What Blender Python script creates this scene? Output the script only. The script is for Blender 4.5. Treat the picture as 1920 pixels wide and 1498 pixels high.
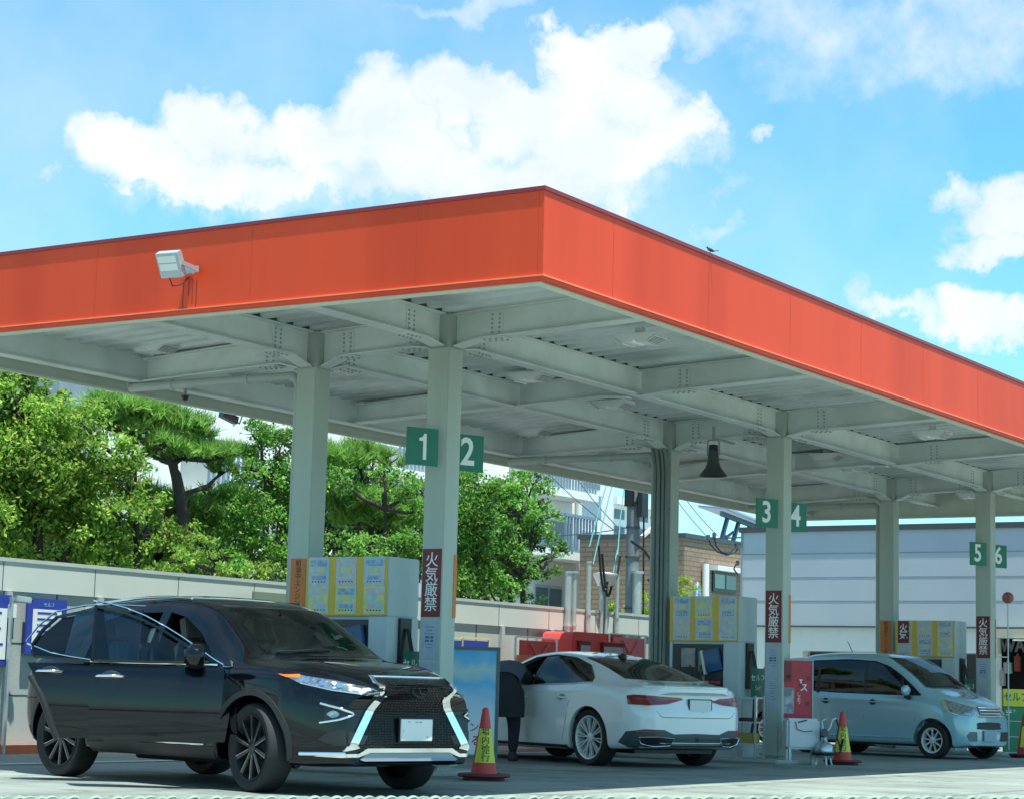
import bpy, bmesh, math, random
from mathutils import Vector, Matrix, noise
from mathutils.bvhtree import BVHTree
R = math.radians
PI = math.pi
random.seed(7)
for _o in list(bpy.data.objects):
    bpy.data.objects.remove(_o)
scene = bpy.context.scene
COL = scene.collection

# ---------------------------------------------------------------- camera
# world: x runs along the long orange fascia (away to the right), y along the
# short one (away to the left), z up; the canopy corner stands over (0, 0).
K = 1.154
CAM = Vector((-12.3217 * K, -7.6182 * K, 0.8984))
F_PX, YAW, PITCH, ROLL = 3945.83, 0.5670, 0.1360, -0.0262
_fw = Vector((math.cos(YAW) * math.cos(PITCH), math.sin(YAW) * math.cos(PITCH), math.sin(PITCH)))
_rt = Vector((math.sin(YAW), -math.cos(YAW), 0))
_up = _rt.cross(_fw)
RT = _rt * math.cos(ROLL) - _up * math.sin(ROLL)
UP = _up * math.cos(ROLL) + _rt * math.sin(ROLL)
cam_d = bpy.data.cameras.new('camera')
cam_d.sensor_width = 36.0
cam_d.lens = 36.0 * F_PX / 1920.0
cam_d.clip_start = 0.1
cam_d.clip_end = 5000
cam = bpy.data.objects.new('camera', cam_d)
COL.objects.link(cam)
cam.matrix_world = Matrix((
    (RT.x, UP.x, -_fw.x, CAM.x), (RT.y, UP.y, -_fw.y, CAM.y),
    (RT.z, UP.z, -_fw.z, CAM.z), (0, 0, 0, 1)))
scene.camera = cam


def sight(u, v):
    """direction of a photograph pixel, in the world"""
    return _fw + RT * ((u - 960) / F_PX) - UP * ((v - 749) / F_PX)


def at(u, v, axis, val):
    """the point of that sight line on the world plane axis = val (survey of the place)"""
    d = sight(u, v)
    return CAM + d * ((val - CAM[axis]) / d[axis])


# ---------------------------------------------------------------- world
SUN = Vector((-0.42, -1.15, 4.94)).normalized()
SUN_EL = math.asin(SUN.z)
SUN_AZ = math.atan2(SUN.x, SUN.y)
world = bpy.data.worlds.new('World')
scene.world = world
world.use_nodes = True
wn = world.node_tree.nodes
wl = world.node_tree.links
wn.clear()
W_out = wn.new('ShaderNodeOutputWorld')
W_bg = wn.new('ShaderNodeBackground')
W_bg.inputs[1].default_value = 0.066
sky = wn.new('ShaderNodeTexSky')
sky.sky_type = 'NISHITA'
sky.sun_disc = False
sky.sun_elevation = SUN_EL
sky.sun_rotation = SUN_AZ
sky.air_density = 1.0
sky.dust_density = 0.3
sky.ozone_density = 1.6
wl.new(W_bg.outputs[0], W_out.inputs[0])


def wm(op, a, b=None, clamp=False):
    n = wn.new('ShaderNodeMath')
    n.operation = op
    n.use_clamp = clamp
    for i, s in enumerate((a, b)):
        if s is None:
            continue
        if isinstance(s, (int, float)):
            n.inputs[i].default_value = s
        else:
            wl.new(s, n.inputs[i])
    return n.outputs[0]


tc = wn.new('ShaderNodeTexCoord')
sx = wn.new('ShaderNodeSeparateXYZ')
wl.new(tc.outputs['Generated'], sx.inputs[0])
az = wm('ARCTAN2', sx.outputs[1], sx.outputs[0])
el = wm('ARCSINE', sx.outputs[2])


def wnoise(scale, detail, rough=0.6, off=(0, 0, 0), lac=2.0):
    mp = wn.new('ShaderNodeMapping')
    mp.inputs['Location'].default_value = off
    wl.new(tc.outputs['Generated'], mp.inputs[0])
    n = wn.new('ShaderNodeTexNoise')
    n.inputs['Scale'].default_value = scale
    n.inputs['Detail'].default_value = detail
    n.inputs['Roughness'].default_value = rough
    n.inputs['Lacunarity'].default_value = lac
    wl.new(mp.outputs[0], n.inputs['Vector'])
    return n.outputs[0]


warp1 = wm('MULTIPLY', wm('SUBTRACT', wnoise(20, 8, 0.62), 0.5), 0.085)
warp2 = wm('MULTIPLY', wm('SUBTRACT', wnoise(20, 8, 0.62, off=(3, 1, 2)), 0.5), 0.07)
azw = wm('ADD', az, warp1)
elw = wm('ADD', el, warp2)
# cloud lobes: azimuth, elevation, half sizes (radians), weight
CLOUDS = []


def cloud(u, v, ru, rv, wgt=1.0):
    d = sight(u, v).normalized()
    CLOUDS.append((math.atan2(d.y, d.x), math.asin(d.z), ru / F_PX, rv / F_PX, wgt))


for c in [(250, 285, 150, 75), (400, 245, 140, 90), (330, 330, 230, 60), (560, 250, 130, 85), (700, 230, 130, 110),
          (840, 190, 115, 105), (760, 300, 260, 90), (990, 240, 150, 90), (1130, 190, 190, 120), (1060, 110, 100, 80),
          (1180, 90, 110, 70), (1120, 290, 260, 80), (1250, 240, 100, 80), (560, 350, 420, 50, .7), (1000, 340, 360, 60, .75),
          (780, 330, 230, 60, .8), (640, 290, 200, 70), (940, 200, 90, 60),
          (1560, 40, 340, 90, .34), (1780, 90, 320, 110, .44), (1850, 30, 260, 110, .46), (1500, 120, 260, 80, .26), (1900, 400, 150, 70), (1880, 470, 120, 40, .8), (1840, 580, 110, 50),
          (1720, 590, 90, 28, .7), (1915, 600, 100, 50, .8), (1800, 350, 60, 40, .6), (1415, 265, 40, 24, .45), (1340, 430, 80, 30, .38), (880, 15, 200, 30, .35),
          (85, 312, 50, 26, .45), (1660, 560, 40, 50, .35), (560, 385, 480, 40, .35), (1150, 350, 300, 50, .4), (1300, 60, 160, 60, .5)]:
    cloud(*c)
dens = None
for (ca, ce, ra, re, wg) in CLOUDS:
    a = wm('DIVIDE', wm('SUBTRACT', azw, ca), ra)
    b = wm('DIVIDE', wm('SUBTRACT', elw, ce), re)
    q = wm('SUBTRACT', 1.0, wm('ADD', wm('MULTIPLY', a, a), wm('MULTIPLY', b, b)))
    q = wm('MULTIPLY', q, wg)
    dens = q if dens is None else wm('MAXIMUM', dens, q)
det = wm('MULTIPLY', wm('SUBTRACT', wnoise(26, 12, 0.6), 0.5), 1.1)
dens = wm('ADD', wm('MULTIPLY', dens, 1.1), det)
rmp = wn.new('ShaderNodeMapRange')
rmp.interpolation_type = 'SMOOTHSTEP'
rmp.inputs[1].default_value = -0.04
rmp.inputs[2].default_value = 0.92
wl.new(dens, rmp.inputs[0])
# thin veil, everywhere
veil = wn.new('ShaderNodeMapRange')
veil.inputs[1].default_value = 0.42
veil.inputs[2].default_value = 0.75
veil.inputs[3].default_value = 0.0
veil.inputs[4].default_value = 0.42
wl.new(wnoise(5, 5, 0.55, off=(5, 5, 1)), veil.inputs[0])
cov = wm('MAXIMUM', rmp.outputs[0], veil.outputs[0])
# sky colour
tint = wn.new('ShaderNodeMix')
tint.data_type = 'RGBA'
tint.blend_type = 'MULTIPLY'
tint.inputs[0].default_value = 1.0
wl.new(sky.outputs[0], tint.inputs[6])
tint.inputs[7].default_value = (1.0, 2.0, 2.05, 1)
shade = wn.new('ShaderNodeMapRange')
shade.inputs[1].default_value = 0.35
shade.inputs[2].default_value = 0.65
wl.new(wnoise(22, 6, 0.6, off=(1, 7, 3)), shade.inputs[0])
ccol = wn.new('ShaderNodeMix')
ccol.data_type = 'RGBA'
wl.new(shade.outputs[0], ccol.inputs[0])
ccol.inputs[6].default_value = (8.0, 9.0, 9.4, 1)
ccol.inputs[7].default_value = (9.9, 10.2, 10.2, 1)
cmix = wn.new('ShaderNodeMix')
cmix.data_type = 'RGBA'
wl.new(cov, cmix.inputs[0])
wl.new(tint.outputs[2], cmix.inputs[6])
wl.new(ccol.outputs[2], cmix.inputs[7])
wl.new(cmix.outputs[2], W_bg.inputs[0])

# ---------------------------------------------------------------- sun
sun_d = bpy.data.lights.new('sun', 'SUN')
sun_d.energy = 5.0
sun_d.angle = R(0.53)
sun_d.color = (0.98, 1.0, 0.89)
sun = bpy.data.objects.new('sun', sun_d)
COL.objects.link(sun)
sun.rotation_euler = SUN.to_track_quat('Z', 'Y').to_euler()
sun.location = SUN * 60

scene.view_settings.view_transform = 'Standard'
scene.view_settings.look = 'None'
scene.view_settings.exposure = 0.70
scene.view_settings.gamma = 1.0


# ---------------------------------------------------------------- materials
MATS = {}


def mat(name, col, rough=0.6, metal=0.0, var=0.08, vscale=3.0, bump=0.0, bscale=40.0, spec=0.5, coat=0.0,
        col2=None, c2scale=2.0, c2lo=0.45, c2hi=0.65, emit=None, trans=None, streak=False):
    if name in MATS:
        return MATS[name]
    m = bpy.data.materials.new(name)
    m.use_nodes = True
    nt = m.node_tree
    n = nt.nodes
    l = nt.links
    p = n['Principled BSDF']
    p.inputs['Roughness'].default_value = rough
    p.inputs['Metallic'].default_value = metal
    p.inputs['Specular IOR Level'].default_value = spec
    if coat:
        p.inputs['Coat Weight'].default_value = coat
        p.inputs['Coat Roughness'].default_value = 0.03
    t = n.new('ShaderNodeTexCoord')
    mp = n.new('ShaderNodeMapping')
    l.new(t.outputs['Object'], mp.inputs[0])
    if streak:
        mp.inputs['Scale'].default_value = (1, 1, 0.12)
    nz = n.new('ShaderNodeTexNoise')
    nz.inputs['Scale'].default_value = vscale
    nz.inputs['Detail'].default_value = 6
    nz.inputs['Roughness'].default_value = 0.6
    l.new(mp.outputs[0], nz.inputs['Vector'])
    mr = n.new('ShaderNodeMapRange')
    mr.inputs[1].default_value = 0.25
    mr.inputs[2].default_value = 0.75
    mr.inputs[3].default_value = 1 - var
    mr.inputs[4].default_value = 1 + var
    l.new(nz.outputs[0], mr.inputs[0])
    base = None
    if col2:
        n2 = n.new('ShaderNodeTexNoise')
        n2.inputs['Scale'].default_value = c2scale
        n2.inputs['Detail'].default_value = 5
        l.new(mp.outputs[0], n2.inputs['Vector'])
        m2 = n.new('ShaderNodeMapRange')
        m2.inputs[1].default_value = c2lo
        m2.inputs[2].default_value = c2hi
        l.new(n2.outputs[0], m2.inputs[0])
        mx = n.new('ShaderNodeMix')
        mx.data_type = 'RGBA'
        l.new(m2.outputs[0], mx.inputs[0])
        mx.inputs[6].default_value = (*col, 1)
        mx.inputs[7].default_value = (*col2, 1)
        base = mx.outputs[2]
    ml = n.new('ShaderNodeMix')
    ml.data_type = 'RGBA'
    ml.blend_type = 'MULTIPLY'
    ml.inputs[0].default_value = 1
    if base:
        l.new(base, ml.inputs[6])
    else:
        ml.inputs[6].default_value = (*col, 1)
    l.new(mr.outputs[0], ml.inputs[7])
    l.new(ml.outputs[2], p.inputs['Base Color'])
    if bump:
        nb = n.new('ShaderNodeTexNoise')
        nb.inputs['Scale'].default_value = bscale
        nb.inputs['Detail'].default_value = 4
        l.new(t.outputs['Object'], nb.inputs['Vector'])
        bp = n.new('ShaderNodeBump')
        bp.inputs['Strength'].default_value = bump
        bp.inputs['Distance'].default_value = 0.01
        l.new(nb.outputs[0], bp.inputs['Height'])
        l.new(bp.outputs[0], p.inputs['Normal'])
    if emit:
        p.inputs['Emission Color'].default_value = (*emit[0], 1)
        p.inputs['Emission Strength'].default_value = emit[1]
    if trans is not None:
        # clear sheet of glass: see-through tint plus a sharp reflection
        o = n['Material Output']
        tr = n.new('ShaderNodeBsdfTransparent')
        tr.inputs[0].default_value = (*trans, 1)
        gl = n.new('ShaderNodeBsdfGlossy')
        gl.inputs['Roughness'].default_value = 0.02
        gl.inputs[0].default_value = (1, 1, 1, 1)
        fr = n.new('ShaderNodeFresnel')
        fr.inputs[0].default_value = 1.5
        ms = n.new('ShaderNodeMixShader')
        l.new(fr.outputs[0], ms.inputs[0])
        l.new(tr.outputs[0], ms.inputs[1])
        l.new(gl.outputs[0], ms.inputs[2])
        l.new(ms.outputs[0], o.inputs[0])
    MATS[name] = m
    return m


def glassmat(name, tint):
    return mat(name, (0.02, 0.02, 0.02), trans=tint)


# ---------------------------------------------------------------- mesh builder
class MB:
    def __init__(s):
        s.v = []
        s.f = []
        s.mi = []

    def face(s, pts, m=0):
        i = len(s.v)
        s.v += [tuple(p) for p in pts]
        s.f.append(list(range(i, i + len(pts))))
        s.mi.append(m)

    def raw(s, verts, faces, m=0):
        i = len(s.v)
        s.v += [tuple(p) for p in verts]
        for f in faces:
            s.f.append([i + k for k in f])
            s.mi.append(m)

    def box(s, x0, x1, y0, y1, z0, z1, m=0, M=None):
        x0, x1 = min(x0, x1), max(x0, x1)
        y0, y1 = min(y0, y1), max(y0, y1)
        z0, z1 = min(z0, z1), max(z0, z1)
        v = [Vector((x, y, z)) for z in (z0, z1) for y in (y0, y1) for x in (x0, x1)]
        if M is not None:
            v = [M @ p for p in v]
        s.raw(v, [(0, 2, 3, 1), (4, 5, 7, 6), (0, 1, 5, 4), (1, 3, 7, 5), (3, 2, 6, 7), (2, 0, 4, 6)], m)
        return s

    def bar(s, a, b, w, h=None, m=0, up=(0, 0, 1)):
        """box bar from a to b, w across, h high"""
        a, b = Vector(a), Vector(b)
        h = w if h is None else h
        d = (b - a)
        L = d.length
        d.normalize()
        u = Vector(up)
        if abs(d.dot(u)) > 0.98:
            u = Vector((1, 0, 0))
        sd = d.cross(u).normalized()
        u = sd.cross(d).normalized()
        M = Matrix((d, sd, u)).transposed().to_4x4()
        M.translation = a
        return s.box(0, L, -w / 2, w / 2, -h / 2, h / 2, m, M)

    def tube(s, pts, r, n=8, m=0, r2=None, cap=True):
        pts = [Vector(p) for p in pts]
        N = len(pts)
        rings = []
        prev = None
        for i, p in enumerate(pts):
            t = (pts[min(i + 1, N - 1)] - pts[max(i - 1, 0)]).normalized()
            if prev is None:
                u = Vector((0, 0, 1)) if abs(t.z) < 0.9 else Vector((1, 0, 0))
                sd = t.cross(u).normalized()
            else:
                sd = (prev - t * prev.dot(t)).normalized()
            prev = sd
            u = sd.cross(t)
            rr = r if r2 is None else r + (r2 - r) * i / (N - 1)
            if isinstance(r, (list, tuple)):
                rr = r[i]
            rings.append([p + (sd * math.cos(2 * PI * k / n) + u * math.sin(2 * PI * k / n)) * rr for k in range(n)])
        vs = [q for rg in rings for q in rg]
        fs = []
        for i in range(N - 1):
            for k in range(n):
                k2 = (k + 1) % n
                fs.append((i * n + k, i * n + k2, (i + 1) * n + k2, (i + 1) * n + k))
        if cap:
            fs.append(tuple(range(n))[::-1])
            fs.append(tuple((N - 1) * n + k for k in range(n)))
        s.raw(vs, fs, m)
        return s

    def lathe(s, prof, n=24, m=0, M=None, axis='z', cap=True):
        """prof: list of (radius, height)"""
        vs = []
        for (r, h) in prof:
            for k in range(n):
                a = 2 * PI * k / n
                p = Vector((r * math.cos(a), r * math.sin(a), h))
                if axis == 'y':
                    p = Vector((p.x, p.z, p.y))
                if axis == 'x':
                    p = Vector((p.z, p.x, p.y))
                if M is not None:
                    p = M @ p
                vs.append(p)
        fs = []
        for i in range(len(prof) - 1):
            for k in range(n):
                k2 = (k + 1) % n
                fs.append((i * n + k, i * n + k2, (i + 1) * n + k2, (i + 1) * n + k))
        if cap and prof[0][0] > 1e-4:
            fs.append(tuple(range(n))[::-1])
        if cap and prof[-1][0] > 1e-4:
            fs.append(tuple((len(prof) - 1) * n + k for k in range(n)))
        s.raw(vs, fs, m)
        return s

    def prism(s, poly, a0, a1, axis='y', m=0):
        """poly in the two other axes, extruded along axis"""
        def P(p, a):
            if axis == 'y':
                return (p[0], a, p[1])
            if axis == 'x':
                return (a, p[0], p[1])
            return (p[0], p[1], a)
        n = len(poly)
        vs = [P(p, a0) for p in poly] + [P(p, a1) for p in poly]
        fs = [tuple(range(n)), tuple(range(2 * n - 1, n - 1, -1))]
        for k in range(n):
            k2 = (k + 1) % n
            fs.append((k, k + n, k2 + n, k2))
        s.raw(vs, fs, m)
        return s

    def build(s, name, mats, parent=None, smooth=None, bevel=0.0, loc=None, rotz=0.0, norm=True):
        me = bpy.data.meshes.new(name)
        me.from_pydata(s.v, [], s.f)
        mats = mats if isinstance(mats, (list, tuple)) else [mats]
        for m in mats:
            me.materials.append(m)
        me.polygons.foreach_set('material_index', s.mi)
        bm = bmesh.new()
        bm.from_mesh(me)
        if norm:
            bmesh.ops.remove_doubles(bm, verts=bm.verts, dist=1e-5)
            bmesh.ops.recalc_face_normals(bm, faces=bm.faces)
        if bevel:
            es = [e for e in bm.edges if len(e.link_faces) == 2 and e.calc_face_angle(0) > 0.6]
            bmesh.ops.bevel(bm, geom=es, offset=bevel, segments=2, affect='EDGES', clamp_overlap=True)
        bm.to_mesh(me)
        bm.free()
        if smooth is not None:
            me.polygons.foreach_set('use_smooth', [True] * len(me.polygons))
            me.set_sharp_from_angle(angle=R(smooth))
        me.update()
        return link(name, me, parent, loc, rotz)


def link(name, me, parent=None, loc=None, rotz=0.0):
    o = bpy.data.objects.new(name, me)
    COL.objects.link(o)
    if parent is not None:
        o.parent = parent
    if loc is not None:
        o.location = loc
    if rotz:
        o.rotation_euler = (0, 0, rotz)
    return o


def tag(o, label=None, cat=None, group=None, kind=None):
    if label:
        o['label'] = label
    if cat:
        o['category'] = cat
    if group:
        o['group'] = group
    if kind:
        o['kind'] = kind
    return o


def thing(name, label, cat, loc=(0, 0, 0), rotz=0.0, group=None):
    o = bpy.data.objects.new(name, None)
    o.empty_display_size = 0.2
    COL.objects.link(o)
    o.location = loc
    o.rotation_euler = (0, 0, rotz)
    return tag(o, label, cat, group)


def copy_tree(o, parent=None):
    c = o.copy()
    COL.objects.link(c)
    c.parent = parent
    for ch in [k for k in bpy.data.objects if k.parent == o]:
        copy_tree(ch, c)
    return c


def text_mesh(body, size, mtl, name, parent, M, depth=0.002, spacing=1.0, squash=1.0, vertical=False, bold=0.0):
    """flat lettering as real mesh; M places it (x right, y up, z out of the sign)"""
    cu = bpy.data.curves.new('lettering', 'FONT')
    cu.body = '\n'.join(body) if vertical else body
    cu.size = size
    cu.align_x = 'CENTER'
    cu.align_y = 'CENTER'
    cu.space_character = spacing
    if vertical:
        cu.space_line = spacing
    cu.extrude = depth
    cu.offset = bold
    cu.resolution_u = 3
    tmp = bpy.data.objects.new('lettering', cu)
    COL.objects.link(tmp)
    dg = bpy.context.evaluated_depsgraph_get()
    me = bpy.data.meshes.new_from_object(tmp.evaluated_get(dg))
    bpy.data.objects.remove(tmp)
    bpy.data.curves.remove(cu)
    S = Matrix.Diagonal((squash, 1, 1, 1))
    me.transform(M @ S)
    me.materials.clear()
    me.materials.append(mtl)
    me.name = name
    return link(name, me, parent)


def frame(origin, right, up=(0, 0, 1)):
    """matrix with x = right, y = up, z = outwards (right x up)"""
    r = Vector(right).normalized()
    u = Vector(up).normalized()
    o = r.cross(u)
    M = Matrix((r, u, o)).transposed().to_4x4()
    M.translation = Vector(origin)
    return M

# ================================================================ materials in use
WHITE_STEEL = mat('painted_steel', (0.70, 0.76, 0.72), 0.55, var=0.10, vscale=2.0, bump=0.15, bscale=30, col2=(0.60, 0.65, 0.61), c2scale=1.2)
DECK = mat('roof_deck', (0.64, 0.70, 0.68), 0.6, var=0.14, vscale=1.2, col2=(0.42, 0.46, 0.44), c2scale=0.8)
COLUMN = mat('column_paint', (0.48, 0.54, 0.48), 0.5, var=0.09, vscale=1.6, bump=0.1, col2=(0.42, 0.47, 0.41), c2scale=1.0, streak=True)
DIRT_SHADE = mat('black_grime_gap_shade', (0.05, 0.055, 0.05), 0.9)
ORANGE = mat('orange_fascia', (0.80, 0.074, 0.022), 0.5, spec=.25, var=0.06, vscale=1.6, col2=(0.70, 0.060, 0.017), c2scale=1.1, bump=0.04, bscale=6, streak=True)
ORANGE_D = mat('orange_seam', (0.60, 0.06, 0.012), 0.6)
ORANGE_L = mat('orange_lip', (0.95, 0.26, 0.10), 0.4)
COPING = mat('dark_red_coping', (0.26, 0.025, 0.03), 0.4)
CREAM = mat('cream_trim', (0.62, 0.68, 0.58), 0.5)
PIPE = mat('grey_pipe', (0.40, 0.46, 0.42), 0.45, var=0.08)
PIPE_D = mat('dark_pipe', (0.20, 0.24, 0.23), 0.5)
GALV = mat('galvanised', (0.50, 0.56, 0.56), 0.4, metal=0.5, var=0.12, vscale=8)
BLACK = mat('black_plastic', (0.018, 0.019, 0.02), 0.4)
DARKGREY = mat('dark_grey', (0.07, 0.08, 0.085), 0.5)
WHITE = mat('white_paint', (0.80, 0.82, 0.80), 0.45, var=0.05)
GREY = mat('mid_grey', (0.32, 0.35, 0.36), 0.5)
GREEN = mat('sign_green', (0.012, 0.16, 0.10), 0.4, var=0.05)
LETTER = mat('sign_white', (0.82, 0.84, 0.82), 0.45, var=0.03)
RED_D = mat('dark_red_sign', (0.20, 0.02, 0.028), 0.5, var=0.06)
RED = mat('red_paint', (0.55, 0.03, 0.035), 0.45, var=0.08)
ORSTICK = mat('orange_sticker', (0.70, 0.20, 0.04), 0.5, var=0.06)
INK = mat('ink', (0.03, 0.03, 0.04), 0.6)
YELLOW = mat('yellow_board', (0.72, 0.47, 0.05), 0.5, var=0.06)
CHROME = mat('chrome', (0.85, 0.87, 0.88), 0.08, metal=1.0, var=0.02)
SILVER = mat('silver_alloy', (0.62, 0.64, 0.65), 0.25, metal=0.9, var=0.04)
TYRE = mat('tyre_rubber', (0.018, 0.018, 0.019), 0.75, bump=0.3, bscale=60)
CONC = mat('concrete', (0.42, 0.44, 0.40), 0.8, var=0.12, bump=0.3, bscale=25)

# ---------------------------------------------------------------- ground
def ground_material():
    m = bpy.data.materials.new('forecourt_concrete')
    m.use_nodes = True
    nt = m.node_tree
    n, l = nt.nodes, nt.links
    p = n['Principled BSDF']
    p.inputs['Roughness'].default_value = 0.62
    t = n.new('ShaderNodeTexCoord')
    def nz(scale, detail=6, sc=(1, 1, 1), rough=.6):
        mp = n.new('ShaderNodeMapping')
        mp.inputs['Scale'].default_value = sc
        l.new(t.outputs['Object'], mp.inputs[0])
        q = n.new('ShaderNodeTexNoise')
        q.inputs['Scale'].default_value = scale
        q.inputs['Detail'].default_value = detail
        q.inputs['Roughness'].default_value = rough
        l.new(mp.outputs[0], q.inputs['Vector'])
        return q.outputs[0]
    r1 = n.new('ShaderNodeValToRGB')
    r1.color_ramp.elements[0].position = 0.3
    r1.color_ramp.elements[0].color = (0.17, 0.20, 0.19, 1)
    r1.color_ramp.elements[1].position = 0.7
    r1.color_ramp.elements[1].color = (0.34, 0.38, 0.34, 1)
    l.new(nz(0.7, 8), r1.inputs[0])
    st = n.new('ShaderNodeMapRange')      # tyre-worn streaks along the lanes
    st.inputs[1].default_value = 0.45
    st.inputs[2].default_value = 0.72
    st.inputs[3].default_value = 1.0
    st.inputs[4].default_value = 0.62
    l.new(nz(1.1, 5, (1.0, 0.12, 1)), st.inputs[0])
    mx = n.new('ShaderNodeMix')
    mx.data_type = 'RGBA'
    mx.blend_type = 'MULTIPLY'
    mx.inputs[0].default_value = 1
    l.new(r1.outputs[0], mx.inputs[6])
    l.new(st.outputs[0], mx.inputs[7])
    sp = n.new('ShaderNodeMapRange')      # oil and drip stains
    sp.inputs[1].default_value = 0.57
    sp.inputs[2].default_value = 0.66
    sp.inputs[3].default_value = 1.0
    sp.inputs[4].default_value = 0.45
    l.new(nz(2.6, 7, (1, 1, 1), .68), sp.inputs[0])
    m3 = n.new('ShaderNodeMix')
    m3.data_type = 'RGBA'
    m3.blend_type = 'MULTIPLY'
    m3.inputs[0].default_value = 1
    l.new(mx.outputs[2], m3.inputs[6])
    l.new(sp.outputs[0], m3.inputs[7])
    mx = m3
    fn = n.new('ShaderNodeMapRange')
    fn.inputs[3].default_value = 0.88
    fn.inputs[4].default_value = 1.1
    l.new(nz(55, 3), fn.inputs[0])
    m2 = n.new('ShaderNodeMix')
    m2.data_type = 'RGBA'
    m2.blend_type = 'MULTIPLY'
    m2.inputs[0].default_value = 1
    l.new(mx.outputs[2], m2.inputs[6])
    l.new(fn.outputs[0], m2.inputs[7])
    l.new(m2.outputs[2], p.inputs['Base Color'])
    b = n.new('ShaderNodeBump')
    b.inputs['Strength'].default_value = 0.25
    b.inputs['Distance'].default_value = 0.01
    l.new(nz(30, 5), b.inputs['Height'])
    l.new(b.outputs[0], p.inputs['Normal'])
    return m


g = MB()
g.face([(-900, -900, 0), (900, -900, 0), (900, 900, 0), (-900, 900, 0)])
tag(g.build('ground', ground_material()), kind='structure')
# carriageway in front of the station, where the photographer's car stands
ASPH = mat('asphalt', (0.055, 0.057, 0.06), 0.9, var=0.2, vscale=30, bump=0.4, bscale=90)
g = MB()
g.face([(-60, -12.5, 0.004), (90, -12.5, 0.004), (90, -5.0, 0.004), (-60, -5.0, 0.004)])
tag(g.build('road', ASPH), kind='structure')
g = MB()
for x in range(-60, 90, 10):
    g.face([(x, -8.82, 0.008), (x + 5, -8.82, 0.008), (x + 5, -8.68, 0.008), (x, -8.68, 0.008)])
g.face([(-60, -5.35, 0.008), (90, -5.35, 0.008), (90, -5.2, 0.008), (-60, -5.2, 0.008)])
tag(g.build('road_marking', WHITE), kind='structure')
# expansion joints and lane lines of the forecourt
g = MB()
for x in (-3.4, 1.4, 6.1, 9.4, 14.1, 17.4, 22.1):
    g.face([(x, -4.5, 0.004), (x + .02, -4.5, 0.004), (x + .02, 9.1, 0.004), (x, 9.1, 0.004)])
for y in (-1.6, 0.6, 2.9, 5.2, 7.8):
    g.face([(-8, y, 0.008), (27, y, 0.008), (27, y + .02, 0.008), (-8, y + .02, 0.008)])
tag(g.build('paving_joint', mat('joint_tar', (0.09, 0.10, 0.10), 0.8)), kind='structure')
g = MB()
for y, xa, xb in ((6.9, 0.0, 7.3), (6.9, 8.5, 14.7), (6.9, 15.7, 21.6)):
    g.face([(xa, y, 0.012), (xb, y, 0.012), (xb, y + .10, 0.012), (xa, y + .10, 0.012)])
tag(g.build('lane_marking', WHITE), kind='structure')
g = MB()
for y, xa, xb in ((6.2, 7.7, 12.5), (7.3, 7.7, 14.5)):
    g.face([(xa, y, 0.012), (xb, y, 0.012), (xb, y + .12, 0.012), (xa, y + .12, 0.012)])
tag(g.build('red_lane_marking', RED), kind='structure')

# ================================================================ canopy
def zk(z):
    return 0.8984 + (z - 0.8984) * K


ZB, ZT, CL, CX = zk(3.728), zk(4.404), 6.953 * K, 19.154 * K
CX0, CS, CY1, CY2 = 3.148 * K, 7.023 * K, 2.952 * K, 4.443 * K
ZC1, ZC2, CW = zk(3.90), zk(3.804), 0.2245 * K
YE = 6.6 * K      # rear edge beam
CXS = [CX0 + i * CS for i in range(3)]


def zflange(y):
    return zk(4.062) - 0.0402 * y


canopy = thing('station_canopy', 'wide flat canopy with orange fascia on six pale green columns', 'canopy')


def fascia(name, a, b, outward, seams):
    a, b, o = Vector(a), Vector(b), Vector(outward)
    m = MB()
    d = (b - a).normalized()
    L = (b - a).length
    M = Matrix((d, o, Vector((0, 0, 1)))).transposed().to_4x4()
    M.translation = a
    m.box(0, L, -0.05, 0, ZB + .03, ZT - .035, 0, M)                    # sheet
    m.box(-.012, L + .012, -0.044, 0.014, ZB + 0.034, ZB + 0.046, 1, M)   # thin bright bead
    m.box(-.006, L + .006, -0.045, 0.006, ZB + 0.0, ZB + 0.031, 0, M)
    for s in seams:
        m.box(s - .003, s + .003, -0.04, 0.0015, ZB + .05, ZT - .04, 2, M)
    return m.build(name, [ORANGE, ORANGE_L, ORANGE_D], canopy)


sm = [(0.99 + 1.55 * k) * K for k in range(12)]
fascia('fascia', (0, 0, 0), (CX, 0, 0), (0, -1, 0), sm)
fascia('fascia', (0, 0.052, 0), (0, CL, 0), (-1, 0, 0), [1.2, 2.99, 4.85, 6.64])
fascia('fascia', (0.052, CL, 0), (CX - .052, CL, 0), (0, 1, 0), sm)
fascia('fascia', (CX, .052, 0), (CX, CL, 0), (1, 0, 0), [1.2, 2.99, 4.85, 6.64])
m = MB()
m.box(-.012, CX + .012, -.012, .09, ZT - .034, ZT)
m.box(-.012, CX + .012, CL - .09, CL + .012, ZT - .034, ZT)
m.box(-.012, .09, .092, CL - .092, ZT - .034, ZT)
m.box(CX - .09, CX + .012, .092, CL - .092, ZT - .034, ZT)
m.build('coping', COPING, canopy)
m = MB()   # cream angle that closes the fascia from below
for (x0, x1, y0, y1) in ((.075, CX - .075, .075, .125), (.075, CX - .075, CL - .125, CL - .075), (.075, .125, .128, CL - .128),
                         (CX - .125, CX - .075, .128, CL - .128)):
    m.box(x0, x1, y0, y1, ZB - .018, ZB + .012)
m.box(.052, CX - .052, .052, .074, ZB - .014, ZT - .06)
m.box(.052, CX - .052, CL - .074, CL - .052, ZB - .014, ZT - .06)
m.box(.052, .074, .076, CL - .076, ZB - .014, ZT - .06)
m.box(CX - .074, CX - .052, .076, CL - .076, ZB - .014, ZT - .06)
m.build('soffit_trim', CREAM, canopy)

BD = 0.305   # beam depth


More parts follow.
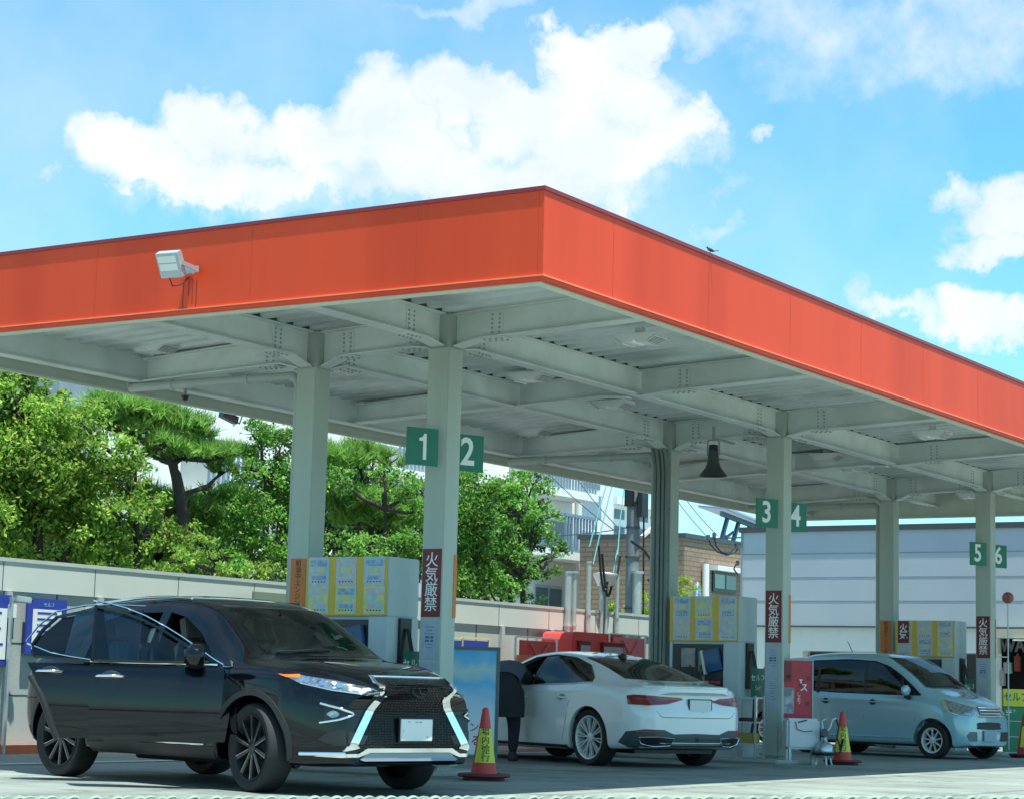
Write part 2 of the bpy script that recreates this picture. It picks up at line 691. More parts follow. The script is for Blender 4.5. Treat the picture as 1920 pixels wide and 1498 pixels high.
def deckz(y):
    return zflange(y) + BD + 0.004


m = MB()   # folded-plate roof deck
pitch, x = 0.28, 0.09
while x < CX - 0.3:
    xs = [x, x + .11, x + .14, x + .25, x + pitch]
    zs = [0, 0, .05, .05, 0]
    for k in range(4):
        m.face([(xs[k], .09, deckz(.09) + zs[k]), (xs[k + 1], .09, deckz(.09) + zs[k + 1]),
                (xs[k + 1], CL - .09, deckz(CL) + zs[k + 1]), (xs[k], CL - .09, deckz(CL) + zs[k])])
    x += pitch
m.box(.095, CX - .095, .095, CL - .095, ZT - .02, ZT - .006, 0)
m.build('roof_deck', DECK, canopy, norm=False)


def hbeam(pts, axis, fixed, splices):
    """H-section; pts = list of (pos along, bottom z, top z)"""
    m = MB()
    def P(a, s, z):
        return (a, fixed + s, z) if axis == 'x' else (fixed + s, a, z)
    tf, fw_, tw = .016, .085, .006
    for (a0, b0, t0), (a1, b1, t1) in zip(pts[:-1], pts[1:]):
        for (s, lo0, hi0, lo1, hi1) in ((tw, b0 + tf, t0 - tf, b1 + tf, t1 - tf), (fw_, b0, b0 + tf, b1, b1 + tf), (fw_, t0 - tf, t0, t1 - tf, t1)):
            v = [P(a0, -s, lo0), P(a0, s, lo0), P(a0, s, hi0), P(a0, -s, hi0), P(a1, -s, lo1), P(a1, s, lo1), P(a1, s, hi1), P(a1, -s, hi1)]
            m.raw(v, [(0, 1, 2, 3), (7, 6, 5, 4), (0, 4, 5, 1), (1, 5, 6, 2), (2, 6, 7, 3), (3, 7, 4, 0)])
    def zat(a, k):
        for p, q in zip(pts[:-1], pts[1:]):
            if p[0] <= a <= q[0]:
                t = (a - p[0]) / (q[0] - p[0])
                return p[k] * (1 - t) + q[k] * t
        return pts[0][k]
    for a in splices:
        b, t = zat(a, 1), zat(a, 2)
        for s in (-1, 1):
            y0, y1 = sorted((s * (tw), s * (tw + .006)))
            c = [P(a - .085, y0, b + .03), P(a + .085, y1, t - .03)]
            m.box(c[0][0], c[1][0], c[0][1], c[1][1], b + .03, t - .03)
            for i in range(5):
                for da in (-.045, .045):
                    z = b + .06 + i * (t - b - .12) / 4
                    q0, q1 = P(a + da - .009, s * (tw + .006), z - .009), P(a + da + .009, s * (tw + .016), z + .009)
                    m.box(q0[0], q1[0], q0[1], q1[1], z - .009, z + .009, 1)
        q0, q1 = P(a - .14, -fw_ - .002, b - .010), P(a + .14, fw_ + .002, b - .0005)
        m.box(q0[0], q1[0], q0[1], q1[1], b - .010, b - .0005)
        for i in range(4):
            for s in (-.055, .055):
                q0, q1 = P(a - .105 + i * .07 - .009, s - .009, 0), P(a - .105 + i * .07 + .009, s + .009, 0)
                m.box(q0[0], q1[0], q0[1], q1[1], b - .024, b - .0105, 1)
    return m.build('beam', [WHITE_STEEL, GREY], canopy)


for cy, zc in ((CY1, ZC1), (CY2, ZC2)):
    zf = zflange(cy)
    edges = [0.08] + CXS + [CX - .08]
    for i in range(4):
        a, b = edges[i], edges[i + 1]
        left_c, right_c = i > 0, i < 3
        a0 = a + (CW / 2 + .004 if left_c else 0)
        b0 = b - (CW / 2 + .004 if right_c else 0)
        pts = []
        if left_c:
            pts += [(a0, zc, zf + BD), (a0 + .32, zf, zf + BD)]
        else:
            pts += [(a0, zf, zf + BD)]
        if right_c:
            pts += [(b0 - .32, zf, zf + BD), (b0, zc, zf + BD)]
        else:
            pts += [(b0, zf, zf + BD)]
        hbeam(pts, 'x', cy, ([a0 + .52] if left_c else []) + ([b0 - .52] if right_c else []))
hbeam([(0.08, zflange(YE), zflange(YE) + .35), (CX - .08, zflange(YE), zflange(YE) + .35)], 'x', YE, [])

zq = zflange
for k in range(5):
    xb = CX0 + k * CS / 2
    on_col = k % 2 == 0
    if on_col:
        hbeam([(.08, zq(.08), zq(.08) + BD), (CY1 - .45, zq(CY1 - .45), zq(CY1 - .45) + BD), (CY1 - CW / 2 - .004, ZC1, zq(CY1) + BD)], 'y', xb, [CY1 - .62])
        hbeam([(CY1 + CW / 2 + .004, ZC1, zq(CY1) + BD), (CY1 + .38, zq(CY1 + .38), zq(CY1 + .38) + BD), (CY2 - .42, zq(CY2 - .42), zq(CY2 - .42) + BD),
               (CY2 - CW / 2 - .004, ZC2, zq(CY2) + BD)], 'y', xb, [CY1 + .40, CY2 - .45])
        hbeam([(CY2 + CW / 2 + .004, ZC2, zq(CY2) + BD), (CY2 + .42, zq(CY2 + .42), zq(CY2 + .42) + BD), (YE - .09, zq(YE), zq(YE) + BD - .04)], 'y', xb, [CY2 + .6])
    else:
        d = .012
        hbeam([(.08, zq(.08) + d, zq(.08) + BD - d), (CY1 - .5, zq(CY1) + d, zq(CY1 - .5) + BD - d), (CY1 - .09, ZC1 + .02, zq(CY1) + BD - d)], 'y', xb, [CY1 - .66])
        hbeam([(CY1 + .09, ZC1 + .02, zq(CY1) + BD - d), (CY1 + .4, zq(CY1 + .4) + d, zq(CY1 + .4) + BD - d), (CY2 - .09, zq(CY2) + d, zq(CY2) + BD - d)], 'y', xb, [])
        hbeam([(CY2 + .09, zq(CY2) + d, zq(CY2) + BD - d), (YE - .09, zq(YE) + d, zq(YE) + BD - .05)], 'y', xb, [])
# blocks coloured as shade in the deck rib gaps, plus random grime strips
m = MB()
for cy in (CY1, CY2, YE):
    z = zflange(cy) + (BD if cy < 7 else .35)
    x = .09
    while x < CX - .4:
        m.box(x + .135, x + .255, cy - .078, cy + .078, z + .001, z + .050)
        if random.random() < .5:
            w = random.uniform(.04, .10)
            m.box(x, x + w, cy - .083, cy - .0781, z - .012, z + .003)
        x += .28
tag(m.build('grime_gap_shade', DIRT_SHADE, canopy), kind='stuff')

for i, cx in enumerate(CXS):
    for cy, zc in ((CY1, ZC1), (CY2, ZC2)):
        m = MB()
        w = CW / 2
        m.box(cx - w, cx + w, cy - w, cy + w, 0.0, zflange(cy) + BD - .001)
        m.box(cx - w - .03, cx + w + .03, cy - w - .03, cy + w + .03, zc - .016, zc - .002)   # cap plate
        m.box(cx - w - .05, cx + w + .05, cy - w - .05, cy + w + .05, .10, .125)             # base plate
        m.build('column', COLUMN, canopy, bevel=.008)

# rain pipes: along the beams from the back gutter, down the rear columns
for i, cx in enumerate(CXS):
    m = MB()
    z = zflange(6.3) - .105
    px_, py_ = cx - .02, CY2 + CW / 2 + .05
    pts = [(px_, 7.78, z + .12), (px_, 7.75, z), (px_, py_ + .14, z + .0)]
    for k in range(7):
        a = k / 6 * PI / 2
        pts.append((px_, py_ + .12 - .12 * math.sin(a), z - .12 + .12 * math.cos(a)))
    pts.append((px_, py_, .1))
    m.tube(pts, .052, 12)
    for zz in (1.2, 2.4, 3.3):
        m.tube([(px_, py_, zz), (px_, py_, zz + .03)], .06, 12)
    for yy in (6.0, 7.1):
        m.tube([(px_, yy, z), (px_, yy + .03, z)], .06, 12)
    m.build('rain_pipe', PIPE, canopy, smooth=50)
m = MB()   # conduit bundle on the middle rear column
for k in range(4):
    yy = CY2 + .10 - k * .066
    xx = CXS[1] - CW / 2 - .035 - (k % 2) * .012
    m.tube([(xx, yy + .05, ZC2 + .02), (xx, yy + .02, ZC2 - .12), (xx, yy, ZC2 - .3), (xx, yy, .12)], .029, 8)
for z in (.9, 1.8, 2.7, 3.4):
    m.box(CXS[1] - CW / 2 - .012, CXS[1] - CW / 2 - .001, CY2 - .12, CY2 + .14, z, z + .03)
m.build('conduit', PIPE_D, canopy, smooth=50)


# ---- lamps under the canopy
def canopy_lamp(p, label, rz=0.0):
    t = thing('canopy_lamp', label, 'lamp', p, rz, 'twin lamps under the canopy')
    t.scale = (.82, .82, .82)
    m = MB()
    m.box(-.05, .05, -.05, .05, .0, .10)
    m.prism([(-.30, 0), (.30, 0), (.30, -.035), (.155, -.12), (.03, -.12), (.0, -.085), (-.03, -.12), (-.155, -.12), (-.30, -.035)], -.17, .17, 'x')
    m.build('housing', mat('lamp_white', (0.82, 0.84, 0.82), 0.4), t, bevel=.005)
    for s in (-1, 1):
        ang = R(30) * s
        M = Matrix.Translation((0, s * .232, -.082)) @ Matrix.Rotation(ang, 4, 'X')
        m = MB()
        m.box(-.165, .165, -.085, .085, -.016, .0, 0, M)
        fr_ = m.build('lamp_frame', WHITE, t, bevel=.004)
        m = MB()
        m.box(-.145, .145, -.065, .065, -.020, -.0165, 0, M)
        m.build('lens', mat('lens_grey', (0.20, 0.23, 0.23), 0.4), fr_)
        m = MB()
        for k in range(5):
            y = -.05 + k * .025
            m.box(-.14, .14, y - .004, y + .004, -.025, -.0205, 0, M)
        m.build('louvre', LETTER, fr_)
    return t


LAMPS = [(290, 645, 'twin canopy lamp nearest the floodlight, behind the left fascia'), (995, 700, 'twin canopy lamp over the blue poster stand, right of column 1 and 2'),
         (1200, 628, 'twin canopy lamp close behind the long fascia, nearest its corner'), (1150, 752, 'twin canopy lamp hanging between the conduit column and column 1 and 2'),
         (1000, 803, 'twin canopy lamp at the back, right of the number 2 plate'), (1748, 808, 'twin canopy lamp close behind the long fascia, left of column 5 and 6'),
         (1550, 850, 'twin canopy lamp just right of the column with plates 3 and 4'), (1606, 872, 'twin canopy lamp over the plain rear column, left of column 5 and 6'),
         (1430, 905, 'twin canopy lamp at the back, beside the number 3 plate'), (1905, 945, 'twin canopy lamp at the right photo edge, above the number 6 plate')]
for u, v, lb in LAMPS:
    p = at(u, v, 2, zk(4.12))
    if p.x > CX - .5:
        p = at(u, v, 2, zk(4.05))
        p.x = min(p.x, CX - .6)
    canopy_lamp(p, lb, rz=R(0))

# ---- floodlight on the short fascia
p = at(322, 495, 0, -.26)
fl = thing('floodlight', 'grey square floodlight on a bracket on the orange fascia', 'floodlight', p, 0)
fl.scale = (.78, .78, .78)
Mf = Matrix.Rotation(R(8), 4, 'Z') @ Matrix.Rotation(R(-30), 4, 'Y')
GREYL = mat('floodlight_grey', (0.42, 0.48, 0.50), 0.4, metal=0.2)
m = MB()
m.box(-.07, .03, -.145, .145, -.15, .15, 0, Mf)
for k in range(7):
    m.box(.03, .075, -.12 + k * .04 - .004, -.12 + k * .04 + .004, -.12, .12, 0, Mf)
hd = m.build('head', GREYL, fl, bevel=.012)
m = MB()
m.box(-.078, -.0705, -.12, .12, .035, .115, 0, Mf)
m.box(-.078, -.0705, -.12, .12, -.06, .022, 0, Mf)
m.build('lens', mat('lamp_lens', (0.72, 0.74, 0.70), 0.15), hd)
m = MB()
m.bar((.0, -.155, .0), (.27, -.155, -.03), .012, .05)
m.bar((.0, .155, .0), (.27, .155, -.03), .012, .05)
m.box(.262, .275, -.17, .17, -.065, .01)
m.box(.275, .325, -.06, .06, -.07, .01)
m.build('bracket', GALV, fl)
m = MB()  # thin dark red strips running down below the bracket
for (y, l) in ((-.10, .36), (-.04, .30), (.10, .40), (.02, .2)):
    m.box(.3295, .3305, y - .004, y + .003, -.12 - l, -.12)
m.build('dark_streak', mat('streak_dark_red', (0.20, 0.03, 0.02), 0.8), fl)
m = MB()
m.tube([(.02, .05, -.15), (.1, .06, -.24), (.22, .04, -.2), (.325, .02, -.10)], .008, 6)
m.build('cable', BLACK, fl)

# ---- bird on the coping
p = Vector((2.56 * K, -.0, ZT))
b = MB()
b.lathe([(0.001, -.075), (.018, -.05), (.027, -.01), (.024, .03), (.012, .05), (.001, .06)], 10, 0, Matrix.Translation((0, 0, .055)) @ Matrix.Rotation(R(62), 4, 'Y'))
b.lathe([(0.001, -.018), (.016, 0), (.001, .018)], 10, 0, Matrix.Translation((.045, 0, .095)))
b.box(-.13, -.05, -.01, .01, .028, .036)
b.tube([(0.06, 0, .095), (.08, 0, .092)], .005, 5, r2=.001)
b.tube([(0, -.01, .03), (0, -.01, 0)], .003, 5)
b.tube([(0, .01, .03), (0, .01, 0)], .003, 5)
tag(b.build('bird', mat('dark_feather', (0.04, 0.035, 0.03), 0.7), loc=p, rotz=R(100), smooth=60), 'small dark bird perched on the red coping of the long fascia', 'bird').scale = (.62, .62, .62)

# ---- horn loudspeaker
p = at(1338, 828, 0, CXS[1] - .55)
hn = thing('horn_speaker', 'dark bell shaped loudspeaker hanging from a beam beside column 3 and 4', 'speaker', p)
hn.scale = (K, K, K)
topz = p.z + (zflange(p.y) + .1 - p.z) / K
HORN = mat('horn_grey', (0.055, 0.065, 0.06), 0.4)
m = MB()
m.lathe([(.055, -.10), (.06, -.14), (.065, -.22), (.09, -.30), (.14, -.37), (.165, -.395), (.168, -.405), (.15, -.40), (.08, -.30), (.02, -.22)], 28)
m.build('horn', HORN, hn, smooth=50)
m = MB()
m.lathe([(.02, -.03), (.052, -.04), (.055, -.095), (.04, -.10)], 20)
m.build('driver', BLACK, hn, smooth=50)
m = MB()
m.bar((0, -.075, -.16), (0, -.075, .02), .022, .006)
m.bar((0, .075, -.16), (0, .075, .02), .022, .006)
m.bar((0, -.078, .02), (0, .078, .02), .022, .006, up=(1, 0, 0))
m.box(-.015, .015, -.015, .015, .02, topz - p.z)
m.box(-.02, .54, -.012, .012, .03, .055)
m.build('bracket', GREY, hn)


# ---- dome camera and dark dangling fitting under the back edge
p = at(347, 745, 1, 7.4)
t = thing('dome_camera', 'small dark dome camera under the rear edge of the canopy', 'security camera', p)
m = MB()
m.lathe([(.001, -.04), (.03, -.03), (.042, 0), (.042, .02)], 16)
m.build('dome', BLACK, t, smooth=60)
m = MB()
m.box(-.012, .012, -.012, .012, .021, zflange(7.4) - p.z + .05)
m.build('mount', GREY, t)
p = at(430, 783, 1, 8.25)
t = thing('bullet_camera', 'dark camera housing with a looping cable at the rear fascia', 'security camera', p)
m = MB()
m.bar((-.16, 0, .03), (.13, 0, -.03), .09, .08)
m.bar((-.19, 0, .075), (.14, 0, .015), .11, .012)
m.build('housing', mat('camera_housing', (0.10, 0.14, 0.17), 0.3), t, bevel=.006)
m = MB()
m.tube([(.12, 0, -.02), (.2, 0, -.05), (.25, 0, .05), (.27, -.1, .2), (.28, -.12, .3)], .009, 6)
m.build('cable', BLACK, t)
m = MB()
m.bar((0, 0, .08), (0, -.15, .2), .03)
m.build('bracket', GREY, t)


# ---- numbered plates on the front columns
def bay_plates(i, left, right, size, zc_):
    cx = CXS[i]
    ang = R(-26)
    r = Vector((math.cos(ang), math.sin(ang), 0))
    for side, txt, off in ((-1, left, -.02), (1, right, .02)):
        c = Vector((cx, CY1, zc_)) + Vector((-.02, -.0, 0))
        c = c + r * (side * (CW * .72 + size * .38)) + Vector((0, 0, -.0))
        nrm = r.cross(Vector((0, 0, 1)))
        c = c + nrm * (0.17 if side < 0 else -.02)
        t = thing('bay_number_plate', ['green plate with a white 1, left side of the nearest front column', 'green plate with a white 2, half behind the nearest front column', 'green plate with a white 3, left side of the middle front column', 'green plate with a white 4, right side of the middle front column', 'green plate with a white 5, left side of the farthest front column', 'green plate with a white 6, right side of the farthest front column'][int(txt) - 1], 'sign', c)
        M = frame((0, 0, 0), r)
        m = MB()
        m.box(-size / 2, size / 2, -size * .52, size * .52, -.006, .006, 0, M)
        m.build('plate', GREEN, t)
        if txt == '1':
            m = MB()
            s1 = size * .95
            m.prism([(.02 * s1, -.38 * s1), (.13 * s1, -.38 * s1), (.13 * s1, .38 * s1), (.05 * s1, .38 * s1), (.01 * s1, .30 * s1), (-.06 * s1, .255 * s1), (-.11 * s1, .245 * s1), (-.11 * s1, .165 * s1), (.02 * s1, .165 * s1)], -.0008, .0008, 'z')
            Mn = frame(nrm * .0075, r)
            m.v = [tuple(Mn @ Vector(q)) for q in m.v]
            m.build('numeral', LETTER, t)
        else:
            text_mesh(txt, size * 1.08, LETTER, 'numeral', t, frame(nrm * .0075 + Vector((0, 0, .0)) - r * .01, r), .0008, squash=.88, bold=size * .022)
        m = MB()
        m.bar(Vector((0, 0, .1)) - nrm * .007, Vector((0, 0, .1)) - nrm * .05 - r * side * .12, .02)
        m.bar(Vector((0, 0, -.1)) - nrm * .007, Vector((0, 0, -.1)) - nrm * .05 - r * side * .12, .02)
        m.build('bracket', GALV, t)


bay_plates(0, '1', '2', .32 * K, zk(2.985))
bay_plates(1, '3', '4', .32 * K, zk(2.985))
bay_plates(2, '5', '6', .32 * K, zk(2.985))


# ---- stickers and notices on the columns
def sticker(name, label, cat, cx, cy, face, z0, z1, w, off, mt, txt, tm, ts, group=None):
    """face 'l' = the side that looks along -x, 'f' = the side that looks along -y"""
    h = CW / 2
    z0, z1, w, off, ts = zk(z0), zk(z1), w * K, off * K, ts * K
    if face == 'l':
        c = Vector((cx - h - .003, cy + off, (z0 + z1) / 2))
        r = Vector((0, -1, 0))
    else:
        c = Vector((cx + off, cy - h - .003, (z0 + z1) / 2))
        r = Vector((1, 0, 0))
    t = thing(name, label, cat, c, 0, group)
    nrm = r.cross(Vector((0, 0, 1)))
    M = frame((0, 0, 0), r)
    m = MB()
    m.box(-w / 2, w / 2, -(z1 - z0) / 2, (z1 - z0) / 2, -.002, .002, 0, M)
    m.build('sheet', mt, t)
    if txt:
        text_mesh(list(txt), ts, tm, 'lettering', t, frame(nrm * .003 + Vector((0, 0, .0)), r), .0006, vertical=True, spacing=.93, bold=ts * .006)
    return t


for i, lb in enumerate(('nearest and largest no fire sign, beside the six poster pump', 'middle no fire sign, above the green self plate and red board',
                        'farthest and smallest no fire sign on a column, near the red round lamp')):
    sticker('fire_warning_sign', lb, 'sign', CXS[i], CY1, 'l', 1.50, 2.10, .20, .0, RED_D, '火気厳禁', LETTER, .140, 'no fire signs on the columns')
for i, lb in enumerate(('orange stop engine sticker on the rear column behind the black car', 'orange stop engine sticker behind the white car',
                        'orange stop engine sticker on the plain rear column behind the kei van')):
    if i != 1:
        sticker('engine_stop_sticker', lb, 'sticker', CXS[i], CY2, 'l', 1.45, 2.03, .18, -.0, ORSTICK, '給油中エンジン停止', INK, .066, 'orange stickers on the rear columns')
for i, lb in enumerate(('nearest thin orange sticker, seen against the leafy tree', 'middle thin orange sticker, seen against the blue grey building', 'farthest thin orange sticker, by the dark shop opening')):
    sticker('side_sticker', lb, 'sticker', CXS[i], CY1, 'f', 1.50, 2.06, .05, .085, ORSTICK, None, None, 0, 'orange stickers on the front columns')
PAPER = mat('notice_paper', (0.42, 0.48, 0.56), 0.6, var=0.1, vscale=14)
NOTES = (('large pale notice with two pictograms above the black car hood', 'lower pale notice on column 1 and 2, behind the hood of the black car'),
         ('pale notice with pictograms between the green self plate and red board', 'lower pale notice on column 3 and 4, beside the red board'),
         ('small far notice under the farthest no fire sign', 'lower pale notice on column 5 and 6, beside the yellow and green sign'))
for i in range(3):
    for j, (z0, z1) in enumerate(((1.13, 1.47), (.74, 1.10))):
        t = sticker('notice', NOTES[i][j], 'notice', CXS[i], CY1, 'l', z0, z1, .17, .005, PAPER, None, None, 0, 'paper notices on the columns')
        m = MB()
        c = -CW / 2
        for k in range(7):
            zz = .13 - k * .035
            wd = random.uniform(.03, .065)
            if k in (3, 4) and j == 0:
                m.box(-.0035, -.0025, -.05, -.015, zz - .012, zz + .012)
                m.box(-.0035, -.0025, .0, .05, zz - .012, zz + .012)
            else:
                m.box(-.0035, -.0025, -wd, wd, zz - .003, zz + .003)
        m.build('printing', mat('grey_ink', (0.12, 0.15, 0.25), 0.6), t)

# ================================================================ pump islands
PANEL = mat('pump_panel', (0.50, 0.58, 0.60), 0.35, var=0.05)
PANEL_D = mat('pump_dark', (0.035, 0.032, 0.036), 0.35, var=0.2, vscale=12)
SCREEN = mat('screen_glass', (0.02, 0.10, 0.22), 0.1)
SCREEN2 = mat('price_screen', (0.40, 0.30, 0.20), 0.3, col2=(0.12, 0.22, 0.36), c2scale=9)
POSTER_A = mat('poster_blue', (0.42, 0.56, 0.66), 0.5, col2=(0.60, 0.60, 0.62), c2scale=6, c2lo=.42, c2hi=.58, var=.12, vscale=20)
POSTER_B = mat('poster_yellow', (0.70, 0.66, 0.24), 0.5, col2=(0.45, 0.60, 0.62), c2scale=8, c2lo=.45, c2hi=.6, var=.12, vscale=20)
POSTER_C = mat('poster_pale', (0.55, 0.58, 0.62), 0.5, col2=(0.60, 0.48, 0.50), c2scale=9, c2lo=.45, c2hi=.6, var=.14, vscale=24)
POSTER_D = mat('poster_deepblue', (0.22, 0.40, 0.60), 0.5, var=.3, vscale=30, col2=(.45, .52, .60), c2scale=20)

for i, cx in enumerate(CXS):
    m = MB()
    m.prism([(cx - .42, 3.0), (cx + .42, 3.0), (cx + .55, 3.15), (cx + .55, 6.0), (cx + .42, 6.15), (cx - .42, 6.15), (cx - .55, 6.0), (cx - .55, 3.15)], 0, .06, 'z')
    isl = m.build('pump_island', CONC, bevel=.02)
    tag(isl, ('low concrete island under the pump behind the black car', 'low concrete island under the pump beside the white car',
              'low concrete island under the pump behind the kei van')[i], 'island', 'pump islands')


def pump(i, label, posters):
    cx = CXS[i]
    t = thing('fuel_pump', label, 'fuel pump', (cx, 0, zk(.10)))
    t.scale = (K, K, K)
    X0, X1 = -.24, .24        # depth, relative to the thing
    ya, yb = 3.33, 4.24       # the posters' face, relative to world y
    m = MB()
    m.box(X0, X1, ya, yb, 1.40, 1.93)
    cab = m.build('upper_cabinet', PANEL, t, bevel=.008)
    m = MB()
    m.box(X0 + .03, X1 - .03, ya + .03, yb - .03, .10, 1.399)
    m.box(X0 - .0, X1, ya - .0, ya + .20, .0, 1.398)
    m.box(X0 + .0, X1, yb - .03, yb, .0, 1.398)
    m.box(X0 + .01, X1, ya + .202, yb - .032, .0, .30)
    m.build('body', PANEL, t)
    m = MB()
    m.box(X0 + .015, X0 + .029, ya + .21, yb - .04, .31, 1.37)
    fr = m.build('front_panel', PANEL_D, t)
    m = MB()
    yl = yb - .06
    m.box(X0 - .01, X0 + .014, yl - .28, yl - .10, 1.10, 1.32)
    m.build('price_display', SCREEN2, t)
    m = MB()
    M = Matrix.Translation((X0 - .02, ya + .33, 1.18)) @ Matrix.Rotation(R(-12), 4, 'X')
    m.box(-.02, .02, -.10, .10, -.13, .13, 0, M)
    m.build('touch_screen', SCREEN, t, bevel=.006)
    m = MB()
    m.box(-.024, .018, .104, .135, -.14, .14, 0, M)
    m.build('screen_frame', CREAM, t)
    m = MB()
    m.box(X0 - .012, X0 + .014, yl - .42, yl - .33, 1.05, 1.28)
    m.box(X0 - .012, X0 + .014, yl - .40, yl - .36, .92, 1.0)
    m.build('card_reader', mat('warm_panel', (0.30, 0.24, 0.22), 0.4), t)
    # nozzles and hoses
    for k, (yy, nm) in enumerate(((ya + .28, 'nozzle'), (ya + .42, 'nozzle'), (ya + .56, 'nozzle'))):
        m = MB()
        m.box(X0 - .07, X0 + .01, yy - .04, yy + .04, .74, .90)
        m.tube([(X0 - .05, yy, .92), (X0 - .10, yy, .84), (X0 - .12, yy, .72), (X0 - .07, yy, .6)], .022, 8)
        col = (RED, YELLOW, GREEN)[k]
        nz_ = m.build(nm, BLACK, t)
        m = MB()
        m.box(X0 - .075, X0 - .0705, yy - .045, yy + .045, .905, .94)
        m.box(X0 - .07, X0 + .0, yy - .045, yy + .045, .905, .94)
        m.build('colour_band', col, nz_)
        m = MB()
        pts = []
        for q in range(13):
            a = q / 12
            pts.append((X0 - .11 - .05 * math.sin(a * PI), yy + a * .16, .62 - .42 * math.sin(a * PI) + a * .5))
        m.tube(pts, .014, 8)
        m.build('hose', BLACK, t)
    # posters: yellow backing and sheets pinned on it
    m = MB()
    m.box(X0 - .012, X0 - .001, ya + .01, yb - .0, 1.405, 1.925)
    bk = m.build('poster_board', YELLOW, t)
    cw = (yb - ya) / 3
    for c in range(3):
        yc = yb - cw * (c + .5)
        for r_ in range(2):
            zc_ = 1.80 - r_ * .255
            wv = random.uniform(-.012, .012)
            if posters[c][r_] is None:
                continue
            m = MB()
            m.box(X0 - .016, X0 - .0125, yc - .115 + wv, yc + .115 + wv, zc_ - .127, zc_ + .127)
            sh = m.build('poster', posters[c][r_], t)
            m = MB()
            m.box(X0 - .019, X0 - .0165, yc - .09 + wv, yc + .09 + wv, zc_ + .045, zc_ + .10)
            m.box(X0 - .019, X0 - .0165, yc - .08 + wv, yc + .07 + wv, zc_ - .075, zc_ - .04)
            m.build('print_block', POSTER_D if (c + r_) % 2 == 0 else POSTER_C, sh)
            m = MB()
            m.box(X0 - .019, X0 - .0165, yc - .06 + wv, yc + .06 + wv, zc_ - .02, zc_ + .03)
            m.build('print_block', POSTER_B, sh)
            m = MB()
            for q in range(5):
                yq = yc - .07 + q * .034 + wv
                m.box(X0 - .019, X0 - .0165, yq - .005, yq + .005, zc_ - .10, zc_ - .088)
            m.build('print_dots', INK, sh)
    # nozzle holster on the end, and the self service sign
    m = MB()
    m.box(-.07, .10, ya - .03, ya - .001, .86, 1.39)
    m.tube([(.02, ya - .05, 1.3), (.03, ya - .09, 1.1), (.0, ya - .09, .8), (.04, ya - .06, .5), (.02, ya - .04, .3)], .018, 8)
    m.build('hose_reel', BLACK, t)
    # self sign, own thing
    s = thing('self_service_sign', ('green self service plate on the pump behind the black car hood', 'green self service plate on the pump right of the white car',
                                    'green self service plate on the pump over the kei van hood')[i], 'sign', (cx + .02, (ya - .115) * K, zk(1.03)), R(-12))
    s.scale = (K, K, K)
    m = MB()
    m.box(-.125, .125, -.008, .0, -.17, .17)
    m.build('plate', GREEN, s, bevel=.003)
    text_mesh('セルフ', .088, LETTER, 'lettering', s, frame((0, -.0095, .055), (1, 0, 0)), .0008, bold=.0016)
    text_mesh('Self', .072, LETTER, 'lettering', s, frame((0, -.0095, -.06), (1, 0, 0)), .0008)
    return t


PA, PB, PC = POSTER_A, POSTER_B, POSTER_C
pump(0, 'fuel pump with six posters on yellow, rising behind the black car windscreen', [[PA, PB], [PC, PB], [PA, PB]])
pump(1, 'fuel pump with sun bleached posters on yellow, between the white car and the red board', [[PA, PC], [PB, PC], [PC, PA]])
pump(2, 'fuel pump with faded posters on yellow, behind the kei van', [[PB, PC], [PC, PC], [PC, PB]])
# fire sign on the third pump's board
t = thing('fire_warning_poster', 'cropped dark red no fire poster on the yellow board of the farthest pump', 'poster', (CXS[2] - .262 * K, 4.11 * K, zk(1.86)))
t.scale = (K, K, K)
m = MB()
m.box(-.003, 0, -.085, .085, -.16, .16)
m.build('sheet', RED_D, t)
text_mesh(['火', '気'], .13, LETTER, 'lettering', t, frame((-.0045, 0, .0), (0, -1, 0)), .0006, vertical=True, spacing=.8, bold=.002)

# white shelf trolley next to the second pump
t = thing('wash_trolley', 'pale metal trolley with cloths beside the second pump', 'trolley', (CXS[1] - .42, 3.62, .06))
m = MB()
for (a, b) in ((-.13, -.16), (.13, -.16), (-.13, .16), (.13, .16)):
    m.bar((a, b, 0), (a, b, .82), .022)
m.build('frame', GALV, t)
for z in (.18, .46, .78):
    m = MB()
    m.box(-.118, .118, -.148, .148, z, z + .02)
    m.build('shelf', PANEL, t)
m = MB()
m.box(-.10, .10, -.13, .13, .481, .53)
m.build('cloth', mat('brown_cloth', (0.14, 0.05, 0.04), 0.9), t, bevel=.015)
m = MB()
m.box(-.10, .10, -.12, .12, .201, .33)
m.build('bucket', mat('ochre', (0.40, 0.28, 0.06), 0.7), t, bevel=.01)

# ================================================================ perimeter wall
YW = 9.27
WALLM = mat('wall_panel', (0.52, 0.55, 0.53), 0.7, var=0.08, vscale=1.3, bump=0.2, col2=(0.42, 0.45, 0.43), c2scale=0.8, streak=True)
WALLT = mat('wall_top', (0.62, 0.66, 0.62), 0.55, var=0.05, vscale=1.0)
wall = thing('perimeter_wall', 'long pale panelled boundary wall behind the pumps', 'wall')
m = MB()
m.box(-8, 22.5, YW, YW + .18, 0, 1.86)
w_ = m.build('panels', WALLM, wall)
m = MB()
m.box(-8.02, 22.52, YW - .03, YW + .20, 1.862, 2.20)
m.build('fascia_band', WALLT, wall)
m = MB()
m.box(-8.03, 22.53, YW - .042, YW + .23, 2.201, 2.245)
m.build('coping', mat('wall_coping', (0.52, 0.56, 0.53), 0.5), wall)
m = MB()
x = -8
while x < 22.5:
    m.box(x - .01, x + .012, YW - .004, YW - .0005, .02, 1.86)
    m.box(x + .6 - .006, x + .606, YW - .0325, YW - .0305, 1.87, 2.19)
    x += 1.52
m.box(-8, 22.5, YW - .0035, YW - .0007, .66, .672)
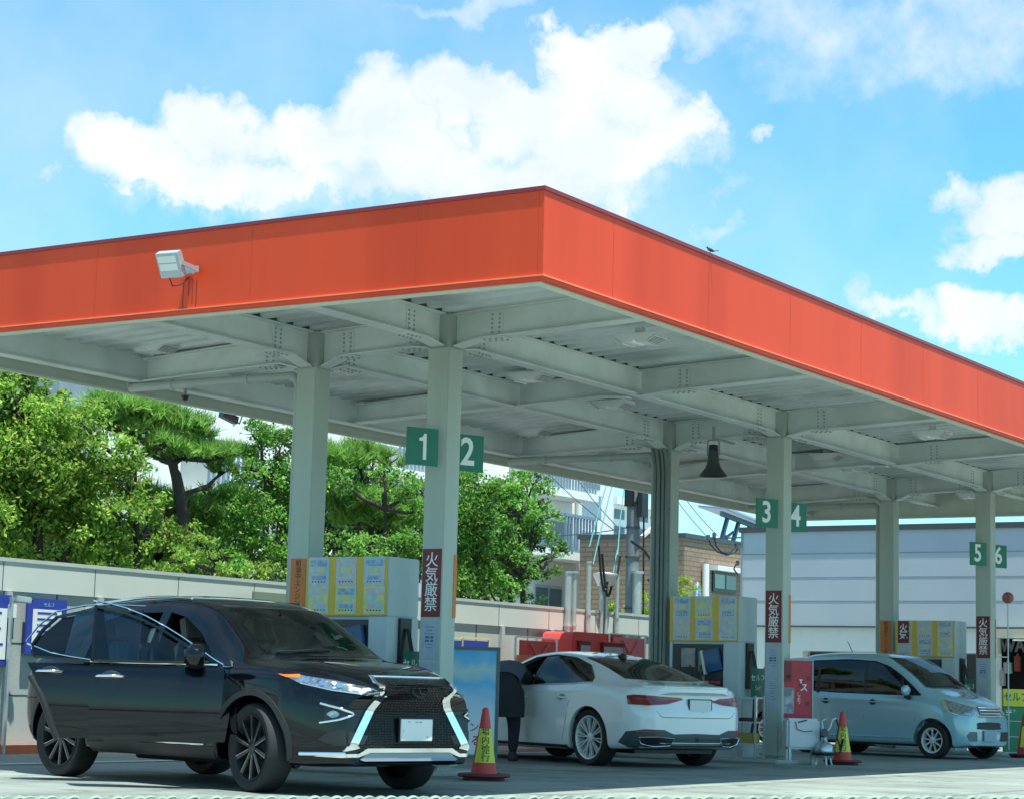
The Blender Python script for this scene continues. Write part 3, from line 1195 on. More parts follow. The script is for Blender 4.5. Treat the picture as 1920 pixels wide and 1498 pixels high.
m.box(-8, 22.5, YW - .0035, YW - .0007, 1.26, 1.272)
m.build('panel_joint', DARKGREY, wall)
for k in range(20):
    m = MB()
    x = -7.3 + 1.52 * k
    m.box(x - .045, x + .045, YW - .06, YW - .005, 0, 1.855)
    m.build('post', WALLM, wall)
m = MB()
m.box(-8, 22.5, YW - .13, YW - .062, 0.0, .10)
m.build('kerb_stripe', mat('kerb_orange', (0.85, 0.16, 0.06), 0.5), wall)

BLUEP = mat('poster_royal', (0.03, 0.06, 0.38), 0.5, var=.1)
for nm, u0, v0, u1, v1, lb in (('wall_poster', -30, 1112, 12, 1248, 'blue and white framed poster on the wall at the left photo edge'),
                               ('wall_poster', 50, 1120, 118, 1228, 'dark blue framed poster on the wall behind the tail of the black car')):
    a, b = at(u0, v0, 1, YW - .07), at(u1, v1, 1, YW - .07)
    t = thing(nm, lb, 'poster', ((a.x + b.x) / 2, YW - .065, (a.z + b.z) / 2))
    w, h = abs(b.x - a.x) / 2, abs(a.z - b.z) / 2
    m = MB()
    m.box(-w, w, -.03, 0, -h, h)
    m.build('backing', BLUEP, t)
    m = MB()
    m.box(-w * .72, w * .72, -.034, -.0305, -h * .82, h * .62)
    m.build('print', LETTER, t)
    m = MB()
    for k in range(5):
        m.box(-w * .5, w * random.uniform(.1, .5), -.037, -.0345, h * (.45 - k * .22), h * (.52 - k * .22))
    m.build('printed_block', BLUEP, t)
    if u0 > 0:
        text_mesh('セルフ', h * .18, mat('pale_blue_print', (0.35, 0.5, 0.8), 0.5), 'lettering', t, frame((.02, -.0345, h * .78), (1, 0, 0)), .0008)
for (u0, u1, lb) in ((842, 862, 'narrow blue banner on a yellow frame behind column 1 and 2'), (868, 912, 'wide blue banner on a yellow frame above the blue poster stand')):
    a, b = at(u0, 1193, 1, YW - .3), at(u1, 1330, 1, YW - .3)
    t = thing('banner_stand', lb, 'banner', ((a.x + b.x) / 2, YW - .3, 0), 0, 'blue banners by the wall')
    w = abs(b.x - a.x) / 2
    m = MB()
    m.bar((-w - .02, 0, 0), (-w - .02, 0, a.z), .025)
    m.bar((w + .02, 0, 0), (w + .02, 0, a.z), .025)
    m.bar((-w - .02, 0, a.z - .012), (w + .02, 0, a.z - .012), .024)
    m.build('frame', mat('pale_yellow', (0.75, 0.70, 0.30), 0.5), t)
    m = MB()
    m.box(-w, w, -.004, .004, .25, a.z - .05)
    m.build('banner', BLUEP, t)
# wall camera with its bracket and a meter box
p = at(40, 1122, 1, YW - .25)
t = thing('wall_camera', 'small grey camera on a pole bracket by the left wall', 'security camera', p)
m = MB()
m.bar((-.09, 0, .0), (.10, -.05, -.015), .07, .07)
m.build('housing', GALV, t, bevel=.01)
m = MB()
m.lathe([(.001, 0), (.024, .0), (.024, .02)], 14, 0, Matrix.Translation((.10, -.05, -.015)) @ Matrix.Rotation(R(90), 4, 'Y'))
m.build('lens', BLACK, t)
m = MB()
m.bar((-.02, .02, 0), (-.02, .17, .0), .03)
m.bar((-.05, .10, .02), (-.05, .10, -p.z), .035)
m.build('bracket', GALV, t)
p = at(24, 1142, 1, YW - .12)
t = thing('junction_box', 'white junction box with a dark meter on the left wall', 'box', p)
m = MB()
m.box(-.05, .07, 0, .08, -.10, .06)
m.build('box', WHITE, t, bevel=.008)
m = MB()
m.box(-.045, .04, .01, .07, -.34, -.101)
m.build('meter', DARKGREY, t)
# green-grey board on the wall
a, b = at(475, 1108, 1, YW - .4), at(556, 1160, 1, YW - .4)
t = thing('notice_board', 'dull green board standing before the wall over the black car roof', 'board', ((a.x + b.x) / 2, YW - .4, 0))
w = abs(b.x - a.x) / 2
m = MB()
m.box(-w, w, -.02, .02, .5, a.z)
m.build('panel', mat('dull_green', (0.20, 0.26, 0.20), 0.6), t)
m = MB()
m.bar((-w + .05, .04, 0), (-w + .05, .04, a.z - .1), .035)
m.bar((w - .05, .04, 0), (w - .05, .04, a.z - .1), .035)
m.build('leg', GALV, t)

# ================================================================ red equipment by the wall
REDB = mat('red_lit', (0.78, 0.06, 0.05), 0.5, var=0.10, vscale=4)
REDO = mat('red_orange', (0.85, 0.16, 0.05), 0.5, var=0.08)
YR = YW - .42


def px(u, v, y=YR):
    return at(u, v, 1, y)


t = thing('red_tank_cabinet', 'tall red equipment cabinet with rounded top under the vent pipes', 'cabinet', (px(1090, 1200).x, YR, 0))
ox = t.location.x
x0, x1, zt = px(1043, 1200).x - ox, px(1143, 1200).x - ox, px(1090, 1186).z
m = MB()
c = .12
m.prism([(x0, 0), (x1, 0), (x1, zt - c), (x1 - c * .3, zt - c * .3), (x1 - c, zt), (x0 + c, zt), (x0 + c * .3, zt - c * .3), (x0, zt - c)], -.30, .28, 'y')
cb = m.build('body', REDB, t, bevel=.01)
for (u0, u1, v0, v1) in ((1052, 1072, 1201, 1222), (1096, 1134, 1204, 1222)):
    m = MB()
    a, b = px(u0, v0), px(u1, v1)
    m.box(a.x - ox, b.x - ox, -.36, -.301, b.z - .25, a.z)
    bx = m.build('hatch', RED_D, t)
    m = MB()
    m.box(a.x - ox + .02, b.x - ox - .02, -.364, -.361, b.z - .02, a.z - .06)
    m.build('label_plate', mat('faded_print', (0.55, 0.35, 0.35), 0.6), bx)
    m = MB()
    m.box(a.x - ox - .02, b.x - ox + .02, -.40, -.30, a.z + .002, a.z + .02)
    m.build('hood', REDB, bx)
for (ua, ub, vt, lb, cc) in ((975, 1042, 1199, 'red banner panel on a white rail, left of the tall red cabinet', REDB),
                             (1150, 1208, 1193, 'pinkish red banner panel on a white rail, right of the tall red cabinet', mat('red_pink', (0.82, 0.16, 0.16), 0.5))):
    a, b = px(ua, vt, YR - .35), px(ub, vt, YR - .35)
    t = thing('red_banner_panel', lb, 'banner', ((a.x + b.x) / 2, YR - .35, 0), 0, 'red panels by the wall')
    w = (b.x - a.x) / 2
    z1 = a.z
    m = MB()
    n = 14
    for k in range(n):       # folded cloth, with soft creases
        xa, xb = -w + 2 * w * k / n, -w + 2 * w * (k + 1) / n
        ya, yb = .02 * math.sin(k * 2.1), .02 * math.sin((k + 1) * 2.1)
        m.raw([(xa, ya, .35), (xb, yb, .35), (xb, yb * .3, z1), (xa, ya * .3, z1), (xa, ya + .012, .35), (xb, yb + .012, .35), (xb, yb * .3 + .012, z1), (xa, ya * .3 + .012, z1)],
              [(0, 1, 2, 3), (7, 6, 5, 4), (0, 4, 5, 1), (2, 6, 7, 3), (0, 3, 7, 4), (1, 5, 6, 2)])
    m.build('cloth', cc, t)
    m = MB()
    zr = z1 + .05
    m.bar((-w - .1, 0, zr), (w + .1, 0, zr), .02)
    for xx in (-w - .08, 0, w + .08):
        m.bar((xx, .03, 0), (xx, .03, zr), .025)
    m.build('rail', LETTER, t)
    m = MB()
    m.bar((-w * .5, -.03, z1 - .05), (-.02, -.03, z1 - .28), .02)
    m.bar((.02, -.03, z1 - .28), (w * .5, -.03, z1 - .05), .02)
    m.build('strap', mat('red_strap', (0.75, 0.16, 0.16), 0.5), t)
a, b = px(962, 1226, YR - .8), px(1036, 1226, YR - .8)
t = thing('orange_barrier_sheet', 'flared orange red sheet low behind the white car bonnet', 'barrier', ((a.x + b.x) / 2, YR - .8, 0))
w = (b.x - a.x) / 2
m = MB()
m.prism([(-w * 1.5, .1), (w * 1.2, .1), (w, a.z), (-w * .75, a.z), (-w * .95, a.z - .25)], -.02, .02, 'y')
m.build('sheet', REDO, t)
m = MB()
m.bar((-w * .8, .04, 0), (-w * .8, .04, a.z - .1), .03)
m.bar((w * .8, .04, 0), (w * .8, .04, a.z - .1), .03)
m.build('leg', GALV, t)

# vent pipes
for (u, vt, r, lb, capw) in ((1066, 1072, .055, 'tall grey vent pipe, leftmost of the row above the red cabinet', 0),
                             (1077, 1072, .045, 'grey vent pipe with a flat cap, second from the left above the red cabinet', 1),
                             (1105, 1053, .04, 'thin grey vent pipe with a dark tip, third from the left above the red cabinet', 0),
                             (1158, 1061, .035, 'thin pale vent pipe left of the utility pole', 0)):
    p = px(u, vt, YR + .33)
    t = thing('vent_pipe', lb, 'pipe', (p.x, p.y, 0), 0, 'vent pipes by the wall')
    m = MB()
    m.tube([(0, 0, 0), (0, 0, p.z)], r, 14)
    m.build('pipe', GALV, t, smooth=50)
    m = MB()
    m.tube([(0, 0, p.z - .9), (0, 0, p.z - .86)], r * 1.3, 14)
    m.build('collar', GALV, t, smooth=50)
    m = MB()
    m.tube([(0, 0, p.z - .02), (0, 0, p.z + .015)], r * (1.6 if capw else 1.2), 14)
    m.build('cap', GALV, t, smooth=50)
p = px(1135, 1078, YR + .36)
t = thing('cable_riser', 'thick grey riser with a white cap and black cable loops', 'riser', (p.x, p.y, 0))
for k in range(4):
    m = MB()
    m.tube([(-.12 + k * .08, (k % 2) * .05, 0), (-.12 + k * .08, (k % 2) * .05, p.z)], .038, 12)
    m.build('pipe', GALV, t, smooth=50)
m = MB()
m.lathe([(.0, p.z - .20), (.13, p.z - .18), (.21, p.z), (.21, p.z + .03), (.0, p.z + .06)], 20)
m.build('cap', WHITE, t, smooth=40)
m = MB()
for (xa, za, xb, zb, dr) in ((-.42, .48, -.05, .02, .5), (-.3, .35, .12, .05, .55), (.12, .02, .32, .35, .2)):
    pts = []
    for k in range(13):
        q = k / 12
        pts.append((xa + (xb - xa) * q, -.1, p.z + za + (zb - za) * q - dr * math.sin(PI * q)))
    m.tube(pts, .022, 8)
m.build('cable', BLACK, t, smooth=60)

# utility pole behind the wall
p = at(1184, 1150, 1, 10.3)
pole = thing('utility_pole', 'grey concrete utility pole with dark top and cable loops', 'pole', (p.x, 10.3, 0))
m = MB()
m.tube([(0, 0, 0), (0, 0, 7.5)], .13, 20, r2=.115)
m.build('shaft', mat('pole_concrete', (0.20, 0.23, 0.25), 0.8, var=.15, vscale=5, bump=.2), pole, smooth=50)
m = MB()
m.tube([(-.09, -.16, 1.5), (-.09, -.16, 3.05)], .085, 14)
m.tube([(-.09, -.16, 3.05), (-.09, -.16, 3.10)], .12, 14)
m.build('cable_guard', GALV, pole, smooth=50)
for z in (2.4, 3.35, 3.9, 4.35):
    m = MB()
    m.tube([(0, 0, z), (0, 0, z + .03)], .142, 20)
    m.build('band', DARKGREY, pole, smooth=50)
m = MB()
m.box(-.14, .1, -.26, -.165, 4.1, 4.75)
m.box(-.24, -.15, -.1, .06, 4.3, 4.9)
m.bar((.1, -.1, 4.5), (.5, -.15, 4.95), .03)
m.bar((-.3, -.05, 4.8), (.35, -.05, 4.8), .05)
m.build('switch_gear', BLACK, pole)
m = MB()
m.bar((.16, -.1, 3.75), (.52, -.25, 4.05), .10, .05)
m.build('lamp', WHITE, pole)
m = MB()
for k, (xa, za, xb, zb, dr) in enumerate(((-.45, 3.55, .36, 3.0, .0), (.1, 3.4, .42, 2.9, -.2))):
    pass
m.tube([(-.5, -.25, 3.62), (-.1, -.28, 3.5), (.25, -.28, 3.3), (.42, -.28, 3.1), (.40, -.28, 2.95), (.28, -.28, 2.88), (.12, -.28, 2.95)], .028, 8)
m.tube([(.05, -.19, 4.6), (.06, -.2, 3.5), (.1, -.2, 1.8)], .018, 8)
m.build('cable_loop', BLACK, pole, smooth=60)
TEAL = mat('teal_cord', (0.06, 0.26, 0.28), 0.6)
for (u0, v0, u1, v1, y, lb) in ((1105, 1025, 1145, 880, YR + .3, 'leftmost teal sleeved service cable rising from the vent pipes'),
                                (1112, 1058, 1150, 900, YR + .3, 'second teal sleeved service cable, rising beside the leftmost'),
                                (1158, 1040, 1172, 900, YR + .6, 'teal sleeved service cable left of the utility pole'),
                                (1150, 1075, 1160, 1020, YR + .5, 'short teal sleeved cable at the riser cap')):
    a, b = at(u0, v0, 1, y), at(u1, v1, 1, y + .8)
    m = MB()
    mid = (a + b) / 2 + Vector((-.04, 0, -.05))
    m.tube([a, mid, b], .011, 6)
    tag(m.build('service_cable', TEAL), lb, 'cable', 'teal cables')
m = MB()
WIRES = [(1090, 905, 1160, 990, 'dark wire running down to the utility pole from the upper left'),
         (1050, 1000, 1200, 985, 'thin wire crossing level in front of the pale apartment block'),
         (1272, 938, 1330, 1010, 'left one of two sagging wires over the brick building'),
         (1290, 938, 1345, 1003, 'right one of two sagging wires over the brick building'),
         (1060, 915, 1160, 1000, 'faint wire slanting across the pale apartment block'),
         (1250, 1080, 1310, 1110, 'short wire slanting down beside the blue folded parasol')]
for (u0, v0, u1, v1, lb) in WIRES:
    a, b = at(u0, v0, 1, 17), at(u1, v1, 1, 14)
    a2 = a + (a - b) * .35
    pts = [a2.lerp(b, k / 10) + Vector((0, 0, -.06 * math.sin(PI * k / 10))) for k in range(11)]
    m = MB()
    m.tube(pts, .011, 5)
    tag(m.build('overhead_wire', BLACK), lb, 'wire', 'overhead wires')
# insulator tangle left of the service building
t = thing('cable_bundle', 'tangle of looping black cables over the brick building by the blue grey wall', 'cable', at(1360, 1030, 1, 13.5))
o = t.location.copy()
m = MB()
for (pts_) in (((1328, 1008), (1332, 1020), (1345, 1034), (1362, 1040), (1378, 1036), (1386, 1024)), ((1339, 1005), (1342, 1022), (1352, 1034), (1366, 1038), (1376, 1028)),
               ((1330, 1010), (1345, 1009), (1390, 1007)), ((1378, 1020), (1388, 1018), (1391, 1024)), ((1380, 1056), (1376, 1066), (1384, 1078))):
    m.tube([at(u, v, 1, 13.5) - o for u, v in pts_], .02, 6)
m.build('loop', BLACK, t, smooth=60)
m = MB()
for u, v in ((1328, 1007), (1339, 1003), (1383, 1055), (1381, 1022)):
    q = at(u, v, 1, 13.5) - o
    m.tube([q + Vector((0, 0, -.06)), q + Vector((0, 0, .06))], .045, 8)
m.build('insulator', DARKGREY, t, smooth=50)

# ================================================================ service building
XB = 26.1
METAL = mat('blue_grey_panel', (0.50, 0.55, 0.60), 0.5, var=0.05, vscale=0.7, bump=0.05, col2=(0.46, 0.52, 0.58), c2scale=0.4)
bld = thing('service_building', 'flat roofed service building clad in blue grey panels', 'building')
y1 = at(1391, 1000, 0, XB).y
zt = at(1391, 998, 0, XB).z
z0 = at(1640, 1173, 0, XB).z
lines = [at(1640, v, 0, XB).z for v in (1036, 1081, 1126)]
m = MB()
m.box(XB, XB + 14, -9, y1, z0, zt)
m.build('cladding', METAL, bld)
m = MB()
m.box(XB - .05, XB + 14.05, -9.05, y1 + .05, zt + .001, zt + .11)
m.build('roof_edge', DARKGREY, bld)
m = MB()
for z in lines:
    m.box(XB - .004, XB - .0005, -9, y1 - .01, z - .010, z + .010)
m.box(XB - .02, XB - .0006, y1 - .03, y1 + .012, 0.0, zt)
m.build('panel_joint', mat('joint_dark', (0.28, 0.33, 0.38), 0.6), bld)
ys = at(1868, 1200, 0, XB).y
yo = at(1503, 1222, 0, XB).y
zo = at(1560, 1220, 0, XB).z
m = MB()
m.box(XB + .05, XB + 13.9, yo, y1 - .002, 0, z0 - .03)
m.box(XB + .05, XB + .4, ys, yo - .001, zo, z0 - .031)
m.box(XB + .35, XB + 13.9, ys, yo - .002, 0, zo - .001)
m.build('lower_wall', mat('white_wall', (0.78, 0.82, 0.80), 0.6, var=.04), bld)
m = MB()
m.box(XB - .03, XB + .2, -9, y1 - .04, z0 - .028, z0 - .002)
m.build('drip_edge', DARKGREY, bld)
m = MB()
m.box(XB + .30, XB + .345, ys + .3, yo - .05, .1, zo - .02)
m.build('garage_window', PANEL_D, bld)
# the shop opening at the right, a black sheet coloured as its unlit interior
m = MB()
m.box(XB + .3, XB + .34, -9, ys - .002, 0, z0 - .25)
sh = m.build('shop_front', mat('unlit_shop', (0.012, 0.010, 0.012), 0.9, var=.3, vscale=6, spec=.05), bld)
m = MB()
m.box(XB - .15, XB + .3, -9, ys - .004, z0 - .22, z0 - .04)
m.build('shutter_box', mat('cream_box', (0.48, 0.48, 0.40), 0.5), sh)
m = MB()
m.bar((XB - .18, ys - .4, z0 - .26), (XB - .18, -9, z0 - .26), .03)
m.build('rail', WHITE, sh)
c = at(1903, 1210, 0, XB + .25)
t = thing('shop_window_lettering', 'large dim letters WAK behind the shop window at the right photo edge', 'lettering', (XB + .25, c.y, c.z))
text_mesh('WAK', .36, mat('dim_letter', (0.13, 0.13, 0.12), 0.5), 'lettering', t, frame((0, -.05, 0), (0, -1, 0)), .02, bold=.012, squash=.8)
# goods seen in the shop front
for k, (u, v, w, h, cc) in enumerate(((1890, 1262, .16, .22, 'goods_white'), (1908, 1258, .12, .3, 'goods_red'), (1880, 1285, .1, .3, 'goods_white'))):
    c = at(u, v, 0, XB + .2)
    m = MB()
    m.box(-.05, .05, -w / 2, w / 2, 0, h)
    m.tube([(0, 0, h), (0, 0, h + .05)], .03, 10)
    o = m.build('oil_can', mat(cc, {'goods_white': (0.30, 0.30, 0.28), 'goods_red': (0.18, 0.03, 0.02)}[cc], 0.5), loc=(c.x, c.y, c.z), bevel=.01)
    tag(o, ('pale can in the dark shop front, left of the yellow and green sign top', 'dark red can in the dark shop front at the right edge', 'pale tall can in the dark shop front, low down')[k], 'can')

# ================================================================ brick building and solar frame
BR = mat('brick_base', (0.3, 0.2, 0.12), 0.8)
def brick_material():
    m = bpy.data.materials.new('tan_brick')
    m.use_nodes = True
    n, l = m.node_tree.nodes, m.node_tree.links
    p = n['Principled BSDF']
    p.inputs['Roughness'].default_value = .85
    t = n.new('ShaderNodeTexCoord')
    s = n.new('ShaderNodeSeparateXYZ')
    l.new(t.outputs['Object'], s.inputs[0])
    a = n.new('ShaderNodeMath')
    l.new(s.outputs[0], a.inputs[0])
    l.new(s.outputs[1], a.inputs[1])
    c = n.new('ShaderNodeCombineXYZ')
    l.new(a.outputs[0], c.inputs[0])
    l.new(s.outputs[2], c.inputs[1])
    b = n.new('ShaderNodeTexBrick')
    b.inputs['Color1'].default_value = (0.34, 0.235, 0.165, 1)
    b.inputs['Color2'].default_value = (0.28, 0.19, 0.135, 1)
    b.inputs['Mortar'].default_value = (0.20, 0.14, 0.09, 1)
    b.inputs['Scale'].default_value = 1.0
    b.inputs['Brick Width'].default_value = .46
    b.inputs['Row Height'].default_value = .13
    b.inputs['Mortar Size'].default_value = .018
    l.new(c.outputs[0], b.inputs['Vector'])
    l.new(b.outputs[0], p.inputs['Base Color'])
    return m


BRICK = brick_material()
XR = 36.1
c0 = at(1284, 1007, 0, XR)
yl = at(1088, 1010, 0, XR).y
br = thing('brick_building', 'two storey tan brick building with flat dark roof edge', 'building')
m = MB()
m.box(XR, XR + 16, c0.y, yl, 0, c0.z)
m.build('wall', BRICK, br)
m = MB()
m.box(XR - .06, XR + 16.06, c0.y - .06, yl + .06, c0.z + .001, c0.z + .12)
m.build('roof_edge', mat('dark_slate', (0.05, 0.07, 0.09), 0.5), br)
def rect_on(u0, v0, u1, v1, y):
    a, b = at(u0, v0, 1, y), at(u1, v0, 1, y)
    c_ = at(u0, v1, 1, y)
    return a.x, b.x, c_.z, a.z
xa, xb, za, zb = rect_on(1335, 1068, 1377, 1108, c0.y)
m = MB()
m.box(xa, xb, c0.y - .05, c0.y - .001, za, zb)
wn_ = m.build('window', mat('dark_frame', (0.03, 0.045, 0.05), 0.4), br)
for k in range(2):
    m = MB()
    w = (xb - xa) / 2
    m.box(xa + .08 + k * w, xa + w - .02 + k * w, c0.y - .06, c0.y - .051, za + .1, zb - .1)
    m.build('pane', mat('pane_green%d' % k, ((0.22, 0.34, 0.32), (0.16, 0.22, 0.21))[k], 0.15), wn_)
xa, xb, za, zb = rect_on(1331, 1059, 1390, 1068, c0.y)
m = MB()
m.box(xa, xb, c0.y - .25, c0.y - .001, za, zb)
m.build('shutter_box', WHITE, br)
xa, xb, za, zb = rect_on(1313, 1056, 1319, 1112, c0.y)
m = MB()
m.tube([((xa + xb) / 2, c0.y - .12, 0), ((xa + xb) / 2, c0.y - .12, zb)], (xb - xa) / 2, 12)
m.build('downpipe', WHITE, br, smooth=50)
# solar array frame on its roof
t = thing('solar_array', 'tilted solar panel array on braced dark posts on the brick roof', 'solar panels', at(1380, 1010, 1, c0.y + 1.2))
o = t.location.copy()
def sp(u, v, dy=0.0):
    return at(u, v, 1, c0.y + 1.2) - o + Vector((0, dy, 0))
STEELB = mat('blue_steel', (0.06, 0.11, 0.16), 0.4)
for dy in (0.0,):
    for (u0, v0, u1, v1) in ((1364, 970, 1350, 1013), (1386, 975, 1371, 1018), (1406, 984, 1402, 994)):
        m = MB()
        m.bar(sp(u0, v0, dy), sp(u1, v1 + 8, dy), .10)
        m.build('post', STEELB, t)
    m = MB()
    m.bar(sp(1355, 995, dy), sp(1366, 1018, dy), .06)
    m.bar(sp(1376, 996, dy), sp(1352, 1014, dy), .06)
    m.build('brace', STEELB, t)
a, b = sp(1349, 962), sp(1440, 997)
m = MB()
m.bar(a + Vector((0, -.05, 0)), b + Vector((0, -.05, 0)), .08, .14)
m.build('rail', STEELB, t)
m = MB()
m.raw([a + Vector((0, -.3, .1)), b + Vector((0, -.3, .1)), b + Vector((0, .7, .2)), a + Vector((0, .7, .2)), a + Vector((0, -.3, .16)), b + Vector((0, -.3, .16)), b + Vector((0, .7, .26)), a + Vector((0, .7, .26))],
      [(0, 1, 2, 3), (7, 6, 5, 4), (0, 4, 5, 1), (1, 5, 6, 2), (2, 6, 7, 3), (3, 7, 4, 0)])
m.build('panel', mat('solar_glass', (0.30, 0.38, 0.62), 0.15), t)
# folded parasol
p = at(1306, 1108, 1, 13.0)
t = thing('folded_parasol', 'folded bright blue parasol with a white rim behind the second pump', 'parasol', (p.x, 13.0, 0))
ztop = at(1306, 1092, 1, 13.0).z
m = MB()
m.lathe([(.001, ztop), (.05, ztop - .06), (.09, ztop - .25), (.11, ztop - .9), (.02, ztop - 1.0)], 14)
m.build('canopy_cloth', mat('parasol_blue', (0.08, 0.28, 0.62), 0.6), t, smooth=60)
m = MB()
m.tube([(0, 0, 0), (0, 0, ztop - .1)], .02, 8)
m.build('pole', GALV, t)
m = MB()
for s in (-1, 1):
    m.tube([(0, -.02, ztop + .02), (s * .055, -.05, ztop - .06), (s * .10, -.06, ztop - .3)], .012, 6)
m.build('rim', WHITE, t)

# ================================================================ apartment blocks
YA = 22.8
APT = mat('apartment_render', (0.86, 0.86, 0.82), 0.8, var=0.04, vscale=.6)
APTS = mat('recess_shade', (0.30, 0.34, 0.34), 0.8)
RAILM = mat('balcony_rail', (0.20, 0.28, 0.36), 0.5)
xr = at(1150, 950, 1, YA).x
apt = thing('apartment_block', 'white rendered apartment block with railed balconies behind the trees', 'building')
m = MB()
m.box(10, xr, YA, YA + 11, 0, at(300, 600, 1, YA).z)
m.build('wall', APT, apt)


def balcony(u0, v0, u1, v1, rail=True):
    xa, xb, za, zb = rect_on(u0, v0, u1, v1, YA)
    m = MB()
    m.box(xa, xb, YA - .02, YA - .001, za, zb)  # flat sheet on the wall, the recess's shade put into its colour
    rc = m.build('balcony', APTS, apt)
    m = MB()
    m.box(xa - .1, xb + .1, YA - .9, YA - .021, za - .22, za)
    m.build('slab', APT, rc)
    if rail:
        m = MB()
        m.bar((xa - .05, YA - .85, za + 1.05), (xb + .05, YA - .85, za + 1.05), .08)
        n = int((xb - xa) / .16)
        for k in range(n + 1):
            xx = xa + (xb - xa) * k / n
            m.bar((xx, YA - .85, za), (xx, YA - .85, za + 1.0), .05)
        m.build('railing', RAILM, rc)


def aptwin(u0, v0, u1, v1):
    xa, xb, za, zb = rect_on(u0, v0, u1, v1, YA)
    m = MB()
    m.box(xa, xb, YA - .05, YA - .001, za, zb)
    w = m.build('window', mat('window_frame', (0.5, 0.55, 0.55), 0.5), apt)
    m = MB()
    h = (xb - xa) / 2
    m.box(xa + .06, xa + h - .04, YA - .06, YA - .051, za + .08, zb - .08)
    m.box(xa + h + .04, xb - .06, YA - .06, YA - .051, za + .08, zb - .08)
    m.build('pane', mat('pane_teal', (0.10, 0.20, 0.22), 0.12), w)
    m = MB()
    m.box(xa - .1, xb + .1, YA - .16, YA - .001, za - .12, za - .002)
    m.build('sill', APT, w)


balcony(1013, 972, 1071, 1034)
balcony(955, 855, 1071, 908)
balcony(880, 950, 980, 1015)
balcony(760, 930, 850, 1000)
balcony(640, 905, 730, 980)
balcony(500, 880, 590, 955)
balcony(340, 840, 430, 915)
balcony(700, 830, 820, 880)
aptwin(1091, 898, 1124, 918)
aptwin(1088, 993, 1126, 1016)
aptwin(1088, 1018, 1104, 1060)
aptwin(1000, 1094, 1052, 1140)
aptwin(900, 1060, 940, 1110)
m = MB()
xq = at(1078, 1000, 1, YA).x
m.tube([(xq, YA - .12, 0), (xq, YA - .12, 8)], .09, 10)
m.build('downpipe', WHITE, apt, smooth=50)
# lower white annex and wing seen at the left, its shade put into the wall colour
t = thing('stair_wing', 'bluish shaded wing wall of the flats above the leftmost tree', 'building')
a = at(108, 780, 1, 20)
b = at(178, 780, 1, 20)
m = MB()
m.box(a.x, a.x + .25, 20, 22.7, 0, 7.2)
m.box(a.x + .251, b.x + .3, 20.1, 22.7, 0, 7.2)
m.build('wall', mat('wing_wall_shade', (0.26, 0.31, 0.36), 0.8), t)
m = MB()
m.box(a.x + .5, b.x + .1, 20.04, 20.099, 3.0, 4.2)
m.build('window', DARKGREY, t)
t = thing('far_block', 'distant white block with rows of dark windows behind the utility pole', 'building')
YF = 60.0
xa, xb, za, zb = rect_on(1148, 945, 1235, 1100, YF)
zt2 = at(1150, 945, 1, YF).z
m = MB()
m.box(xa, xb, YF, YF + 12, 0, zt2)
m.build('wall', APT, t)
m = MB()
m.box(xa - .2, xb + .2, YF - .5, YF + 12.2, zt2 + .01, zt2 + .5)
m.build('roof_edge', WHITE, t)
for (v0, v1) in ((953, 971), (985, 1004), (1014, 1030)):
    for (u0, u1) in ((1152, 1170), (1176, 1192), (1196, 1214)):
        xa_, xb_, za_, zb_ = rect_on(u0, v0 + (u0 - 1152) * .12, u1, v1 + (u0 - 1152) * .12, YF)
        m = MB()
        m.box(xa_, xb_, YF - .06, YF - .001, za_, zb_)
        m.build('window', mat('far_window', (0.10, 0.14, 0.18), 0.3), t)

# ================================================================ stands, cones, small things
# blue poster stand
pb = at(872, 1437, 2, 0)
dr = Vector((math.cos(R(-50)), math.sin(R(-50)), 0))     # board runs across the sight line
st = thing('poster_stand', 'tall blue sky poster stand with red text left of the crouching person', 'sign', (pb.x, pb.y, 0), R(-50))
st['label'] = 'tall grey framed stand with a blue sky poster, left of the bending person'
W2, Z0, Z1 = .335, .13, 1.32
m = MB()
m.box(-W2, W2, .0, .03, Z0, Z1)
m.build('backing', GREY, st)
m = MB()
for (a, b, c, d) in ((-W2 - .03, -W2 - .0, Z0 - .03, Z1 + .035), (W2, W2 + .03, Z0 - .03, Z1 + .035)):
    m.box(a, b, -.015, .035, c, d)
m.box(-W2, W2, -.015, .035, Z1, Z1 + .035)
m.box(-W2, W2, -.015, .035, Z0 - .03, Z0)
m.build('frame', mat('stand_frame', (0.10, 0.15, 0.17), 0.5), st)


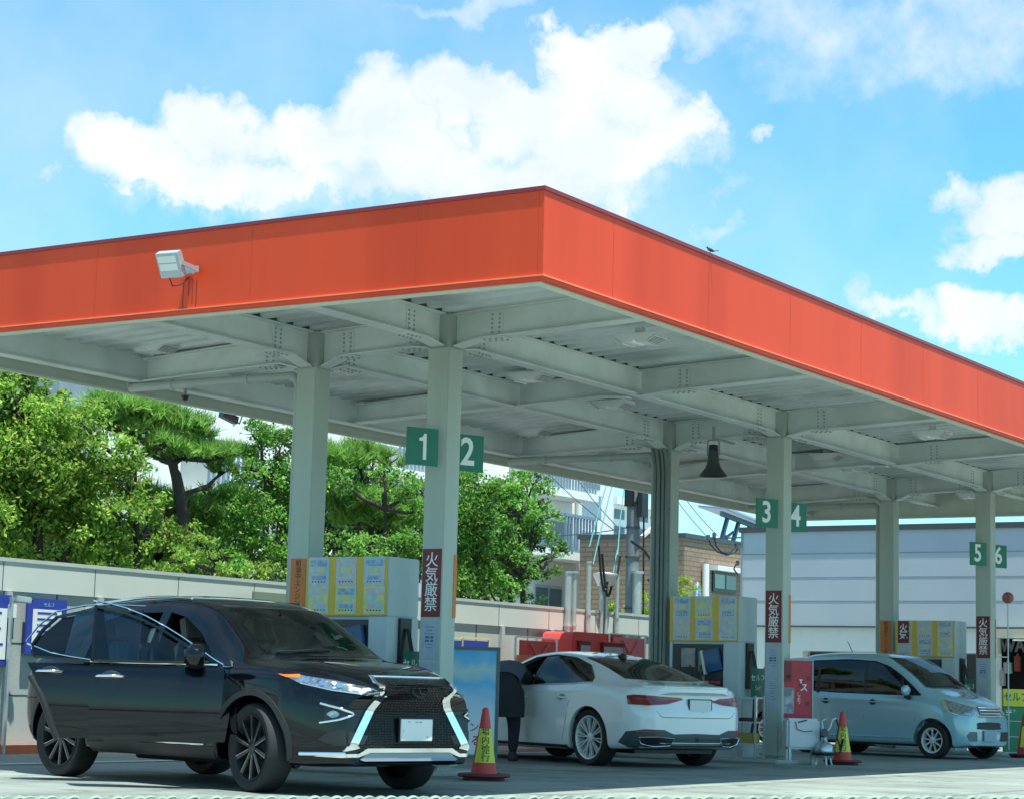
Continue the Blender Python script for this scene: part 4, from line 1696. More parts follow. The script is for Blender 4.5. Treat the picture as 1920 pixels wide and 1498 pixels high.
def sky_poster():
    m = bpy.data.materials.new('sky_poster')
    m.use_nodes = True
    n, l = m.node_tree.nodes, m.node_tree.links
    p = n['Principled BSDF']
    p.inputs['Roughness'].default_value = .35
    t = n.new('ShaderNodeTexCoord')
    s = n.new('ShaderNodeSeparateXYZ')
    l.new(t.outputs['Object'], s.inputs[0])
    nz = n.new('ShaderNodeTexNoise')
    nz.inputs['Scale'].default_value = 3.5
    nz.inputs['Detail'].default_value = 5
    l.new(t.outputs['Object'], nz.inputs['Vector'])
    a = n.new('ShaderNodeMath')
    a.operation = 'MULTIPLY_ADD'
    l.new(nz.outputs[0], a.inputs[0])
    a.inputs[1].default_value = .35
    l.new(s.outputs[2], a.inputs[2])
    r = n.new('ShaderNodeValToRGB')
    e = r.color_ramp.elements
    e[0].position = .30
    e[0].color = (0.80, 0.83, 0.88, 1)
    e[1].position = 1.0
    e[1].color = (0.03, 0.42, 0.85, 1)
    for pos, c in ((.55, (0.50, 0.70, 0.86, 1)), (.70, (0.10, 0.50, 0.85, 1)), (.82, (0.50, 0.66, 0.66, 1)), (.88, (0.16, 0.52, 0.82, 1))):
        q = e.new(pos)
        q.color = c
    mr = n.new('ShaderNodeMapRange')
    mr.inputs[1].default_value = .2
    mr.inputs[2].default_value = 1.5
    l.new(a.outputs[0], mr.inputs[0])
    l.new(mr.outputs[0], r.inputs[0])
    l.new(r.outputs[0], p.inputs['Base Color'])
    return m


m = MB()
m.box(-W2 + .012, W2 - .012, -.004, -.0005, Z0 + .012, Z1 - .012)
po = m.build('poster', sky_poster(), st)
REDT = mat('red_print', (0.45, 0.02, 0.05), 0.5)
text_mesh('ポイント', .115, REDT, 'lettering', po, frame((.03, -.0065, .44), (1, 0, 0)), .0008, bold=.001)
text_mesh('使える', .125, REDT, 'lettering', po, frame((-.01, -.0065, .29), (1, 0, 0)), .0008, bold=.002)
for s in (-1, 1):
    m = MB()
    m.bar((s * .27, .02, Z0 - .03), (s * .27, .02, .02), .03)
    m.bar((s * .27, -.16, .015), (s * .27, .22, .015), .035)
    m.build('foot', GREY, st)


# traffic cones
CONE_RED = mat('cone_red', (0.62, 0.05, 0.035), 0.45, var=.08, vscale=9)
CONE_Y = mat('cone_sleeve', (0.72, 0.70, 0.06), 0.5, var=.06)


def make_cone(label, loc, rz):
    t = thing('traffic_cone', label, 'traffic cone', loc, rz, 'cones at the ends of the islands')
    m = MB()
    m.lathe([(.145, .045), (.128, .07), (.035, .66), (.030, .69), (.015, .702), (.0, .704)], 28)
    m.build('cone', CONE_RED, t, smooth=40)
    m = MB()
    m.prism([(-.19, -.15), (-.15, -.19), (.15, -.19), (.19, -.15), (.19, .15), (.15, .19), (-.15, .19), (-.19, .15)], .0, .03, 'z')
    m.lathe([(.165, .0305), (.165, .045), (.14, .05), (.10, .05)], 24)
    m.build('base', mat('cone_base', (0.10, 0.02, 0.022), 0.7), t, bevel=.006)
    m = MB()     # weight ring
    m.lathe([(.25, .031), (.262, .045), (.25, .065), (.17, .068), (.16, .052), (.165, .031)], 28)
    m.build('weight_ring', mat('ring_maroon', (0.16, 0.02, 0.025), 0.6), t, smooth=50)
    # yellow printed sleeve wraps the half that faces the road
    def rc(z):
        return .1285 - (z - .07) * (.093 / .59) + .004
    m = MB()
    n, z0, z1 = 14, .17, .50
    for k in range(n):
        a0, a1 = R(-150 + 120 * k / n), R(-150 + 120 * (k + 1) / n)
        def q(a, z, dr=0):
            r = rc(z) + dr
            return (r * math.cos(a), r * math.sin(a), z)
        m.raw([q(a0, z0), q(a1, z0), q(a1, z1), q(a0, z1), q(a0, z0, -.003), q(a1, z0, -.003), q(a1, z1, -.003), q(a0, z1, -.003)],
              [(0, 1, 2, 3), (7, 6, 5, 4), (0, 4, 5, 1), (3, 2, 6, 7), (0, 3, 7, 4), (1, 5, 6, 2)])
    sl = m.build('sleeve', CONE_Y, t, smooth=30)
    # lettering, bent round the cone
    for k, ch in enumerate('場内徐行'):
        z = .465 - k * .082
        me_o = text_mesh(ch, .078 + k * .004, INK, 'lettering', sl, Matrix.Identity(4), .0006, bold=.0008)
        for vtx in me_o.data.vertices:
            x_, y_, d_ = vtx.co
            zz = z + y_
            r = rc(zz) + .0022 + d_
            a = -PI / 2 + x_ / max(rc(zz), .02)
            vtx.co = (r * math.cos(a), r * math.sin(a), zz)
    return t


vdir = math.atan2(CAM.y - 2.6, CAM.x - 3.3)
make_cone('red cone with yellow sleeve between the black car and the white car', (3.29, 2.57, 0), vdir + PI / 2 + R(6))
make_cone('red cone with yellow sleeve before the kei van, by the red board', (12.22, 2.67, 0), vdir + PI / 2 - R(8) + .1)
make_cone('red cone cut by the right photo edge, beside the green sign', (19.24, 2.55, 0), vdir + PI / 2 + .1)

# red notice board by the third column with the white tyre-service unit below
pr = at(1508, 1433, 2, 0)
rt_ = -42
t = thing('red_notice_board', 'weathered red board with torn prints behind the pale bucket cabinet', 'board', (pr.x + .25, pr.y + .25, 0), R(rt_))
W3 = .235
REDW = mat('weathered_red', (0.50, 0.03, 0.05), 0.5, col2=(0.42, 0.035, 0.05), c2scale=7, var=.15, vscale=15)
m = MB()
m.box(-W3, W3, 0, .03, .60, 1.36)
m.build('panel', REDW, t)
m = MB()
m.box(-W3 - .022, -W3 - .001, -.01, .04, .02, 1.385)
m.box(W3 + .001, W3 + .022, -.01, .04, .02, 1.385)
m.box(-W3, W3, -.01, .04, 1.361, 1.385)
m.build('frame', GREY, t)
m = MB()
m.box(-W3 + .01, -.06, -.004, -.0005, 1.08, 1.34)
m.box(.16, .21, -.004, -.0005, 1.10, 1.16)
m.box(.05, .10, -.004, -.0005, 1.01, 1.06)
m.box(.15, .20, -.004, -.0005, .76, .82)
m.box(-.13, -.08, -.004, -.0005, 1.12, 1.17)
m.build('dark_print', RED_D, t)
m = MB()
m.box(-W3 + .01, -.02, -.004, -.0005, .66, 1.0)
m.build('grey_print', mat('print_slate', (0.18, 0.20, 0.24), 0.5, col2=(0.45, 0.48, 0.52), c2scale=9), t)
text_mesh('ス', .12, LETTER, 'lettering', t, frame((.12, -.003, 1.0), (1, 0, 0)), .0008, bold=.002)
text_mesh(list('しよう'), .062, LETTER, 'lettering', t, frame((.05, -.003, .86), (1, 0, 0)), .0008, vertical=True, spacing=.85)
m = MB()
m.box(.055, .10, -.004, -.0006, 1.10, 1.112)
m.box(.07, .085, -.004, -.0006, 1.06, 1.10)
m.build('white_stroke', LETTER, t)

# white box cabinet with the equipment before it
t = thing('service_cabinet', 'white plastic equipment box low in front of the red board', 'cabinet', (pr.x, pr.y, 0), R(rt_))
m = MB()
m.box(-.25, .22, -.02, .16, .20, .60)
m.build('box', mat('box_white', (0.62, 0.66, 0.70), 0.35, var=.06, vscale=8), t, bevel=.03)
m = MB()
for xx in (-.2, .17):
    m.bar((xx, .02, 0), (xx, .02, .2), .03)
    m.bar((xx, .13, 0), (xx, .13, .2), .03)
m.build('leg', GALV, t)
m = MB()
m.tube([(-.14, -.03, .56), (-.12, -.035, .46), (-.02, -.04, .43), (.10, -.03, .44)], .006, 6)
m.build('red_cable', RED, t)
m = MB()
m.bar((-.1, -.03, .55), (.02, -.03, .58), .015)
m.build('handle', BLACK, t)
# air compressor / tyre inflator in front
t = thing('tyre_inflator', 'silver round tank tyre inflator with gauges and black hose', 'inflator', (pr.x + .13, pr.y - .22, 0), R(rt_))
m = MB()
m.lathe([(.0, .09), (.10, .10), (.125, .14), (.125, .24), (.10, .28), (.05, .31), (.04, .36), (.0, .365)], 24)
m.build('tank', mat('tank_silver', (0.45, 0.52, 0.56), 0.25, metal=.7), t, smooth=50)
m = MB()
m.lathe([(.15, .13), (.165, .145), (.165, .16), (.15, .17), (.13, .15)], 24)
m.build('ring', BLACK, t, smooth=50)
for a in (20, 140, 260):
    m = MB()
    m.bar((.10 * math.cos(R(a)), .10 * math.sin(R(a)), .12), (.14 * math.cos(R(a)), .14 * math.sin(R(a)), .0), .022)
    m.build('leg', GALV, t)
m = MB()
m.lathe([(0, -.02), (.055, -.02), (.055, .02), (.0, .02)], 20, 0, Matrix.Translation((-.02, -.05, .42)) @ Matrix.Rotation(R(70), 4, 'X'))
m.build('gauge', DARKGREY, t, smooth=40)
m = MB()
m.tube([(0, 0, .35), (-.02, 0, .45), (-.03, 0, .58), (.03, 0, .60)], .014, 8)
m.tube([(.0, .0, .4), (.08, 0, .48), (.12, 0, .60), (.18, .02, .61)], .016, 8)
m.build('pipe', GALV, t, smooth=60)
m = MB()
pts = [(.18, .02, .61), (.22, .02, .5), (.2, .03, .36), (.24, 0, .22), (.2, -.05, .14), (.25, -.02, .26), (.28, .02, .34), (.24, .04, .2)]
m.tube(pts, .014, 8)
m.build('hose', BLACK, t, smooth=60)

# yellow / green price sign at the right edge
pg = at(1906, 1415, 2, 0)
t = thing('price_sign', 'yellow over green standing sign at the right photo edge', 'sign', (pg.x, pg.y, 0), R(-42))
m = MB()
m.box(-.24, .30, -.02, .02, .05, .80)
gp = m.build('green_panel', mat('board_green', (0.015, 0.20, 0.09), 0.45), t)
m = MB()
m.box(-.25, .31, -.024, .024, .81, 1.10)
yp = m.build('yellow_panel', mat('sign_yellow', (0.72, 0.66, 0.03), 0.45), t)
text_mesh('セルフ', .16, GREEN, 'lettering', yp, frame((-.01, -.0255, .96), (1, 0, 0)), .0008, bold=.004)
m = MB()
for z in (.56, .30):
    m.box(-.24, .30, -.024, -.0205, z, z + .008)
m.box(-.20, -.10, -.024, -.0205, .70, .72)
m.box(-.20, -.14, -.024, -.0205, .66, .675)
m.build('rule', LETTER, gp)
text_mesh('イオク', .07, LETTER, 'lettering', gp, frame((-.12, -.0225, .73), (1, 0, 0)), .0008)
m = MB()
m.bar((-.22, 0.03, 0), (-.22, 0.03, .8), .03)
m.bar((.28, 0.03, 0), (.28, 0.03, .8), .03)
m.build('leg', GALV, t)
p = at(1893, 1400, 2, 0)
t = thing('hose_stand', 'small chromed looped bar by the kei van front bumper', 'stand', (p.x - .6, p.y - .3, 0), R(-40))
m = MB()
m.tube([(-.12, 0, .02), (-.13, 0, .2), (-.08, 0, .34), (0, 0, .36), (.07, 0, .26), (.12, 0, .05)], .016, 8)
m.tube([(.0, 0, .02), (.02, 0, .14), (.10, 0, .16)], .016, 8)
m.build('bar', CHROME, t, smooth=60)
m = MB()
m.box(-.18, .18, -.1, .1, 0, .02)
m.build('base', BLACK, t)

# round red lamp on a thin post beside the last column
p = Vector((CXS[2] + .06, CY1 - .36, 0))
t = thing('red_beacon', 'dusty round red lamp on a thin post beside column 5 and 6', 'lamp', p)
zc_ = at(1868, 1120, 0, p.x).z
m = MB()
m.lathe([(0, -.07), (.07, -.06), (.095, -.02), (.095, .02), (.07, .05), (0, .06)], 24, 0, Matrix.Translation((0, 0, zc_)) @ Matrix.Rotation(R(90), 4, 'Y'))
m.build('lamp', mat('dusty_red', (0.34, 0.10, 0.10), 0.4), t, smooth=40)
m = MB()
m.tube([(0, 0, zc_ - .09), (0, 0, .1)], .012, 8)
m.bar((-.0, 0, 1.62), (-.05, .20, 1.62), .02)
m.build('post', GALV, t)

# rope rail in front of the camera, standing in for an unidentified scalloped strip
ROPE = mat('pale_rope', (0.26, 0.33, 0.27), 0.85)
t = thing('rope_rail', 'pale twisted rope strung low, standing in for an unidentified scalloped strip', 'rope')
a = at(-250, 1500, 0, -8.4)
a = CAM + sight(-200, 1500.5) * 5.0
b = CAM + sight(2150, 1500) * 5.0
m = MB()
d = (b - a)
L = d.length
d.normalize()
s1 = d.cross(Vector((0, 0, 1))).normalized()
s2 = s1.cross(d)
for k in range(2):
    pts = []
    n = 900
    for i in range(n + 1):
        q = i / n * L
        ang = q / .026 * PI + k * PI
        pts.append(a + d * q + (s1 * math.cos(ang) + s2 * math.sin(ang)) * .006)
    m.tube(pts, .0065, 5)
m.build('strand', ROPE, t, smooth=60)
for e in (a - d * .02, b + d * .02):
    m = MB()
    m.tube([(e.x, e.y, 0), (e.x, e.y, e.z + .08)], .03, 12)
    m.lathe([(.034, 0), (.04, .02), (.0, .06)], 14, 0, Matrix.Translation((e.x, e.y, e.z + .08)))
    m.build('post', GALV, t, smooth=50)

# ================================================================ trees
def leaf_mat(name, a, b, c):
    m = bpy.data.materials.new(name)
    m.use_nodes = True
    n, l = m.node_tree.nodes, m.node_tree.links
    p = n['Principled BSDF']
    p.inputs['Roughness'].default_value = .55
    p.inputs['Specular IOR Level'].default_value = .3
    g_ = n.new('ShaderNodeNewGeometry')
    r = n.new('ShaderNodeValToRGB')
    e = r.color_ramp.elements
    e[0].color = (*a, 1)
    e[1].color = (*c, 1)
    q = e.new(.5)
    q.color = (*b, 1)
    l.new(g_.outputs['Random Per Island'], r.inputs[0])
    t = n.new('ShaderNodeTexCoord')
    nz = n.new('ShaderNodeTexNoise')
    nz.inputs['Scale'].default_value = 1.3
    nz.inputs['Detail'].default_value = 3
    l.new(t.outputs['Object'], nz.inputs['Vector'])
    mr = n.new('ShaderNodeMapRange')
    mr.inputs[1].default_value = .35
    mr.inputs[2].default_value = .65
    mr.inputs[3].default_value = .6
    mr.inputs[4].default_value = 1.4
    l.new(nz.outputs[0], mr.inputs[0])
    mx = n.new('ShaderNodeMix')
    mx.data_type = 'RGBA'
    mx.blend_type = 'MULTIPLY'
    mx.inputs[0].default_value = 1
    l.new(r.outputs[0], mx.inputs[6])
    l.new(mr.outputs[0], mx.inputs[7])
    l.new(mx.outputs[2], p.inputs['Base Color'])
    tr = n.new('ShaderNodeBsdfTranslucent')
    l.new(mx.outputs[2], tr.inputs[0])
    ms = n.new('ShaderNodeMixShader')
    ms.inputs[0].default_value = .5
    l.new(p.outputs[0], ms.inputs[1])
    l.new(tr.outputs[0], ms.inputs[2])
    l.new(ms.outputs[0], n['Material Output'].inputs[0])
    return m


LEAF_MAPLE = leaf_mat('maple_leaf', (0.08, 0.21, 0.03), (0.20, 0.38, 0.05), (0.44, 0.52, 0.11))
LEAF_ZELK = leaf_mat('zelkova_leaf', (0.04, 0.16, 0.03), (0.13, 0.33, 0.05), (0.32, 0.50, 0.10))
LEAF_PINE = leaf_mat('pine_needle', (0.09, 0.23, 0.04), (0.20, 0.40, 0.07), (0.38, 0.56, 0.14))
LEAF_BUSH = leaf_mat('bush_leaf', (0.14, 0.28, 0.02), (0.24, 0.38, 0.03), (0.34, 0.42, 0.05))
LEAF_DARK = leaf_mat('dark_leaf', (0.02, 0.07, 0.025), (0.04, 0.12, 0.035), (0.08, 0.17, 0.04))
BARK = mat('bark', (0.045, 0.035, 0.028), 0.9, var=.25, vscale=8, bump=.6, bscale=20)


def crown(clumps, leaf, n_per, rnd, pine=False, flat=1.0):
    """clumps: (centre, radius). Leaves sit on the outer part of many sub clusters."""
    vs, fs = [], []
    for (c, rad) in clumps:
        rad = rad * 1.09
        sub = max(8, int(95 * rad * rad))
        for _ in range(sub):
            d = Vector((rnd.gauss(0, 1), rnd.gauss(0, 1), rnd.gauss(0, 1) * flat))
            if d.length < 1e-3:
                continue
            d.normalize()
            sc = c + Vector((d.x, d.y, d.z * flat)) * rad * rnd.uniform(.45, 1.0) ** .6
            sr = rad * rnd.uniform(.18, .38)
            cnt = int(n_per * 1.75 * (sr / .13) ** 1.7)
            for _k in range(cnt):
                e = Vector((rnd.gauss(0, .5), rnd.gauss(0, .5), rnd.gauss(0, .34)))
                p = sc + e * sr * 1.25
                if pine:
                    ax = Vector((rnd.gauss(0, .55), rnd.gauss(0, .55), rnd.uniform(.35, 1.1))).normalized()
                    s_ = ax.cross(Vector((rnd.gauss(0, 1), rnd.gauss(0, 1), rnd.gauss(0, 1)))).normalized()
                    L = leaf * rnd.uniform(1.4, 2.6)
                    i = len(vs)
                    for f_ in range(4):
                        a2 = (ax + Vector((rnd.gauss(0, .35), rnd.gauss(0, .35), rnd.gauss(0, .2)))).normalized()
                        s2 = a2.cross(Vector((rnd.gauss(0, 1), rnd.gauss(0, 1), rnd.gauss(0, 1)))).normalized() * leaf * .09
                        j = len(vs)
                        vs += [p - s2, p + s2, p + a2 * L]
                        fs.append((j, j + 1, j + 2))
                else:
                    nrm = Vector((rnd.gauss(0, .6), rnd.gauss(0, .6), rnd.uniform(.2, 1))).normalized()
                    u = nrm.cross(Vector((rnd.gauss(0, 1), rnd.gauss(0, 1), .1))).normalized()
                    w = nrm.cross(u)
                    L = leaf * rnd.uniform(.7, 1.3)
                    i = len(vs)
                    vs += [p - u * L * .5, p + w * L * .27 - nrm * L * .05, p + u * L * .5, p - w * L * .27 - nrm * L * .05]
                    fs.append((i, i + 1, i + 2, i + 3))
    return vs, fs


def tree(name, label, cat, base, clumps, trunk_r, lm, leaf, n_per, seed, trunk_pts=None, pine=False, flat=.8, group=None, limbs=True):
    """clumps are given relative to base"""
    rnd = random.Random(seed)
    t = thing(name, label, cat, base, 0, group)
    m = MB()
    cl = [(Vector(c), r) for c, r in clumps]
    top = max(c.z for c, r in cl)
    fork = Vector((0, 0, min(c.z for c, r in cl) * .55))
    if trunk_pts:
        tp = [Vector(p) for p in trunk_pts]
        n = len(tp)
        m.tube(tp, [trunk_r * (1 - .55 * i / (n - 1)) for i in range(n)], 10)
    else:
        cen = sum((c for c, r in cl), Vector()) / len(cl)
        tp = [Vector((0, 0, 0)), Vector((.03, 0, fork.z * .5)), fork, fork.lerp(Vector((cen.x, cen.y, top)), .45), fork.lerp(Vector((cen.x, cen.y, top)), .8)]
        m.tube(tp, [trunk_r, trunk_r * .85, trunk_r * .75, trunk_r * .45, trunk_r * .18], 10)
    m.build('trunk', BARK, t, smooth=60)
    if limbs:
        m = MB()
        for (c, r) in cl:
            st_ = min(tp[1:], key=lambda q: (q - c).length + (0 if q.z < c.z else 1.5) * 1.0)
            mid = st_.lerp(c, .5) + Vector((rnd.uniform(-.12, .12), rnd.uniform(-.12, .12), rnd.uniform(-.18, .05)))
            m.tube([st_, mid, c], [trunk_r * .42, trunk_r * .28, trunk_r * .10], 7)
            for _ in range(5):
                d = Vector((rnd.gauss(0, 1), rnd.gauss(0, 1), rnd.gauss(0, .6))).normalized() * r * .85
                m.tube([mid.lerp(c, rnd.random()), c + d * .5, c + d], [trunk_r * .14, trunk_r * .09, trunk_r * .03], 5)
        m.build('limb', BARK, t, smooth=60)
    vs, fs = crown(cl, leaf, n_per, rnd, pine, flat)
    me = bpy.data.meshes.new('crown')
    me.from_pydata([tuple(v) for v in vs], [], fs)
    me.materials.append(lm)
    link('crown', me, t)
    return t


def cl_at(base, lst, y0):
    """list of (u, v, r, dy): clumps surveyed against the photograph at depth y0 + dy"""
    out = []
    for (u, v, r, dy) in lst:
        out.append((at(u, v, 1, y0 + dy) - base, r))
    return out


def ground_at(u, y):
    p = at(u, 1300, 1, y)
    return Vector((p.x, p.y, 0))


# maple at the left edge
b = ground_at(70, 13.6)
tree('maple_tree', 'bushy yellow green maple filling the left photo edge above the wall', 'tree', b,
     cl_at(b, [(20, 760, .55, 0), (70, 830, .6, .2), (20, 900, .6, 0), (110, 900, .55, -.3), (-40, 840, .7, .4), (60, 970, .55, .2), (140, 980, .45, -.2), (0, 1030, .5, .2), (170, 900, .4, 0),
               (90, 740, .35, .5), (-30, 700, .5, .3), (40, 700, .35, .2), (125, 1040, .4, .1), (-80, 980, .7, .2)], 13.6), .15, LEAF_MAPLE, .085, 32, 11)
b = ground_at(255, 12.9)
tree('maple_tree', 'yellow green maple in front of the dark pine trunk, left of it', 'tree', b,
     cl_at(b, [(150, 790, .42, .3), (195, 850, .45, 0), (240, 900, .42, 0), (215, 960, .45, -.2), (275, 930, .32, 0), (165, 1000, .42, .1), (250, 1010, .4, 0), (310, 1020, .36, .1), (300, 985, .3, 0),
               (200, 1055, .4, 0), (345, 1000, .28, 0), (110, 860, .35, .2), (290, 1060, .3, 0), (355, 1045, .3, 0)], 12.9), .12, LEAF_MAPLE, .08, 34, 12)
b = ground_at(120, 15.8)
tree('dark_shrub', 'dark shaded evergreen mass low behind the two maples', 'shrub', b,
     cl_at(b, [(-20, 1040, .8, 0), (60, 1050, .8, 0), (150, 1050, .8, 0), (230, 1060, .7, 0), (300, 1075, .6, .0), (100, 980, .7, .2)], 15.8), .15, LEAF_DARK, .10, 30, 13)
# pine
b = ground_at(352, 14.4)
tree('pine_tree', 'cloud pruned pine with rounded needle pads and crooked dark trunk', 'tree', b,
     cl_at(b, [(215, 765, .40, 0), (265, 770, .45, .1), (305, 785, .42, 0), (345, 800, .36, .1), (235, 800, .34, -.1), (375, 815, .26, .1), (180, 785, .3, .1),
               (300, 830, .26, -.3), (360, 845, .28, -.2), (400, 850, .30, 0), (440, 850, .30, 0), (270, 845, .24, .2), (330, 860, .22, .2), (420, 880, .2, .1)], 14.4),
     .13, LEAF_PINE, .11, 30, 14, pine=True, flat=.48,
     trunk_pts=[(0, 0, 0)] + [tuple(at(u, v, 1, 14.4) - b) for (u, v) in ((350, 1100), (345, 980), (338, 930), (330, 890), (322, 868), (345, 858), (300, 815))])
b = ground_at(400, 14.9)
tree('pine_tree', 'lower spreading pine with dark needles right of the crooked trunk', 'tree', b,
     cl_at(b, [(270, 935, .35, .2), (310, 950, .4, 0), (360, 960, .4, 0), (400, 940, .38, 0), (440, 945, .36, 0), (380, 990, .4, 0), (430, 985, .4, .1), (330, 1000, .4, .1)], 14.9), .12, LEAF_PINE, .11, 22, 15, pine=True, flat=.6)
# broadleaf behind column pair
b = ground_at(500, 13.8)
tree('zelkova_tree', 'mid green broadleaf tree left of the first rear column', 'tree', b,
     cl_at(b, [(490, 815, .36, .2), (530, 830, .4, 0), (470, 880, .3, 0), (520, 890, .45, .1), (555, 900, .4, 0), (480, 950, .4, 0), (540, 970, .42, 0), (455, 1000, .36, .1), (500, 1020, .42, 0), (550, 1040, .4, 0),
               (420, 1040, .36, 0), (380, 1060, .32, 0), (460, 1070, .35, .1)], 13.8), .12, LEAF_ZELK, .07, 50, 16)
b = ground_at(420, 12.4)
tree('maple_tree', 'low bright maple sprays over the wall before the pines', 'tree', b,
     cl_at(b, [(330, 1050, .26, 0), (380, 1030, .25, 0), (300, 1085, .24, 0), (430, 1065, .28, 0), (480, 1075, .25, 0), (520, 1078, .25, 0), (260, 1075, .22, 0)], 12.4), .07, LEAF_MAPLE, .07, 50, 17)
b = ground_at(690, 14.5)
tree('pine_tree', 'pine with pale green pads between the two front left columns', 'tree', b,
     cl_at(b, [(640, 860, .42, 0), (665, 850, .36, 0), (700, 850, .3, .1), (735, 865, .26, .1), (630, 930, .4, .1), (690, 940, .45, 0), (740, 950, .4, 0), (770, 970, .35, 0), (665, 975, .35, .1), (720, 985, .35, .1)], 14.5),
     .12, LEAF_PINE, .11, 28, 18, pine=True, flat=.6)
b = ground_at(720, 13.4)
tree('zelkova_tree', 'leafy tree behind the first pump cabinet between the columns', 'tree', b,
     cl_at(b, [(640, 900, .3, .1), (735, 905, .34, 0), (775, 920, .34, 0), (720, 890, .26, 0), (640, 1020, .36, 0), (690, 1030, .36, 0), (750, 1020, .4, 0), (800, 960, .4, 0), (800, 1040, .36, 0), (620, 1060, .3, 0)], 13.4), .11, LEAF_ZELK, .07, 44, 19)
# tree right of column 1 and 2
b = ground_at(985, 13.0)
tree('camphor_tree', 'open crowned green tree in front of the pale apartment block', 'tree', b,
     cl_at(b, [(885, 900, .42, 0), (925, 930, .42, 0), (880, 970, .5, 0), (960, 905, .34, .1), (1000, 905, .30, 0), (1020, 935, .30, 0), (975, 960, .36, 0), (930, 1000, .40, 0), (880, 1040, .45, 0),
               (1000, 985, .34, 0), (1010, 1010, .3, 0), (960, 1040, .34, 0), (905, 1085, .42, 0), (1035, 1035, .22, 0), (1055, 1030, .18, 0), (1030, 1070, .22, 0), (985, 1080, .28, 0), (945, 1095, .30, 0), (860, 1095, .4, 0),
               (1045, 965, .16, 0)], 13.0), .11, LEAF_ZELK, .08, 42, 20)
b = ground_at(620, 16.0)
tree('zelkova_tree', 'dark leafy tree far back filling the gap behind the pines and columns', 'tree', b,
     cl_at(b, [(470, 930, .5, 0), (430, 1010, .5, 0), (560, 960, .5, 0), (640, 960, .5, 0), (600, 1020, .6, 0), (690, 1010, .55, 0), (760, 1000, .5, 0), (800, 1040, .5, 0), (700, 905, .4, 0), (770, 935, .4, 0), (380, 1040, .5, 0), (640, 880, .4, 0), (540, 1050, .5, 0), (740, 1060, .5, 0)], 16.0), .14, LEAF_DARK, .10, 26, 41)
b = ground_at(900, 14.6)
tree('zelkova_tree', 'dense shaded tree right of column 1 and 2 behind the open crowned tree', 'tree', b,
     cl_at(b, [(870, 930, .5, 0), (920, 960, .5, 0), (870, 1010, .55, 0), (930, 1040, .5, 0), (880, 1085, .5, 0), (975, 1000, .4, 0), (970, 940, .35, 0), (985, 1060, .35, 0), (840, 1060, .5, 0), (1010, 960, .25, 0), (950, 1095, .35, 0)], 14.6), .12, LEAF_ZELK, .085, 34, 42)
for (u, v, y, r, lb, sd) in ((1205, 1135, 11.8, .28, 'bright lime bush behind the wall left of the conduit column', 31), (1282, 1108, 12.2, .3, 'bright lime bush at the foot of the brick building, by the parasol', 32),
                             (1150, 1135, 11.9, .2, 'small bright bush behind the wall between the vent pipes', 33), (1000, 1128, 11.7, .2, 'little dark bush over the wall below the open crowned tree', 34)):
    b = ground_at(u, y)
    c = at(u, v, 1, y) - b
    tree('bush', lb, 'bush', b, [(c, r), (c + Vector((.2, .1, -.15)), r * .8), (c + Vector((-.2, .1, -.2)), r * .8), (Vector((c.x, c.y, c.z * .5)), r)], .03,
         LEAF_BUSH if sd != 34 else LEAF_DARK, .06, 60, sd, limbs=False)

# ================================================================ person leaning into the white car
def skin_body(name, mtl, chain, parent, levels=2):
    """chain: verts {key: (pos, radius)}, edges [(a, b)], root key"""
    verts, edges, root = chain
    keys = list(verts)
    me = bpy.data.meshes.new(name)
    me.from_pydata([verts[k][0] for k in keys], [(keys.index(a), keys.index(b)) for a, b in edges], [])
    tmp = bpy.data.objects.new('body_tmp', me)
    COL.objects.link(tmp)
    sk = tmp.modifiers.new('skin', 'SKIN')
    sk.use_smooth_shade = True
    for i, k in enumerate(keys):
        r = verts[k][1]
        r = r if isinstance(r, tuple) else (r, r)
        me.skin_vertices[0].data[i].radius = r
        me.skin_vertices[0].data[i].use_root = (k == root)
    sb = tmp.modifiers.new('sub', 'SUBSURF')
    sb.levels = levels
    sb.render_levels = levels
    dg = bpy.context.evaluated_depsgraph_get()
    out = bpy.data.meshes.new_from_object(tmp.evaluated_get(dg))
    bpy.data.objects.remove(tmp)
    out.materials.clear()
    out.materials.append(mtl)
    for p in out.polygons:
        p.use_smooth = True
    out.name = name
    return link(name, out, parent)

# ================================================================ cars
def pchip(xs, ys, x):
    if x <= xs[0]:
        return ys[0]
    if x >= xs[-1]:
        return ys[-1]
    n = len(xs)
    h = [xs[i + 1] - xs[i] for i in range(n - 1)]
    d = [(ys[i + 1] - ys[i]) / h[i] for i in range(n - 1)]
    m = [0] * n
    m[0], m[-1] = d[0], d[-1]
    for i in range(1, n - 1):
        if d[i - 1] * d[i] > 0:
            w1, w2 = 2 * h[i] + h[i - 1], h[i] + 2 * h[i - 1]
            m[i] = (w1 + w2) / (w1 / d[i - 1] + w2 / d[i])
    for i in range(n - 1):
        if xs[i] <= x <= xs[i + 1]:
            t = (x - xs[i]) / h[i]
            return (ys[i] * (1 + 2 * t) * (1 - t) ** 2 + m[i] * h[i] * t * (1 - t) ** 2 + ys[i + 1] * t * t * (3 - 2 * t) - m[i + 1] * h[i] * t * t * (1 - t))


class Curve:
    def __init__(s, pts):
        pts = sorted(pts)
        s.x = [p[0] for p in pts]
        s.y = [p[1] for p in pts]

    def __call__(s, x):
        return pchip(s.x, s.y, x)


